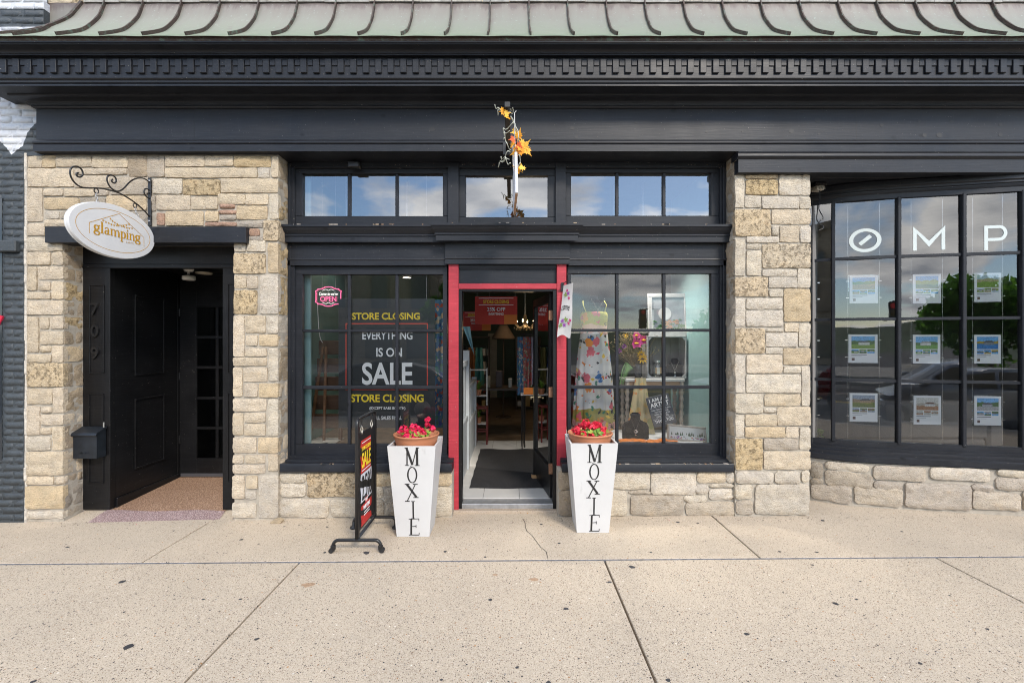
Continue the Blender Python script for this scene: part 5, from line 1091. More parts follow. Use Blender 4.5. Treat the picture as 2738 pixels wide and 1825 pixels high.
for (ry, rz) in ringc:
    a = Minv @ Vector((BXX, ry, rz-.016)); s_ = a.x; zt_ = EB*math.sqrt(max(0, 1-(s_/EA)**2)); pts = [(a.x+(s_-a.x)*f_+.003*math.sin(20*f_), a.y*(1-f_), a.z+(zt_-.004-a.z)*f_) for f_ in [i/8 for i in range(9)]]
    mb = MB()
    for i in range(4):
        c0 = Vector(pts[2*i]); c1_ = Vector(pts[2*i+2]); md = (c0+c1_)/2; ln = (c1_-c0).length*.62; ex = Vector((1, 0, 0)) if i % 2 else Vector((0, 1, 0)); dz_ = (c1_-c0).normalized(); mb.tube([md+dz_*ln*math.cos(R(a_))+ex*.008*math.sin(R(a_)) for a_ in range(0, 360, 36)], .0022, 6, closed=True)
    mb.build('chain', M('chain_zinc', (.45, .45, .45), .3, .9), ov, sm=True)
# ---- mailbox
mbx = thing('mailbox', (PX(227, .09), .19, PZ(1225, .09)), 'black metal mailbox with sloping lid beside the stone pier', 'mailbox'); MBM = M('mailbox_black', (.014, .018, .024), .38, .2, var=.25, vs=20, bmp=.15, bs=40)
hw_ = .113; MB().prism([(-.10, 0), (-.002, 0), (-.002, .275), (-.10, .235)], -hw_, hw_, 'yz').build('body', MBM, mbx); MB().prism([(-.118, .225), (-.112, .215), (-.102, .232), (.0, .274), (.0, .29), (-.108, .246)], -hw_-.008, hw_+.008, 'yz').build('lid', MBM, mbx)
link('lettering', text_mesh('MAIL', .085, .022, .003, .01, 1.2, MBM), mbx, (.0, -.1005, .055)); boxo('flag_bolt', M('zinc_bolt', (.5, .5, .48), .4, .7), mbx, hw_-.006, hw_+.004, -.03, -.02, .285, .335, .002)
# ---- hanging board over the door, seen edge on, with a garland
ar = thing('iron_bracket', (-.035, -.07, 3.44), 'black square iron arm jutting out over the shop door', 'bracket')
boxo('arm', MAT_STEEL, ar, -.021, .021, -.76, .0, -.02, .022, .003); boxo('wall_plate', MAT_STEEL, ar, -.05, .05, -.002, .006, -.06, .06, .003)
hb = thing('hanging_board', (.025, -.43, 3.0), 'white wooden board sign hanging edge-on above the door', 'hanging sign', rot=(R(-1), R(-2.2), R(91.2)))
boxo('board', M('board_white', (.66, .68, .74), .6, var=.12, vs=14, bmp=.3, bs=30), hb, -.345, .345, -.011, .011, -.19, .12, .004); boxo('raw_edge', M('raw_wood', (.50, .33, .22), .7, var=.2), hb, -.338, .338, -.009, .009, -.194, -.19, .0)
for x_ in (-.28, .27): MB().tube([(x_, 0, .118), (x_+.01, .005, .26), (x_, .004, .44), (x_-.008, -.01, .452)], .0035, 6).build('cord', M('white_cord', (.66, .66, .68), .8), hb)
MAPLE = [(0, -.55), (.06, -.1), (.42, -.22), (.34, -.02), (.62, .12), (.40, .18), (.46, .42), (.22, .32), (.16, .55), (.10, .50), (0, .95), (-.10, .50), (-.16, .55), (-.22, .32), (-.46, .42), (-.40, .18), (-.62, .12), (-.34, -.02), (-.42, -.22), (-.06, -.1)]
OR = [M('maple_leaf', c, .6, var=.25, vs=25) for c in ((.80, .36, .02), (.86, .48, .06), (.62, .10, .02), (.75, .28, .02))]
gl_ = thing('leaf_garland', (.03, -.70, 3.2), 'orange maple leaf garland wound round the hanging board and its arm', 'garland')
def maple(x, y, z, s_, rot, m_):
    mb = MB(); c0 = (0, 0.012, .1); vs = [c0]+[(a, .05*math.sin(4*a+2*b), b) for a, b in MAPLE]; n_ = len(MAPLE); mb.add([(a*s_, b*s_, c*s_) for a, b, c in vs], [(0, k+1, (k+1) % n_+1) for k in range(n_)]); mb.build('leaf', m_, gl_, loc=(x, y, z), rot=rot, fixn=False)
q = random.Random(5)
for (u, v, s_, mi) in [(1342, 297, .055, 0), (1352, 304, .05, 1), (1358, 315, .06, 0), (1380, 352, .065, 1), (1386, 365, .075, 0), (1392, 380, .07, 1), (1374, 372, .06, 2), (1384, 388, .06, 2), (1368, 385, .06, 0), (1400, 392, .085, 1), (1408, 400, .07, 0), (1380, 403, .08, 0), (1390, 408, .075, 3), (1388, 455, .075, 0), (1396, 450, .06, 1), (1390, 396, .06, 3), (1378, 395, .05, 1)]:
    Y = -.74+q.uniform(-.03, .08) if v > 320 else -.80; maple(PX(u, Y)-.03, Y+.70, PZ(v, Y)-3.2, s_, (q.uniform(-.7, .7), q.uniform(-2.6, 2.6), q.uniform(-.8, .8)), OR[mi])
WIRE = M('garland_wire', (.50, .52, .45), .7, var=.3, vs=30)
for pts in ([(1323, 280), (1330, 290), (1345, 300), (1362, 303), (1372, 296), (1368, 291), (1362, 294)], [(1333, 306), (1331, 300), (1336, 292), (1345, 297), (1352, 302)], [(1366, 315), (1376, 328), (1378, 345), (1384, 350)], [(1374, 330), (1352, 342), (1346, 350), (1362, 352)], [(1348, 355), (1352, 372), (1356, 388), (1366, 398)], [(1364, 405), (1352, 412), (1351, 425), (1358, 435), (1366, 440)], [(1332, 443), (1340, 432), (1352, 424), (1342, 420), (1340, 424), (1348, 428), (1362, 422)], [(1386, 412), (1391, 425), (1390, 438), (1384, 446)], [(1347, 375), (1350, 365), (1346, 358)], [(1370, 320), (1382, 340), (1386, 370), (1378, 400)]):
    Y = -.76; MB().tube([(p.x-.03, Y+.70+.03*math.sin(9*p.y+i), p.y-3.2) for i, p in enumerate(spline([(PX(a, Y), PZ(b, Y)) for a, b in pts], 4))], .0034, 5).build('wire', WIRE, gl_, sm=True)
# ---- cloth banner on a little hook by the door
tb = thing('cloth_banner', (PX(1506, .10), .13, PZ(762, .13)), 'white cloth banner with pink flowers hung on the red door post', 'banner'); CLOTH = M('banner_cloth', (.66, .64, .61), .85, var=.08, vs=12, bmp=.2)
boxo('hook_plate', MAT_STEEL, tb, -.014, .012, .018, .030, -.055, .03, .002); MB().tube([(0, .02, .012), (.01, -.12, .016), (.03, -.16, .02), (.033, -.165, .03)], .004, 6).build('hook', MAT_STEEL, tb)
def bf(u, v):
    y = .0-.11*u+.012*math.sin(8*v)-.01; x = .006+.078*u*(1+.15*v)-.060*v*(1-.40*u)+.006*math.sin(6*v+4*u)*v
    return (x, y, -.003+.012*u-.50*v+.02*math.sin(5*u)*v)
fl = MB().sheet(bf, 10, 24).build('cloth', CLOTH, tb, sm=True, fixn=False)
def on_cloth(u, v, o=.003):
    p = Vector(bf(u, v)); a = (Vector(bf(u+.01, v))-p).normalized(); b = (Vector(bf(u, v+.01))-p).normalized(); nn = a.cross(b); nn = nn if nn.x < 0 else -nn
    return p+nn*o, a, b
PF = [M('pink_print', (.62, .07, .22), .8), M('violet_print', (.35, .09, .42), .8), M('green_print', (.25, .35, .10), .8)]
for i, (u, v) in enumerate([(.45, .12), (.6, .18), (.35, .20), (.7, .27), (.3, .72), (.55, .69), (.75, .74), (.45, .80), (.2, .80), (.85, .68)]):
    p, a, b = on_cloth(u, v); mb = MB(); n_ = 10; r = .020+.006*(i % 3); mb.add([p]+[p+(a*math.cos(6.283*k/n_)+b*math.sin(6.283*k/n_))*r*(1 if k % 2 else .5) for k in range(n_)], [(0, k+1, (k+1) % n_+1) for k in range(n_)]); mb.build('printed_flower', PF[i % 3], fl, fixn=False)
me = text_mesh('come', .12, .045, .0005, .0, 1, MAT_INK, .35); p, a, b = on_cloth(.40, .46, .004)
for v_ in me.vertices:
    pp, a, b = on_cloth(max(0, min(1, .45+v_.co.x/.17)), .46-v_.co.z/.5, .004); v_.co = pp
link('lettering', me, fl)
# ---- floor of the doorway: tiles, mat, wedge
TILE = M('white_tile', (.55, .54, .51), .35, var=.06, vs=4); grd = tag(boxo('tile_bed', M('grout', (.25, .24, .23), .9), None, -.60, .52, .32, 2.95, FZ-.02, FZ+.002, 0), kind='structure')
yy = .325
while yy < 2.9:
    xx = -.595
    for w_ in (.30, .37, .30, .14): boxo('floor_tile', TILE, grd, xx+.002, xx+w_-.002, yy+.002, min(yy+.40, 2.94)-.002, FZ+.001, FZ+.008, .002); xx += w_
    yy += .40
dm = MB()
def mf(u, v): return (-.46+.93*u+.004*math.sin(30*v), .62+1.72*v+.01*math.sin(9*u+1), FZ+.016+.003*math.sin(25*u)*(v < .03)+.004*math.sin(11*u)*(v > .97))
dm.sheet(mf, 20, 20); mm_ = dm.mesh('mat'); bm = bmesh.new(); bm.from_mesh(mm_); r_ = bmesh.ops.extrude_face_region(bm, geom=bm.faces[:]); bmesh.ops.translate(bm, vec=(0, 0, -.008), verts=[v for v in r_['geom'] if isinstance(v, bmesh.types.BMVert)]); bmesh.ops.recalc_face_normals(bm, faces=bm.faces); bm.to_mesh(mm_); bm.free()
m_, t_, b_ = NM('ribbed_rubber'); b_.inputs['Roughness'].default_value = .75; t_.links.new(mixc(t_, ramp(t_, noi(t_, pos(t_), 160, 3), [(.66, 0.0), (.70, 1.0)]), (.022, .022, .024), (.16, .15, .14)), b_.inputs['Base Color']); wv = nd(t_, 'ShaderNodeTexWave', _Scale=26.0); t_.links.new(pos(t_), wv.inputs['Vector']); bump(t_, b_, wv.outputs[1], .5, .006)
tag(link('door_mat', mm_, mat=m_), 'black ribbed rubber mat on the white tiled doorway', 'door mat')
wg = MB().prism([(0, 0), (.15, 0), (.0, .04)], -.018, .018).build('door_wedge', M('wedge_wood', (.48, .29, .14), .6, var=.2), loc=(PX(1422, .95), .95, FZ+.018), rot=(0, 0, R(20))); tag(wg, 'small tan wooden wedge holding the glass door open', 'door stop')
# ---- small fittings
fl_ = thing('flood_lamp', (PX(505, .62), .62, 2.46), 'white swivel lamp on the ceiling of the black entry', 'lamp'); WM = M('lamp_white', (.62, .60, .55), .4, var=.05)
MB().lathe([(.062, 0), (.060, -.025), (.045, -.05), (.0, -.055)], (0, 0, 0), 4).build('canopy', WM, fl_); MB().tube([(0, 0, -.05), (.0, -.01, -.09)], .012, 8).build('stem', WM, fl_); MB().lathe([(.02, -.085), (.058, -.095), (.062, -.10), (.062, -.135), (.054, -.14), (.0, -.138)], (.0, 0, 0), 24).build('lamp_head', WM, fl_, sm=True)
sd_ = MB().lathe([(.085, .0), (.08, -.012), (.0, -.02)], (0, 0, 0), 24).build('ceiling_disc', M('cream_plastic', (.50, .44, .33), .5), loc=(PX(545, .75), .75, 2.42)); tag(sd_, 'flat cream disc on the dark entry ceiling beside the lamp', 'ceiling fitting')
fb = thing('flood_light', (PX(947, .12), .16, PZ(441, .12)), 'small black flood light fixed under the frieze over the left transom', 'light'); MB().box(-.055, .055, -.06, .02, -.022, .03, .006).build('housing', MAT_STEEL, fb, fixn=False); boxo('lens_rim', MAT_STEEL, fb, -.05, .05, -.066, -.058, -.02, .026, .002); boxo('bracket', MAT_STEEL, fb, -.015, .015, .0, .05, .028, .05)
cf = thing('wire_lamp', (PX(2186, .30), .30, PZ(498, .30)), 'small caged lamp with dangling black cable at the bow window corner', 'lamp'); MB().box(-.06, .05, -.06, .04, .0, .028, .004).build('housing', MAT_STEEL, cf, fixn=False); boxo('lens', M('dusty_lens', (.42, .40, .35), .5), cf, -.05, .04, -.055, .035, -.05, -.001, .01)
MB().tube([(-.055+.10*f_, -.062, -.05+.055*(k % 2)) for k, f_ in enumerate([0, .15, .3, .45, .6, .75, .9, 1])], .002, 5).build('cage', M('cage_wire', (.30, .29, .26), .5, .5), cf)
yc_ = .30; MB().tube([tuple(p) for p in spline([(0, -.03, -.01), (.0, -.03, -.14), (-.02, -.05, -.24), (.01, -.05, -.30), (.02, -.05, -.34), (-.01, -.05, -.36), (-.02, -.05, -.385), (.02, -.05, -.41), (.012, -.05, -.44), (-.03, -.05, -.45)], 5)], .005, 6).build('cable', MAT_STEEL, cf, sm=True)
ck = MB().prism([(-.05, 0), (.04, .0), (.05, .02), (.02, .034), (-.03, .028), (-.055, .012)], -.025, .03).build('stone_chip', MAT_STONE, loc=(PX(747, -.02), -.055, gz(-2.2)+.002), color=(.58, .47, .32)); tag(ck, 'loose chip of pale stone on the pavement by the middle pier', 'stone')
# ================================================================ lamps inside the shop
def lamp(x, y, z, label, e, col=(1, .93, .84), size=.05):
    t = thing('spot_lamp', (x, y, z), label, 'lamp', 'shop ceiling lamps'); MB().tube([(0, 0, .02), (0, 0, 3.42-z)], .008, 6).build('stem', MAT_WHITE, t); MB().lathe([(.03, .05), (.045, .03), (.055, -.03), (.05, -.03), (.0, .02)], (0, 0, 0), 18).build('shade', MAT_WHITE, t, sm=True)
    MB().lathe([(.0, -.028), (.042, -.027), (.042, -.02), (.0, -.02)], (0, 0, 0), 14).build('bulb', M('bulb_glow', (1, .88, .7), .5, var=0, emit=7), t)
    l = bpy.data.lights.new('lamp_light', 'SPOT'); l.energy = e*2.2; l.spot_size = R(105); l.spot_blend = .6; l.color = col; l.shadow_soft_size = size; o = bpy.data.objects.new('lamp_light', l); COL.objects.link(o); o.parent = t; o.location = (0, 0, -.06); return t
lamp(PX(1088, .75), .75, PZ(735, .75), 'small white lit spot lamp at the top of the left display window', 5); lamp(1.15, .85, 3.0, 'added unseen spot lamp brightening the dress from above', 20); lamp(1.45, .75, 3.0, 'added unseen spot lamp brightening the white crate from above', 13); lamp(-1.85, .8, 3.0, 'added unseen spot lamp brightening the neon sign corner', 3)  # the last three lamps are added, out of view, to brighten the displays
# ================================================================ left display window
Y1 = .40
PINKN = M('pink_neon', (1.0, .15, .34), .4, var=0, emit=.55); WHN = M('white_neon', (.9, .9, .85), .4, var=0, emit=.7)
ns = thing('neon_open_sign', (PX(878, Y1), Y1, PZ(792, Y1)), 'pink neon sign reading Come in we are OPEN in the left window', 'neon sign'); sx_ = (PX(914, Y1)-PX(843, Y1))/2; sz_ = (PZ(765, Y1)-PZ(817, Y1))/2
half = [(0, 1.0), (.25, .97), (.45, .82), (.70, .76), (.78, .80), (.80, .66), (.98, .56), (.93, .40), (.93, 0)]; outl = [(a, b) for a, b in half]+[(a, -b) for a, b in half[::-1][1:]]+[(-a, -b) for a, b in half[1:]]+[(-a, b) for a, b in half[::-1][1:-1]]
MB().tube([(a*sx_, 0, b*sz_) for a, b in outl], .0052, 6, closed=True).build('outline_tube', PINKN, ns, sm=True)
MB().prism([(a*sx_*1.03, b*sz_*1.03) for a, b in outl], .012, .016).build('acrylic_back', MAT_CLEAR, ns)
link('lettering', text_mesh('OPEN', sx_*1.2, sz_*.55, .006, .0, 1.0, PINKN), ns, (0, 0, -.25*sz_)); link('lettering', text_mesh("Come in we're", sx_*1.4, sz_*.34, .003, -.008, 1, WHN, .2), ns, (0, 0, .28*sz_))
for s_ in (1, -1): MB().tube([tuple(p) for p in spline([(-.45*sx_, 0, s_*.60*sz_), (-.2*sx_, 0, s_*.74*sz_), (0, 0, s_*.62*sz_), (.2*sx_, 0, s_*.74*sz_), (.45*sx_, 0, s_*.60*sz_)], 4)], .0018, 5).build('flourish', WHN, ns)
MB().tube([tuple(p) for p in spline([(-.85*sx_, .01, -.7*sz_), (-.8*sx_, .02, -.30), (-.72*sx_, .03, -.42), (-.6*sx_, .05, PZ(915, Y1)-PZ(792, Y1))], 5)], .0028, 5).build('cord', MAT_WHITE, ns)
for s_ in (-.5, .5): MB().tube([(s_*sx_, .01, .8*sz_), (s_*sx_, .01, 3.42-PZ(792, Y1))], .0012, 4).build('hanging_wire', MAT_CLEAR if False else MAT_WHITE, ns)
Y2 = .266
cp_ = thing('closing_poster', (0, Y2, 0), 'large dark poster reading STORE CLOSING EVERYTHING IS ON SALE behind the left window', 'poster'); PDK = M('poster_dark', (.026, .030, .034), .35, var=.06)
boxo('panel', PDK, cp_, PX(905, Y2), PX(1163, Y2), .001, .005, PZ(1143, Y2), PZ(798, Y2), 0)
def ctx(s_, u0, v0, u1, v1, m_, b_=.03, sp=1): link('lettering', text_mesh(s_, PX(u1, Y2)-PX(u0, Y2), PZ(v0, Y2)-PZ(v1, Y2), .001, b_, sp, m_), cp_, (PX((u0+u1)/2, Y2), -.001, PZ((v0+v1)/2, Y2)))
ctx('STORE CLOSING', 941, 835, 1123, 854, MAT_YEL, .03); ctx('EVERYTHING', 969, 885, 1103, 907, MAT_WPRINT, .02); ctx('IS ON', 1006, 929, 1075, 953, MAT_WPRINT, .02); ctx('SALE', 968, 968, 1103, 1028, MAT_WPRINT, .022); ctx('STORE CLOSING', 938, 1053, 1133, 1074, MAT_YEL, .03); ctx('(EXCEPT BABS BOOTH)', 988, 1086, 1084, 1096, MAT_WPRINT, .015); ctx('ALL SALES FINAL', 1000, 1111, 1074, 1121, MAT_WPRINT, .015)
RL = M('poster_red_line', (.70, .07, .04), .5, var=0)
for (u0, v0, u1, v1) in ((924, 863, 1144, 866), (924, 1039, 1144, 1042), (924, 866, 926.5, 1039), (1141.5, 866, 1144, 1039)): boxo('red_border', RL, cp_, PX(u0, Y2), PX(u1, Y2), -.001, .0008, PZ(v1, Y2), PZ(v0, Y2), 0)
for u in (925, 1140): MB().tube([(PX(u, Y2), .002, PZ(800, Y2)), (PX(u, Y2), .002, 3.41)], .0012, 4).build('hanging_line', MAT_WHITE, cp_)
# weathered wooden rack
WD = paint_mat('old_brown_wood', (.060, .028, .013), .5, .66, chipcol=(.20, .09, .03)); WD2 = paint_mat('tan_wood', (.13, .06, .024), .5, .8)
wk = thing('wooden_rack', (PX(872, .62), .62, ZP), 'weathered brown wooden rack leaning in the left display window', 'rack')
for s_, y_ in ((-1, 0), (1, 0)):
    MB().tube([(s_*.20, -.12, 0), (s_*.14, .10, 1.02)], .022, 4).build('leg', WD2, wk)
for i in range(5):
    f_ = .12+i*.19; w_ = .20-.06*f_; boxo('slat', WD, wk, -w_, w_, -.13+.22*f_, -.10+.22*f_, f_*1.02, f_*1.02+.15, .005)
MB().tube([(-.11, -.16, 0), (-.04, .02, .98)], .016, 4).build('brace', WD2, wk); MB().tube([(.06, -.20, 0), (.0, .0, .98)], .016, 4).build('brace', WD2, wk)
def print_mat(name, base, cols, sc, thr=.30, pat=1.0):
    m, t, b = NM(name); b.inputs['Roughness'].default_value = .8; p = pos(t); v = nd(t, 'ShaderNodeTexVoronoi', _Scale=sc); dn = nd(t, 'ShaderNodeTexNoise', _Scale=sc*.9, _Detail=3.0); t.links.new(p, dn.inputs['Vector']); vm = t.nodes.new('ShaderNodeVectorMath'); vm.operation = 'MULTIPLY_ADD'; t.links.new(dn.outputs[1], vm.inputs[0]); vm.inputs[1].default_value = (.06, .06, .06); t.links.new(p, vm.inputs[2]); t.links.new(vm.outputs[0], v.inputs['Vector'])
    sx = t.nodes.new('ShaderNodeSeparateColor'); t.links.new(v.outputs['Color'], sx.inputs[0]); n_ = len(cols); c = ramp(t, sx.outputs[0], [(i/n_, q) for i, q in enumerate(cols)]); t.nodes[-1].color_ramp.interpolation = 'CONSTANT'
    f = ramp(t, v.outputs['Distance'], [(thr, pat), (thr+.05, 0.0)]); t.links.new(mixc(t, f, base, c), b.inputs['Base Color']); return m
BLUEP = print_mat('blue_print', (.10, .22, .36), [(.6, .6, .55), (.05, .12, .4), (.55, .1, .06), (.1, .3, .2), (.7, .5, .3)], 20, .45)
def drape(u0, u1, v0, v1, Y, flare=1.0, fold=5, amp=.02):
    x0, x1, z0, z1 = PX(u0, Y), PX(u1, Y), PZ(v1, Y), PZ(v0, Y); cx = (x0+x1)/2
    return lambda u, v: (cx+(x0-cx+(x1-x0)*u)*(1+(flare-1)*v), Y+amp*math.sin(fold*6.283*u+2*v)*(.4+.6*v), z1+(z0-z1)*v)
hg = MB().sheet(drape(1160, 1192, 800, 1142, .55, 1.15, 2.5), 14, 20).build('hanging_garment', BLUEP, None, sm=True); tag(hg, 'blue and red patterned garment hanging at the edge of the left window', 'garment')
cl = MB().sheet(lambda u, v: (xl+.02+.30*u, .33+.25*v, ZP+.006+.02*abs(noise.noise(Vector((u*9, v*9, 1))))), 14, 10).build('crumpled_paper', M('pale_paper', (.5, .48, .42), .8, var=.1), None, sm=True); tag(cl, 'crumpled pale paper on the left window platform', 'paper')
# ================================================================ right display window
DX, DY = PX(1588, .62), .62
m, t, b = NM('dress_print'); b.inputs['Roughness'].default_value = .75; p = pos(t); sx = t.nodes.new('ShaderNodeSeparateXYZ'); t.links.new(p, sx.inputs[0])
base = ramp(t, sx.outputs[2], [(0, 0.0), (1, 1.0)]); t.nodes.remove(t.nodes[-1])
wv = noi(t, p, 6, 2); hz_ = t.nodes.new('ShaderNodeMath'); hz_.operation = 'MULTIPLY_ADD'; t.links.new(wv, hz_.inputs[0]); hz_.inputs[1].default_value = .16; t.links.new(sx.outputs[2], hz_.inputs[2])
mr = nd(t, 'ShaderNodeMapRange', _From_Min=.70, _From_Max=2.10); t.links.new(hz_.outputs[0], mr.inputs[0])
base = ramp(t, mr.outputs[0], [(0, (.62, .33, .30)), (.135, (.33, .30, .07)), (.235, (.68, .67, .64)), (.80, (.62, .36, .30)), (.865, (.38, .34, .035))]); t.nodes[-1].color_ramp.interpolation = 'CONSTANT'
def motif(base, sc, thr, cols, dens, seed):
    v = nd(t, 'ShaderNodeTexVoronoi', _Scale=sc); dn = nd(t, 'ShaderNodeTexNoise', _Scale=26.0, _Detail=2.0); t.links.new(p, dn.inputs['Vector']); vm = t.nodes.new('ShaderNodeVectorMath'); vm.operation = 'MULTIPLY_ADD'; t.links.new(dn.outputs[1], vm.inputs[0]); vm.inputs[1].default_value = (.07, .07, .07); t.links.new(pos(t, (1, .6, .8)), vm.inputs[2]); v2 = t.nodes.new('ShaderNodeVectorMath'); v2.operation = 'ADD'; t.links.new(vm.outputs[0], v2.inputs[0]); v2.inputs[1].default_value = (seed, seed*.7, seed*1.3); t.links.new(v2.outputs[0], v.inputs['Vector'])
    sc_ = t.nodes.new('ShaderNodeSeparateColor'); t.links.new(v.outputs['Color'], sc_.inputs[0]); c = ramp(t, sc_.outputs[1], [(i/len(cols), q) for i, q in enumerate(cols)]); t.nodes[-1].color_ramp.interpolation = 'CONSTANT'
    on = ramp(t, sc_.outputs[0], [(1-dens-.01, 0.0), (1-dens, 1.0)]); f = ramp(t, v.outputs['Distance'], [(thr, 1.0), (thr+.04, 0.0)]); k = t.nodes.new('ShaderNodeMath'); k.operation = 'MULTIPLY'; t.links.new(on, k.inputs[0]); t.links.new(f, k.inputs[1]); return mixc(t, k.outputs[0], base, c)
c = motif(base, 9, .36, [(.75, .25, .02), (.015, .015, .02), (.55, .04, .05), (.02, .14, .38), (.70, .12, .16)], .82, 3); c = motif(c, 20, .34, [(.015, .015, .018), (.72, .22, .02), (.04, .2, .12), (.6, .05, .1), (.75, .5, .05)], .62, 9); t.links.new(c, b.inputs['Base Color']); DRESSM = m
zt0, zb0_ = PZ(832, .55), PZ(1150, .5)
dr = thing('dress', (DX, DY, zb0_), 'white strappy dress printed with colourful motifs, olive top and pink hem', 'dress')
hd_ = zt0-zb0_; n = 72
def fold(a, z): k = max(0, 1-z/(hd_*.82)); return 1+.10*k*math.sin(9*a+.8)+.045*k*math.sin(17*a+2)
prof = [(.212, 0), (.207, .12*hd_), (.198, .3*hd_), (.184, .5*hd_), (.166, .68*hd_), (.148, .80*hd_), (.138, .855*hd_), (.142, .90*hd_), (.148, .955*hd_), (.144, .985*hd_), (.130, hd_), (.10, hd_*.995)]
MB().lathe(prof, (0, 0, 0), n, 1.0, .72, fold).build('gown', DRESSM, dr, sm=True)
for s_ in (-1, 1): MB().tube([(s_*.10, -.085, hd_), (s_*.125, -.05, hd_+.07), (s_*.115, .02, hd_+.12), (s_*.10, .08, hd_+.02)], .005, 6).build('strap', M('olive_strap', (.46, .43, .08), .8), dr, sm=True)
df = thing('dress_form', (DX, DY, ZP), 'black torso form on a pole carrying the printed dress', 'dress form'); BV = M('black_velvet', (.009, .009, .011), 1.0, var=.1, spec=.05)
MB().lathe([(.10, zt0-ZP-.42), (.12, zt0-ZP-.2), (.125, zt0-ZP-.06), (.14, zt0-ZP+.04), (.125, zt0-ZP+.08), (.06, zt0-ZP+.12), (.045, zt0-ZP+.14), (.04, zt0-ZP+.17), (.0, zt0-ZP+.175)], (0, 0, 0), 24, 1, .62).build('torso', BV, df, sm=True); MB().tube([(0, 0, .02), (0, 0, zt0-ZP-.4)], .014, 8).build('pole', MAT_STEEL, df); MB().lathe([(.15, 0), (.15, .012), (.03, .03)], (0, 0, 0), 20).build('base', MAT_STEEL, df)
SILV = M('silver', (.7, .69, .66), .25, .9, var=0)
def necklace(name, x, y, z, w_, h_, label, mat=SILV, bead=.003, n_=26):
    tt = thing(name, (x, y, z), label, 'necklace'); mb = MB()
    for i in range(n_+1): f_ = i/n_*2-1; mb.lathe([(0, -bead), (bead, 0), (0, bead)], (f_*w_/2, -.004*math.cos(f_*1.5), -h_*(1-abs(f_))), 6)
    o = mb.build('chain', mat, tt); o['kind'] = 'stuff'; return tt
nk = necklace('necklace', DX+.02, DY-.115, zt0+.13, .14, .12, 'fine silver necklace above the neckline of the dress'); MB().lathe([(0, -.02), (.008, 0), (0, .02)], (0, 0, -.14), 8).build('pendant', SILV, nk)
# table
TY = .86; WP = paint_mat('chipped_white', (.62, .61, .58), .6, .60, chipcol=(.22, .13, .07))
tz = PZ(1012, TY); tb_ = thing('side_table', (PX(1752, TY), TY, ZP), 'small white chipped table with turned legs in the right window', 'table'); hw_ = (PX(1832, TY)-PX(1672, TY))/2
boxo('table_top', WP, tb_, -hw_, hw_, 0, .30, tz-ZP-.032, tz-ZP, .006); boxo('apron', M('bare_wood', (.36, .22, .12), .7, var=.2), tb_, -hw_+.05, hw_-.05, .02, .26, tz-ZP-.085, tz-ZP-.033)
lp = []; hleg = tz-ZP-.033; k_ = 0
prof = [(.026, 0)]+[(.014+.012*abs(math.sin(i*.62)), .03+i*(hleg-.12)/30) for i in range(31)]+[(.028, hleg-.08), (.028, hleg)]
for sx_, sy_ in ((-1, 0), (1, 0), (-1, 1), (1, 1)): MB().lathe(prof, (sx_*(hw_-.03), .035+sy_*.21, 0), 12).build('leg', paint_mat('turned_leg', (.42, .36, .30), .6, .60, chipcol=(.30, .14, .06)), tb_, sm=True)
# crate with its contents
CY_ = .88; cz0, cz1 = tz, PZ(897, CY_); cx0, cx1 = PX(1731, CY_), PX(1836, CY_); WC = paint_mat('crate_white', (.44, .445, .445), .65, .63, chipcol=(.25, .2, .16))
cr_ = thing('white_crate', ((cx0+cx1)/2, CY_, cz0), 'white wooden crate standing on its side on the table', 'crate'); w_ = (cx1-cx0)/2; h_ = cz1-cz0
for nm, bb in (('bottom_board', (-w_, w_, 0, .2, .001, .016)), ('top_board', (-w_, w_, 0, .2, h_-.015, h_)), ('side_board', (-w_, -w_+.014, 0, .2, .016, h_-.015)), ('side_board', (w_-.014, w_, 0, .2, .016, h_-.015))): boxo(nm, WC, cr_, *bb)
for i in range(4): boxo('back_board', M('grey_board', (.16, .145, .13), .8, var=.2), cr_, -w_+.015+i*(2*w_-.03)/4, -w_+.013+(i+1)*(2*w_-.03)/4, .19, .199, .016, h_-.016, .002)
for sx_, z_ in ((-1, .016), (1, .016), (-1, h_-.016), (1, h_-.016)): s2 = 1 if z_ < .1 else -1; MB().prism([(sx_*(w_-.015), z_), (sx_*(w_-.055), z_), (sx_*(w_-.015), z_+s2*.04)], .002, .02).build('corner_block', WC, cr_)
jr = thing('glass_jar', (PX(1758, .95), .97, cz0+.017), 'glass jar with a kraft label inside the white crate', 'jar'); MB().lathe([(.045, 0), (.05, .01), (.05, .13), (.038, .15), (.038, .17)], (0, 0, 0), 20).build('glass', glass_mat('jar_glass', .12, (.85, .86, .82)), jr, sm=True); MB().lathe([(.040, .165), (.040, .19), (.0, .19)], (0, 0, 0), 20).build('lid', SILV, jr); boxo('label', M('kraft', (.40, .26, .13), .8), jr, -.035, .035, -.053, -.050, .04, .11, 0); boxo('label_print', M('cream_print', (.6, .58, .5), .8), jr, -.016, .016, -.0545, -.0535, .03, .105, 0)
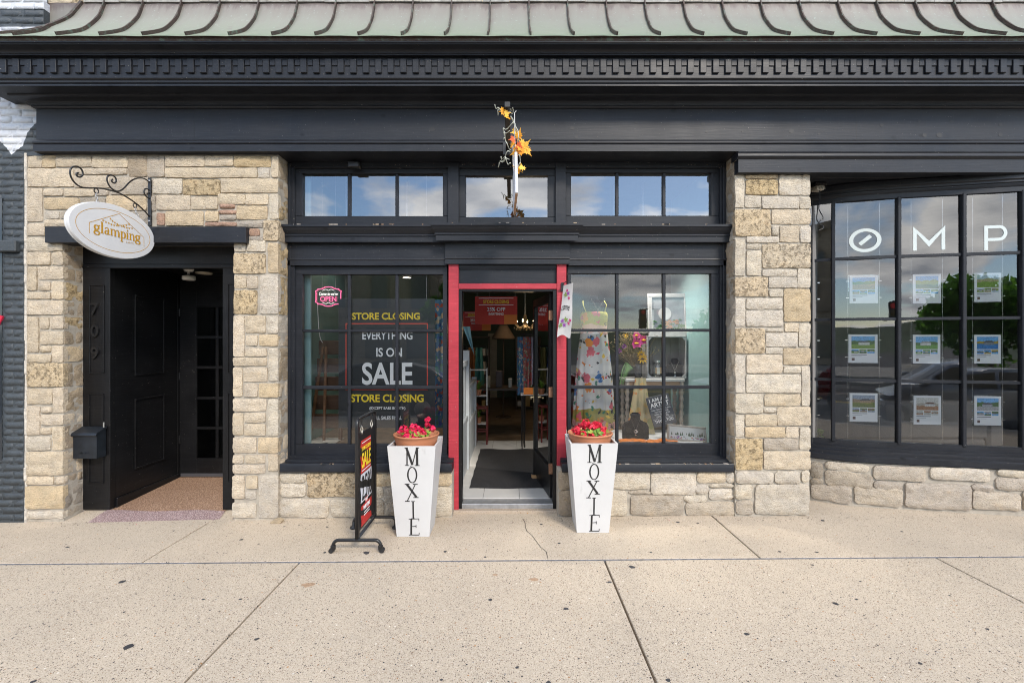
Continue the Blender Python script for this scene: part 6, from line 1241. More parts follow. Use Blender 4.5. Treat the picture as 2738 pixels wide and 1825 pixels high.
def bust(x, y, z, s_, label):
    tt = thing('necklace_bust', (x, y, z), label, 'display bust'); pr = [(-.5, 0), (.5, 0), (.50, .45), (.42, .60), (.20, .70), (.16, .80), (.19, .92), (.10, .99), (-.10, .99), (-.19, .92), (-.16, .80), (-.20, .70), (-.42, .60), (-.50, .45)]; ly = [(-.06, .75), (-.09, .92), (-.06, 1.0), (.04, 1.0), (.10, .85)]; vs = []
    for yy_, k in ly: vs += [(a*k*s_, yy_*s_+.03*b_*s_, b_*s_*(k*.15+.85)) for a, b_ in pr]
    n_ = len(pr); fs = [(i*n_+k, i*n_+(k+1) % n_, (i+1)*n_+(k+1) % n_, (i+1)*n_+k) for i in range(len(ly)-1) for k in range(n_)]+[tuple(range(n_)), tuple((len(ly)-1)*n_+k for k in range(n_))]
    mb = MB(); mb.add(vs, fs); auto_smooth(mb.build('form', BV, tt), 60); return tt
bust(PX(1804, .98), .98, cz0+.017, .215, 'black velvet necklace bust inside the white crate'); nk = necklace('necklace', PX(1804, .95), .95, cz0+.185, .085, .10, 'pearl necklace with a drop pendant in the crate', M('pearl', (.7, .66, .58), .3), .0035, 24)
MB().lathe([(0, 0), (.009, .012), (.009, .02), (0, .03)], (0, -.008, -.135), 10).build('pearl_bead', M('pearl_w', (.7, .68, .62), .3), nk); MB().prism([(0, .04), (.008, .02), (.02, -.02), (.012, -.04), (-.012, -.04), (-.02, -.02), (-.008, .02)], -.006, .002).build('drop_pendant', M('agate', (.35, .38, .42), .25), nk, loc=(0, -.008, -.175))
# painting above the crate
PY_ = .93; pt = thing('framed_painting', (PX(1790, PY_), PY_, cz1+.002), 'white framed painting of a pale moon and mushrooms on top of the crate', 'painting', rot=(R(-6), 0, 0)); pw = (PX(1846, PY_)-PX(1738, PY_))/2; ph = PZ(782, PY_)-cz1
for bb in ((-pw, pw, 0, .03, 0, .045), (-pw, pw, 0, .03, ph-.045, ph), (-pw, -pw+.045, 0, .03, .045, ph-.045), (pw-.045, pw, 0, .03, .045, ph-.045)): boxo('frame_bar', WC, pt, *bb)
boxo('canvas', M('grey_canvas', (.24, .27, .30), .8, var=.2, vs=9), pt, -pw+.045, pw-.045, .012, .018, .045, ph-.045, 0); MB().prism([(-.04+.075*math.cos(R(a)), ph*.52+.075*math.sin(R(a))) for a in range(0, 360, 18)], .008, .0115).build('painted_moon', M('moon_paint', (.55, .57, .58), .8), pt)
q = random.Random(3); mb = MB()
for i in range(90): a = q.uniform(-pw+.05, pw-.05); z_ = .05+q.uniform(0, .10)*(1 if abs(a) < .05 else 1.4); s_ = .016; mb.prism([(a-s_, z_), (a, z_-s_*.6), (a+s_, z_), (a, z_+s_*.6)], .004+.0001*i, .0105)
o = mb.build('painted_leaves', M('leaf_paint', (.06, .16, .06), .8, var=.4, vs=30), pt); o['kind'] = 'stuff'; mb = MB()
for i in range(20): a = q.uniform(-.06, .11); z_ = .055+q.uniform(0, .12); s_ = q.uniform(.014, .026); mb.prism([(a+s_*math.cos(R(k)), z_+s_*.75*math.sin(R(k))) for k in range(0, 181, 30)], -.001+.0003*i, .004)
o = mb.build('painted_mushrooms', M('mushroom_paint', (.42, .17, .06), .8, var=.3, vs=40), pt); o['kind'] = 'stuff'
# bouquet in a dark vase on the table
bq = thing('vase_bouquet', (PX(1706, .98), .98, tz), 'dark vase of sunflowers, pink lilies and dried twigs', 'bouquet'); bq.scale = (1.3, 1.1, 1.22); MB().lathe([(.028, 0), (.034, .03), (.030, .09), (.036, .135), (.032, .135), (.0, .10)], (0, 0, 0), 16).build('vase', M('smoky_vase', (.05, .05, .05), .12, var=.2), bq, sm=True)
q = random.Random(9); TW = M('dried_twig', (.26, .20, .10), .9, var=.4, vs=20); mb = MB()
for i in range(110):
    a = q.uniform(0, 6.3); tx, tz_ = -.07+q.gauss(0, .08), q.uniform(.2, .42); ty = q.gauss(0, .05); mb.tube([(0, 0, .1), (tx*.5, ty*.5, tz_*.62), (tx, ty, tz_)], .0018, 4)
    for k in range(3): p = Vector((tx, ty, tz_))+Vector((q.gauss(0, .014), q.gauss(0, .014), q.gauss(0, .014))); mb.lathe([(0, -.005), (.0055, 0), (0, .005)], p, 5)
o = mb.build('twigs', TW, bq); o['kind'] = 'stuff'
def flower(x, y, z, r, pet, ctr, n_=14, cup=.3, lab='flower'):
    mb = MB(); mb.cur = 0
    for k in range(n_):
        a = 6.283*k/n_+.2*(k % 2); d = Vector((math.cos(a), -cup-.3*(k % 2), math.sin(a))).normalized(); s_ = Vector((-math.sin(a), 0, math.cos(a)))*r*2.2/n_; c = Vector((x, y, z)); mb.add([c, c+d*r*.55+s_, c+d*r, c+d*r*.55-s_], [(0, 1, 2, 3)])
    mb.cur = 1; mb.lathe([(0, -.2*r), (.35*r, -.05*r), (.35*r, .05*r), (0, .2*r)], (x, y-.25*r, z), 10); return mb.build(lab, [pet, ctr], bq, fixn=False)
SUNP = M('sunflower_petal', (.80, .48, .02), .6, var=.15, vs=40); SUNC = M('sunflower_eye', (.035, .02, .01), .9); LIL = M('lily_petal', (.62, .05, .28), .6, var=.2, vs=30)
flower(.02, -.07, .185, .052, SUNP, SUNC, 18); flower(.012, -.05, .225, .045, SUNP, SUNC, 18); flower(-.03, -.05, .33, .062, LIL, SUNP, 6, .5); flower(.04, -.03, .36, .058, LIL, SUNP, 6, .4); flower(-.02, -.02, .405, .045, LIL, SUNP, 6, .2); flower(-.11, .0, .40, .028, SUNP, SUNP, 10); flower(-.13, -.02, .30, .03, M('purple_petal', (.28, .05, .35), .6), SUNC, 8); flower(-.17, -.01, .26, .028, M('purple_petal_b', (.35, .08, .36), .6), SUNC, 8)
mb = MB()
for i in range(70): p = Vector((.055+q.gauss(0, .022), -.02+q.gauss(0, .02), .265+q.gauss(0, .028))); mb.lathe([(0, -.004), (.005, 0), (0, .004)], p, 5)
o = mb.build('baby_breath', M('cream_bloom', (.55, .52, .42), .8), bq); o['kind'] = 'stuff'
pf_ = MB()
for i in range(26):
    f_ = i/26; x_ = -.12-.06*f_; z_ = .16-.20*f_+.14*f_*(1-f_)
    for s_ in (-1, 1): p = Vector((x_, -.06-.06*f_, z_)); e = Vector((.03*s_+.01, -.01, -.045))*(1.25-f_*.8)*1.3; pf_.add([p, p+e*.5+Vector((.005, 0, 0)), p+e, p+e*.5-Vector((.005, 0, 0))], [(0, 1, 2, 3)])
o = pf_.build('palm_frond', M('frond_green', (.10, .22, .05), .6, var=.2), bq, fixn=False)
# scarf, busts, boards on the platform
SCF = print_mat('scarf_print', (.50, .42, .24), [(.55, .18, .04), (.30, .33, .14), (.62, .40, .12), (.40, .36, .22)], 13, .42, .8)
sy0 = TY-.015
def sfn(u, v):
    zt_ = tz+.012; z_ = zt_+(PZ(1160, .72)-zt_)*v; wd = .075+.095*v+.03*v*v; return (PX(1712, .85)-.03*v+(u-.5)*wd*2*.8, sy0-.10*v+.018*math.sin(16*u+1.5*v)*(.3+.7*v), z_)
sc_o = MB().sheet(sfn, 26, 22).build('silk_scarf', SCF, None, sm=True); tag(sc_o, 'sheer gold and green silk scarf draped from the table', 'scarf')
ORG = M('orange_silk', (.72, .20, .02), .5, var=.35, vs=22)
of = MB().sheet(lambda u, v: (PX(1650, .5)+.60*u, .36+.13*v+.03*math.sin(9*u), ZP+.012+.022*abs(noise.noise(Vector((u*8, v*5, 2))))), 30, 10).build('orange_cloth', ORG, None, sm=True); tag(of, 'crumpled orange cloth lying across the right window platform', 'cloth')
wc = MB().sheet(lambda u, v: (.60+1.36*u, .305+.75*v, ZP+.003+.007*abs(noise.noise(Vector((u*10, v*6, 5))))), 36, 18).build('white_cloth', M('white_cotton', (.66, .68, .70), .85, var=.04), None, sm=True); tag(wc, 'white cloth spread over the right window platform', 'cloth')
bust(PX(1699, .55), .55, ZP+.012, .275, 'black velvet necklace bust low in the right window'); nk = necklace('necklace', PX(1699, .51), .505, ZP+.225, .095, .125, 'silver toggle necklace on the low black bust')
for (cx_, r_) in ((0, .016), (.012, .009)): MB().tube([(cx_+r_*math.cos(R(a)), -.006, -.13-.2*cx_+r_*math.sin(R(a))) for a in range(0, 360, 24)], .0028, 6, closed=True).build('toggle_ring', SILV, nk, sm=True)
MB().lathe([(0, -.009), (.009, 0), (0, .009)], (0, -.006, -.168), 10).build('pearl_drop', M('pearl_d', (.62, .48, .36), .3), nk)
AY = .60; ab = thing('chalk_sign', (PX(1779, AY), AY, PZ(1133, AY)), 'tilted slate board lettered I AM AN ARTIST in the right window', 'sign', rot=(R(-8), R(-14), 0)); aw, ah = .125, .315
boxo('board', M('slate_board', (.055, .062, .075), .6, var=.1), ab, -aw, aw, 0, .014, -.01, ah, .002)
for s_, z_, w_, h2, bd_ in (('I AM AN', .275, .20, .040, .02), ('ARTIST', .222, .205, .046, .025), ('THIS MEANS I LIVE IN A', .168, .215, .016, .0), ('FANTASY WORLD', .143, .15, .016, 0), ('WITH UNREALISTIC', .118, .17, .016, 0), ('EXPECTATIONS.', .093, .135, .016, 0), ('THANK YOU', .045, .20, .034, .01)): link('lettering', text_mesh(s_, w_, h2, .001, bd_, 1, MAT_WPRINT), ab, (0, -.001, z_))
for z_ in (.190, .072): boxo('rule', MAT_WPRINT, ab, -.11, .11, -.0016, -.0005, z_, z_+.002, 0)
WY = .42; wp = thing('winter_picture', (PX(1838, WY), WY, ZP+.004), 'grey framed picture of snowy trees leaning low in the right window', 'picture', rot=(R(-10), R(4.5), R(-5))); ww, wh = .205, .165; GW = M('grey_wood_frame', (.36, .33, .29), .7, var=.25, vs=22)
for bb in ((-ww, ww, 0, .016, 0, .022), (-ww, ww, 0, .016, wh-.022, wh), (-ww, -ww+.022, 0, .016, .022, wh-.022), (ww-.022, ww, 0, .016, .022, wh-.022)): boxo('frame_bar', GW, wp, *bb)
boxo('print', M('snow_print', (.62, .63, .62), .7, var=.05), wp, -ww+.022, ww-.022, .006, .010, .022, wh-.022, 0); mb = MB(); q = random.Random(4)
for i in range(22): a = q.uniform(-ww+.03, ww-.03); s_ = q.uniform(.008, .02); z_ = .055+q.uniform(0, .015); mb.prism([(a-s_*.5, z_), (a+s_*.5, z_), (a, z_+s_*2.2)], .002+.0001*i, .0055)
o = mb.build('painted_trees', M('pine_paint', (.06, .10, .06), .8, var=.4, vs=30), wp); o['kind'] = 'stuff'; mb = MB()
for i in range(60): a = q.uniform(-ww+.03, ww-.03); z_ = .028+q.uniform(0, .022)*(1-.3*abs(a)/ww); s_ = .0055; mb.prism([(a-s_, z_), (a, z_-s_), (a+s_, z_), (a, z_+s_)], .0005+.00005*i, .004)
o = mb.build('painted_flowers', print_mat('flower_paint', (.3, .12, .35), [(.5, .3, .05), (.2, .08, .35), (.5, .1, .05), (.1, .2, .1)], 60, .6), wp); o['kind'] = 'stuff'
# ================================================================ inside the doorway
WPN = M('white_panel', (.42, .45, .47), .55, var=.08)
pp = thing('white_partition', (-.575, .34, FZ), 'low white panelled partition along the left side of the doorway', 'partition')
def yzb(nm, y0, y1, z0, z1, m_=WPN, x0=-.02, x1=.02): return boxo(nm, m_, pp, x0, x1, y0, y1, z0, z1)
yzb('lower_panel', 0, 1.0, .01, .62); yzb('rail', 0, 1.0, .62, .68, x1=.035, x0=-.03); yzb('rail', 0, 1.0, 1.30, 1.36, x1=.035, x0=-.03); yzb('post', .0, .06, .68, 1.30); yzb('post', .98, 1.06, .01, 1.48, x0=-.045, x1=.045)
for i in range(8): yzb('board', .075+i*.112, .075+i*.112+.10, .68, 1.30, x0=-.012, x1=.012-.004*(i % 2))
yzb('lower_panel', 1.06, 2.2, .01, .50); yzb('post', 2.2, 2.27, .01, 1.05, x0=-.035, x1=.035); yzb('rail', 1.06, 2.2, .50, .55, x1=.03)
for i in range(6): yzb('board', 1.10+i*.185, 1.10+i*.185+.05, .55, .98, x0=-.01, x1=.01)
yzb('rail', 1.06, 2.2, .98, 1.03, x1=.03)
SR = M('sale_red', (.55, .03, .015), .5, var=.05); SO = M('sale_orange', (.72, .20, .02), .5, var=.03)
def hsign(Y, u0, v0, u1, v1, label, big):
    tt = thing('hanging_sale_sign', (PX((u0+u1)/2, Y), Y, PZ((v0+v1)/2, Y)), label, 'sign', 'sale signs hanging in the shop'); hw2, hh2 = (PX(u1, Y)-PX(u0, Y))/2, (PZ(v0, Y)-PZ(v1, Y))/2; boxo('panel', SR, tt, -hw2, hw2, 0, .006, -hh2, hh2, 0)
    boxo('orange_tag', SO, tt, hw2*.38, hw2, -.004, -.001, -hh2, -hh2*.32, 0)
    for z_ in (.86, .38): boxo('rule', MAT_WPRINT, tt, -hw2*.82, hw2*.82, -.003, -.001, hh2*z_, hh2*z_+.008, 0)
    for s_, z_, w2, h3, mm in (('STORE CLOSING', .62, 1.22, .26, MAT_YEL), ('25% OFF', .08, .86, .28, MAT_WPRINT), ('EVERYTHING', -.26, .70, .18, MAT_WPRINT)): link('lettering', text_mesh(s_, w2*hw2, h3*hh2, .001, .025, 1, mm), tt, (-.0 if big else 0, -.003, z_*hh2))
    for s_ in (-1, 1): MB().tube([(s_*hw2*.9, .003, hh2), (s_*hw2*.9, .003, 3.42-tt.location.z)], .0015, 4).build('hanging_line', MAT_WHITE, tt)
hsign(2.4, 1270, 792, 1383, 866, 'front red hanging sign reading STORE CLOSING 25% OFF seen through the door', True); hsign(3.4, 1236, 832, 1312, 883, 'second red hanging sale sign, partly behind the first', False)
DKB = M('dull_brass', (.16, .12, .07), .4, .6)
ch = thing('chandelier', (PX(1404, 4.2), 4.2, 3.42), 'lit crystal chandelier hanging deep inside the shop', 'chandelier'); zc0 = PZ(868, 4.2)-3.42; MB().tube([(0, 0, 0), (0, 0, zc0+.2)], .008, 6).build('chain', SILV, ch); MB().lathe([(.02, zc0+.2), (.045, zc0+.1), (.02, zc0), (.05, zc0-.05), (.0, zc0-.1)], (0, 0, 0), 12).build('stem', DKB, ch)
FLM = M('candle_glow', (1, .78, .45), .5, var=0, emit=9)
for k in range(6):
    a = k*1.047+.3; x_, y_ = .21*math.cos(a), .21*math.sin(a); MB().tube([(0, 0, zc0), (x_*.6, y_*.6, zc0-.06), (x_, y_, zc0+.02)], .007, 6).build('arm', DKB, ch); MB().lathe([(.0, 0), (.014, .02), (.0, .06)], (x_, y_, zc0+.05), 8).build('bulb', FLM, ch)
    mb = MB()
    for j in range(5): mb.lathe([(0, -.018), (.008, 0), (0, .018)], (x_*(.4+.15*j), y_*(.4+.15*j), zc0-.06-.03*(j % 2)), 5)
    mb.build('crystals', DKB, ch)
l = bpy.data.lights.new('chandelier_light', 'POINT'); l.energy = 8; l.color = (1, .72, .42); l.shadow_soft_size = .2; o = bpy.data.objects.new('chandelier_light', l); COL.objects.link(o); o.parent = ch; o.location = (0, 0, zc0+.08)
tub = thing('tube_light', (PX(1435, 3.3), 3.3, 3.40), 'white fluorescent tube light on the shop ceiling', 'ceiling light'); boxo('tube', M('tube_glow', (.9, .92, 1), .5, var=0, emit=1.3), tub, -.25, .45, -.06, .06, -.02, .0, 0); boxo('housing', MAT_WHITE, tub, -.27, .47, -.08, .08, .0, .02)
# clothes rail
rk = thing('clothes_rail', (PX(1425, 2.6), 2.6, FZ), 'metal clothes rail standing right inside the shop', 'clothes rail'); zr = PZ(893, 2.6)-FZ; MB().tube([(-.20, 0, zr), (.30, 0, zr)], .012, 8).build('rail', MAT_STEEL, rk)
for x_ in (-.13, .30): MB().tube([(x_, .1, 0), (x_, .1, zr-.01), (x_, 0, zr)], .012, 8).build('upright', MAT_STEEL, rk); MB().tube([(x_, -.12, .015), (x_, .32, .015)], .012, 8).build('foot', MAT_STEEL, rk)
GP = [print_mat('garment_print', b_, c_, s_, .42) for b_, c_, s_ in (((.30, .10, .09), [(.5, .4, .3), (.1, .2, .3), (.4, .05, .06), (.2, .3, .2)], 24), ((.06, .16, .30), [(.5, .45, .4), (.3, .1, .1), (.1, .25, .25)], 22), ((.30, .28, .36), [(.4, .38, .45), (.2, .2, .3)], 18), ((.03, .12, .09), [(.05, .2, .12), (.2, .2, .1)], 20))]
for i, (u0, u1, v1, k) in enumerate([(1384, 1398, 1055, 1), (1388, 1412, 1040, 0), (1404, 1420, 1032, 0), (1412, 1430, 1028, 2), (1424, 1440, 1010, 3)]):
    g_ = MB().sheet(drape(u0, u1, 900, v1, 2.55+.05*i, 1.25, 1.6, .03), 12, 16).build('hanging_clothes', GP[k], None, sm=True); tag(g_, ['blue print garment hanging leftmost on the rail', 'red floral dress hanging second on the rail', 'coral floral dress in the middle of the rail', 'grey violet scarf garment fourth on the rail', 'dark green garment hanging rightmost on the rail'][i], 'garment', 'garments on the clothes rail')
ot = boxo('price_tag', SO, None, PX(1400, 2.3), PX(1434, 2.3), 2.3, 2.305, PZ(1053, 2.3), PZ(1035, 2.3), 0); tag(ot, 'small orange sale card below the hanging clothes', 'card'); sh_ = thing('low_shelf', (PX(1418, 2.32), 2.32, FZ), 'small low rack holding the orange sale card', 'shelf'); boxo('shelf_top', MAT_WHITE, sh_, -.14, .16, 0, .25, .80, .82)
for x_ in (-.12, .14):
    for y_ in (.02, .22): MB().tube([(x_, y_, 0), (x_, y_, .80)], .009, 6).build('leg', MAT_STEEL, sh_)
# table, lamp shade, stool, plant stand at the back
tk = thing('shop_table', (PX(1335, 4.0), 4.0, FZ), 'dark table heaped with small goods in the shop', 'table'); DWD = M('dark_wood', (.05, .032, .022), .5, var=.3); boxo('table_top', DWD, tk, -.55, .5, -.3, .3, .72, .76)
for x_ in (-.5, .45):
    for y_ in (-.25, .25): boxo('leg', DWD, tk, x_-.025, x_+.025, y_-.025, y_+.025, 0, .72)
for i, (x_, w_, h_, c_) in enumerate([(-.4, .1, .12, (.3, .08, .05)), (-.2, .08, .2, (.35, .3, .22)), (.0, .12, .3, (.07, .05, .05)), (.2, .07, .16, (.4, .38, .34)), (.36, .08, .1, (.1, .14, .12))]): tag(boxo('goods_box', M('goods', c_, .6), None, tk.location.x+x_-w_/2, tk.location.x+x_+w_/2, 3.85, 3.97, FZ+.761, FZ+.76+h_, .01), ['red box on the dark shop table', 'tall tan box on the dark shop table', 'tallest dark box on the shop table', 'pale box on the dark shop table', 'low green box on the dark shop table'][i], 'box', 'goods on the shop table')
ls = thing('floor_lamp', (PX(1346, 5.2), 5.2, FZ), 'floor lamp with a wide fringed cream shade in the shop', 'lamp'); zl = PZ(868, 5.2)-FZ; MB().lathe([(.08, zl), (.13, zl-.08), (.24, zl-.26), (.25, zl-.30), (.235, zl-.26)], (0, 0, 0), 24).build('shade', M('cream_shade', (.11, .075, .05), .9), ls, sm=True); MB().tube([(0, 0, .02), (0, 0, zl)], .015, 8).build('pole', DWD, ls); MB().lathe([(.16, 0), (.16, .02), (.02, .04)], (0, 0, 0), 20).build('base', DWD, ls)
st_ = thing('red_stool', (PX(1288, 2.75), 2.75, FZ), 'red metal stool beside the plant stand inside the door', 'stool'); RST = M('red_metal', (.12, .012, .01), .4); boxo('seat', RST, st_, -.1, .1, -.1, .1, .55, .58, .008)
for x_ in (-.085, .085):
    for y_ in (-.085, .085): boxo('leg', RST, st_, x_-.012, x_+.012, y_-.012, y_+.012, 0, .55)
for y_ in (-.085, .085): boxo('stretcher', RST, st_, -.075, .075, y_-.008, y_+.008, .2, .22)
ps = thing('plant_stand', (PX(1279, 3.1), 3.1, FZ), 'white wire plant stand with green pots inside the door', 'plant stand')
for z_ in (.25, .70, 1.12): boxo('shelf', MAT_WHITE, ps, -.14, .14, -.1, .1, z_, z_+.012)
for x_ in (-.14, .14):
    for y_ in (-.1, .1): MB().tube([(x_, y_, 0), (x_, y_, 1.15)], .006, 6).build('upright', MAT_WHITE, ps)
q = random.Random(8)
for i, z_ in enumerate((.262, .712)):
    hp = thing('house_plant', (ps.location.x, 3.1, FZ+z_+.001), ['potted plant on the lowest tier of the plant stand', 'potted plant on the middle tier of the plant stand'][i], 'plant', 'plants on the stand'); MB().lathe([(.04, 0), (.055, .09), (.05, .09), (.0, .08)], (0, 0, 0), 14).build('pot', TERRA, hp); mb = MB()
    for k in range(26): a = q.uniform(0, 6.3); p0 = Vector((0, 0, .08)); p1 = Vector((math.cos(a)*q.uniform(.04, .12), math.sin(a)*q.uniform(.04, .1), q.uniform(.12, .26))); s_ = Vector((-math.sin(a), math.cos(a), 0))*.009; mb.add([p0, (p0+p1)/2+s_+Vector((0, 0, .03)), p1, (p0+p1)/2-s_+Vector((0, 0, .03))], [(0, 1, 2, 3)])
    mb.build('leaves', LEAFG[0], hp, fixn=False)
bc_ = MB().sheet(lambda u, v: (PX(1233, 1.9)+(.02+.10*u*(1-v)+.16*v), 1.9+.02*math.sin(7*u), PZ(872, 1.9)+(PZ(950, 1.9)-PZ(872, 1.9))*v), 8, 12).build('blue_shawl', M('pale_blue_cloth', (.22, .42, .52), .8, var=.1), None, sm=True); tag(bc_, 'pale blue shawl hanging inside left of the door', 'shawl')
dp = boxo('inner_door', M('pale_door', (.35, .30, .22), .6), None, PX(1304, 8.3), PX(1328, 8.3), 8.44, 8.495, FZ, PZ(890, 8.3)); tag(dp, 'pale panelled door in the green back wall of the shop', 'door')
# ================================================================ listing cards in the bow window
CARDW = M('card_white', (.86, .87, .88), .4, var=.02); TXT = M('card_text', (.08, .08, .1), .6, var=0)
def photo(parent, x0, x1, z0, z1, y, cols, house, seed):
    q = random.Random(seed); mb = MB(); n_ = 8; h1 = z0+(z1-z0)*q.uniform(.32, .45); h2 = z0+(z1-z0)*q.uniform(.55, .68); r1 = [h1+(z1-z0)*q.uniform(-.05, .05) for _ in range(n_+1)]; r2 = [h2+(z1-z0)*q.uniform(-.06, .06) for _ in range(n_+1)]
    for i in range(n_):
        a, b = x0+(x1-x0)*i/n_, x0+(x1-x0)*(i+1)/n_
        for k, (l0, l1, m0, m1) in enumerate(((z0, z0, r1[i], r1[i+1]), (r1[i], r1[i+1], r2[i], r2[i+1]), (r2[i], r2[i+1], z1, z1))): mb.cur = k; mb.add([(a, y, l0), (b, y, l1), (b, y, m1), (a, y, m0)], [(0, 1, 2, 3)])
    if house:
        c = (x0+x1)/2+(x1-x0)*q.uniform(-.12, .12); w_ = (x1-x0)*.24; zb = h1-(z1-z0)*.06; hh = (z1-z0)*.2; mb.cur = 3; mb.add([(c-w_, y-.0006, zb), (c+w_, y-.0006, zb), (c+w_, y-.0006, zb+hh), (c-w_, y-.0006, zb+hh)], [(0, 1, 2, 3)]); mb.cur = 4; mb.add([(c-w_*1.1, y-.0008, zb+hh), (c+w_*1.1, y-.0008, zb+hh), (c+w_*.6, y-.0008, zb+hh*1.7), (c-w_*.6, y-.0008, zb+hh*1.7)], [(0, 1, 2, 3)])
    mats = [M('photo_ink', c_, .4, var=.3, vs=90) for c_ in cols]; mb.build('photo', mats, parent, fixn=False)
BL, GR, DG, WH, RO, TN, BR = (.16, .42, .75), (.20, .32, .05), (.06, .14, .03), (.62, .62, .60), (.10, .09, .10), (.50, .36, .16), (.16, .09, .06)
CARDS = [(2275, 736, 2344, 810, [TN, GR, BL, WH, RO], False, 'listing card with ploughed fields, below the letter O'), (2444, 732, 2513, 810, [DG, GR, BL, WH, TN], False, 'listing card with an aerial town view, below the letter M'), (2609, 729, 2673, 806, [GR, (.40, .36, .20), (.45, .55, .62), WH, RO], False, 'listing card with an aerial autumn view, below the letter P'),
 (2272, 893, 2343, 969, [GR, DG, BL, WH, RO], True, 'middle row listing card with a long white house on a lawn'), (2444, 894, 2511, 971, [(.12, .3, .04), DG, BL, WH, (.3, .3, .3)], True, 'middle row listing card with a white double-garage house'), (2609, 894, 2672, 971, [(.05, .2, .5), (.42, .30, .05), BL, (.2, .22, .25), RO], True, 'middle row listing card with a lakeside house'),
 (2275, 1050, 2343, 1126, [(.16, .2, .05), (.28, .2, .12), (.3, .36, .45), (.3, .22, .14), RO], True, 'bottom row listing card with a brown house on grass'), (2446, 1057, 2513, 1134, [(.40, .22, .12), (.45, .42, .36), (.6, .6, .56), WH, BR], True, 'bottom row listing card with a bright indoor view'), (2609, 1058, 2673, 1136, [(.4, .4, .4), DG, BL, (.35, .37, .4), RO], True, 'bottom row listing card with trees round a grey house'),
 (2104, 742, 2174, 815, [GR, DG, BL, WH, RO], True, 'topmost listing card mostly hidden behind the stone pier'), (2104, 895, 2174, 967, [GR, DG, BL, WH, RO], True, 'middle listing card mostly hidden behind the stone pier'), (2104, 1049, 2174, 1121, [GR, DG, BL, WH, RO], True, 'lowest listing card mostly hidden behind the stone pier')]
def bow_frame(u, off):
    x, y = bow_at(u, off); a = bow_at(u-12, off); b = bow_at(u+12, off); return x, y, math.atan2(b[1]-a[1], b[0]-a[0])
for i, (u0, v0, u1, v1, cols, house, lab) in enumerate(CARDS):
    um = (u0+u1)/2; x, y, ang = bow_frame(um, .150); ang *= .55; wd = (PX(u1, y)-PX(u0, y))/math.cos(ang)/2; z0, z1 = PZ(v1, y), PZ(v0, y); h_ = z1-z0
    t = thing('listing_card', (x, y, z0), lab, 'card', 'property listing cards in the bow window', (0, 0, ang)); boxo('sheet', CARDW, t, -wd, wd, 0, .003, 0, h_, 0); MB().prism([(-wd-.012, -.008), (wd+.012, -.008), (wd+.012, h_+.008), (-wd-.012, h_+.008)], .004, .007).build('acrylic_holder', MAT_CLEAR, t)
    photo(t, -wd*.80, wd*.80, h_*.50, h_*.93, -.001, cols, house, i)
    for k in range(3): a = -wd*.80+k*wd*.545; photo(t, a, a+wd*.50, h_*.335, h_*.475, -.001, [cols[(k+j) % 3] for j in range(3)]+[cols[3], cols[4]], True, i*7+k)
    boxo('text_line', TXT, t, -wd*.8, wd*.25, -.0012, -.0006, h_*.275, h_*.295, 0); boxo('text_line', TXT, t, -wd*.8, -wd*.1, -.0012, -.0006, h_*.225, h_*.232, 0); boxo('portrait', M('portrait_ink', (.16, .10, .08), .6, var=.4, vs=120), t, -wd*.78, -wd*.58, -.0012, -.0006, h_*.08, h_*.17, 0)
    for s_ in (-1, 1):
        for z_ in (.2, .8): boxo('grip', SILV, t, s_*(wd+.008), s_*(wd+.034), -.003, .006, h_*z_-.005, h_*z_+.005, .001)
for i, u in enumerate((2181, 2267, 2351, 2436, 2520, 2601, 2681)):
    x, y, ang = bow_frame(u, .152); o = MB().tube([(0, 0, .62), (0, 0, 3.1)], .0016, 5).build('display_cable', SILV, None, loc=(x, y, 0)); tag(o, ['thin steel cable nearest the stone pier in the bow window', 'thin steel cable left of the cards below the letter O', 'thin steel cable right of the cards below the letter O', 'thin steel cable left of the cards below the letter M', 'thin steel cable right of the cards below the letter M', 'thin steel cable left of the cards below the letter P', 'thin steel cable right of the cards below the letter P'][i], 'cable', 'cables of the listing display')
# office furniture
sf = thing('grey_sofa', (4.6, 1.75, .05), 'long grey fabric sofa behind the bow window', 'sofa'); SF = M('sofa_fabric', (.11, .105, .10), .9, var=.1, bmp=.3, bs=200)
for nm, bb in (('base', (-1.3, 1.3, -.4, .4, .08, .40)), ('backrest', (-1.3, 1.3, -.42, -.2, .40, .86)), ('arm', (-1.5, -1.3, -.42, .42, .05, .64)), ('arm', (1.3, 1.5, -.42, .42, .05, .64)), ('cushion', (-1.28, -.02, -.19, .38, .40, .56)), ('cushion', (.02, 1.28, -.19, .38, .40, .56))): boxo(nm, SF, sf, *bb, c=.03)
dk = thing('office_desk', (5.0, 3.6, .05), 'dark office desk with raised screens behind the sofa', 'desk'); boxo('desk_top', DWD, dk, -1.2, 1.2, -.35, .35, .72, .76)
for x_ in (-1.1, 1.1): boxo('side_panel', DWD, dk, x_-.02, x_+.02, -.33, .33, 0, .72)
for i, x_ in enumerate((3.95, 4.75, 5.6)):
    t = thing('computer_screen', (x_, 3.6, .81), ['leftmost black computer screen on the office desk', 'middle black computer screen on the office desk', 'rightmost black computer screen on the office desk'][i], 'screen', 'screens on the desk'); boxo('panel', M('screen_black', (.012, .012, .014), .2), t, -.28, .28, -.02, .02, .10, .45, .006); boxo('stand', MAT_STEEL, t, -.03, .03, -.01, .03, .01, .2); boxo('foot', MAT_STEEL, t, -.12, .12, -.08, .08, .001, .012)
hp = thing('sill_plant', (PX(2186, .62), .68, .60), 'small green leafy plant low in the bow window corner', 'plant'); mb = MB(); q = random.Random(2)
for k in range(40): a = q.uniform(0, 6.3); p = Vector((math.cos(a)*q.uniform(0, .1), math.sin(a)*q.uniform(0, .06), q.uniform(.02, .10))); scallop(mb, p, Vector((q.gauss(0, .4), -.4, 1)), .022, q)
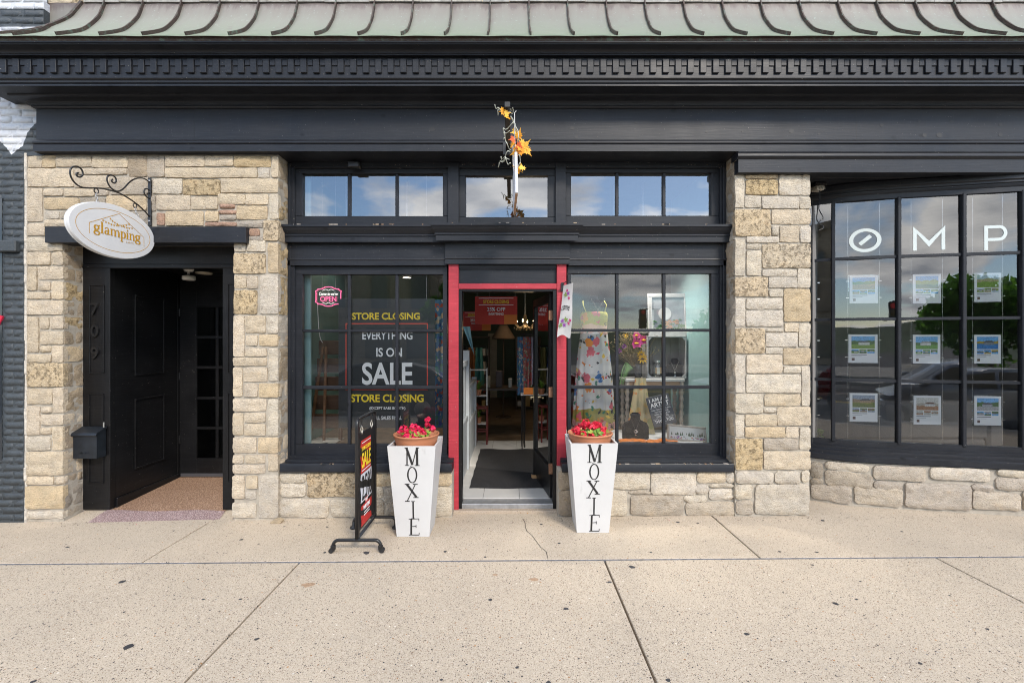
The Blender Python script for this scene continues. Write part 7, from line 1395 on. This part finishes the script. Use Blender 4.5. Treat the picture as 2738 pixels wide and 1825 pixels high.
mb.build('leaves', M('bright_leaf', (.12, .30, .03), .5, var=.2), hp, fixn=False); MB().lathe([(.06, -.10), (.08, .02), (.075, .02), (.0, .0)], (0, 0, 0), 16).build('pot', MAT_WHITE, hp)
ib = boxo('window_bench', MAT_WHITE, None, 3.05, 3.4, .55, .80, .05, .498); tag(ib, 'low white ledge under the plant in the bow window', 'ledge')
# ================================================================ more stock deep in the shop
q = random.Random(21)
def shelving(x, y, label, cols, n_sh=4, w_=.9, h_=1.7):
    t = thing('shop_shelving', (x, y, FZ), label, 'shelves', 'stock shelves')
    for s_ in (-1, 1): boxo('side', DWD, t, s_*w_/2-.012, s_*w_/2+.012, 0, .3, 0, h_)
    for k in range(n_sh+1): boxo('shelf', DWD, t, -w_/2+.012, w_/2-.012, 0, .3, .05+k*(h_-.08)/n_sh, .07+k*(h_-.08)/n_sh)
    return t
POS = ['far left', 'left', 'middle', 'right', 'far right']
LV = ['bottom', 'second', 'third', 'top']
for si, (x, y, nm) in enumerate(((-.95, 5.4, 'tall dark shelving behind the hanging sale signs'), (.55, 6.2, 'tall dark shelving behind the clothes rail'))):
    shelving(x, y, nm, None); w_ = .9
    for k in range(4):
        xx = -.40; zz_ = FZ+.071+k*(1.62)/4
        for j in range(5):
            c = q.choice([(.35, .08, .05), (.10, .16, .22), (.38, .30, .18), (.12, .18, .10), (.40, .36, .30), (.22, .10, .18), (.30, .20, .06)]); hh = q.uniform(.10, .30); r = q.uniform(.045, .07); o = MB()
            if q.random() < .5: o.lathe([(r*.7, 0), (r, hh*.3), (r*.8, hh*.7), (r*.4, hh*.85), (r*.45, hh)], (0, 0, 0), 14)
            else: o.box(-r, r, -.08, .08, 0, hh, .006)
            o = o.build('shelf_goods', M('stock_colour', c, .5, var=.15), None, sm=False, loc=(x+xx+.04, y+.14, zz_)); tag(o, f'{POS[j]} article on the {LV[k]} shelf behind the {"sale signs" if si == 0 else "clothes rail"}', 'goods', 'goods on the stock shelves'); xx += .18
# second rail of clothes to the left at the back and hats above the rail
rk2 = thing('clothes_rail', (-.95, 4.4, FZ), 'second clothes rail deeper in the shop, behind the plant stand', 'clothes rail'); MB().tube([(-.5, 0, 1.5), (.45, 0, 1.5)], .012, 8).build('rail', MAT_STEEL, rk2)
for x_ in (-.5, .45): MB().tube([(x_, 0, 0), (x_, 0, 1.5)], .012, 8).build('upright', MAT_STEEL, rk2); MB().tube([(x_, -.2, .015), (x_, .2, .015)], .012, 8).build('foot', MAT_STEEL, rk2)
LB = ['dark red', 'navy', 'olive', 'black', 'rust', 'teal']
for i, c in enumerate([(.22, .03, .03), (.03, .05, .14), (.12, .12, .04), (.015, .015, .018), (.28, .10, .03), (.04, .16, .15)]):
    xx = -1.38+i*.15; z1_ = FZ+1.47; ln = q.uniform(.7, 1.0)
    g_ = MB().sheet(lambda u, v: (xx+(u-.5)*(.12+.08*v), 4.4+.05*math.sin(9*u+i)*(.3+v), z1_-ln*v), 10, 10).build('hanging_clothes', M('plain_cloth', c, .85, var=.2), None, sm=True); tag(g_, f'{LB[i]} garment on the second clothes rail', 'garment', 'garments on the second rail')

# flaking paint on ledges and webs of dust under the frieze
FLK = [M('bare_wood_flake', c, .9, var=.4, vs=50) for c in ((.34, .26, .18), (.30, .27, .24), (.22, .14, .09))]; q = random.Random(31)
mb = MB()
for i in range(26):
    u = q.uniform(770, 1940); o_ = -.055 if 1163 < u < 1548 else 0; x = PX(u, .06); l_ = q.choice((.006, .01, .02, .05)); mb.cur = q.randrange(3); z = PZ(598.5, .06); y = .06+o_-.0015; mb.box(x, x+l_*q.uniform(.5, 1.6), y, y+.012+q.random()*.05, z-.004-q.random()*.004, z+.0016, 0)
for i in range(22):
    u = q.choice((q.uniform(760, 1195), q.uniform(1515, 1950))); x = PX(u, 0); mb.cur = q.randrange(3); l_ = q.choice((.004, .008, .02, .04)); z = PZ(1239, 0); mb.box(x, x+l_, -.0055, .01+q.random()*.02, z-.004, z+.0015, 0)
o = mb.build('paint_flakes', FLK, BLD); o['kind'] = 'stuff'
mb = MB()
for i in range(110):
    k = q.random(); u = q.uniform(775, 1935) if k < .7 else q.choice((q.gauss(785, 12), q.gauss(1930, 12), q.gauss(1215, 25))); v = q.gauss(441, 4) if q.random() < .75 else q.gauss(655, 4); Y = .178 if v < 600 else .172; r = q.uniform(.0015, .006); mb.cur = q.randrange(3)
    p = Vector((PX(u, Y), Y-.003, PZ(v, Y))); mb.add([p+Vector((q.uniform(-r, r)*1.6, q.uniform(-.004, 0), q.uniform(-r, r))) for _ in range(4)], [(0, 1, 2), (0, 2, 3), (0, 3, 1), (1, 3, 2)])
o = mb.build('dust_webs', FLK, BLD); o['kind'] = 'stuff'

# the 300 stones that show largest stay parts of their own; the small, hidden or far ones are one part
allst = [o for o in bpy.data.objects if o.name.split('.')[0] == 'stone' and o.type == 'MESH']
def rank(o):
    d = o.dimensions; a = max(d.x, d.y)*d.z; far = o.parent.name.startswith('far_pier') or (o.parent.name.startswith('upper_wall') and (o.location.z > 5.1 or o.location.x > 5.3)) or (abs(o.rotation_euler.z-R(90)) < .1 and o.location.x > 2) or o.location.x > 5.0
    return a-(100 if far else 0)
bpy.context.view_layer.update(); allst.sort(key=rank, reverse=True); rest = allst[300:]
mb = MB(); cols = []
for o in rest:
    me = o.data; Mw = o.matrix_world; mb.cur = 1 if me.materials[0] == MAT_PIT else 0; n0 = len(mb.v); mb.add([Mw @ v.co for v in me.vertices], [tuple(p.vertices) for p in me.polygons]); cols += [tuple(o.color)]*(len(mb.v)-n0)
for o in rest: bpy.data.objects.remove(o)
me = mb.mesh('small_stones', [stone_mat('limestone_small', False, True), stone_mat('pitted_limestone_small', True, True)], True); ca = me.color_attributes.new('tone', 'FLOAT_COLOR', 'POINT')
for i, c in enumerate(cols): ca.data[i].color = c
o = link('small_stones', me, BLD); o['kind'] = 'stuff'
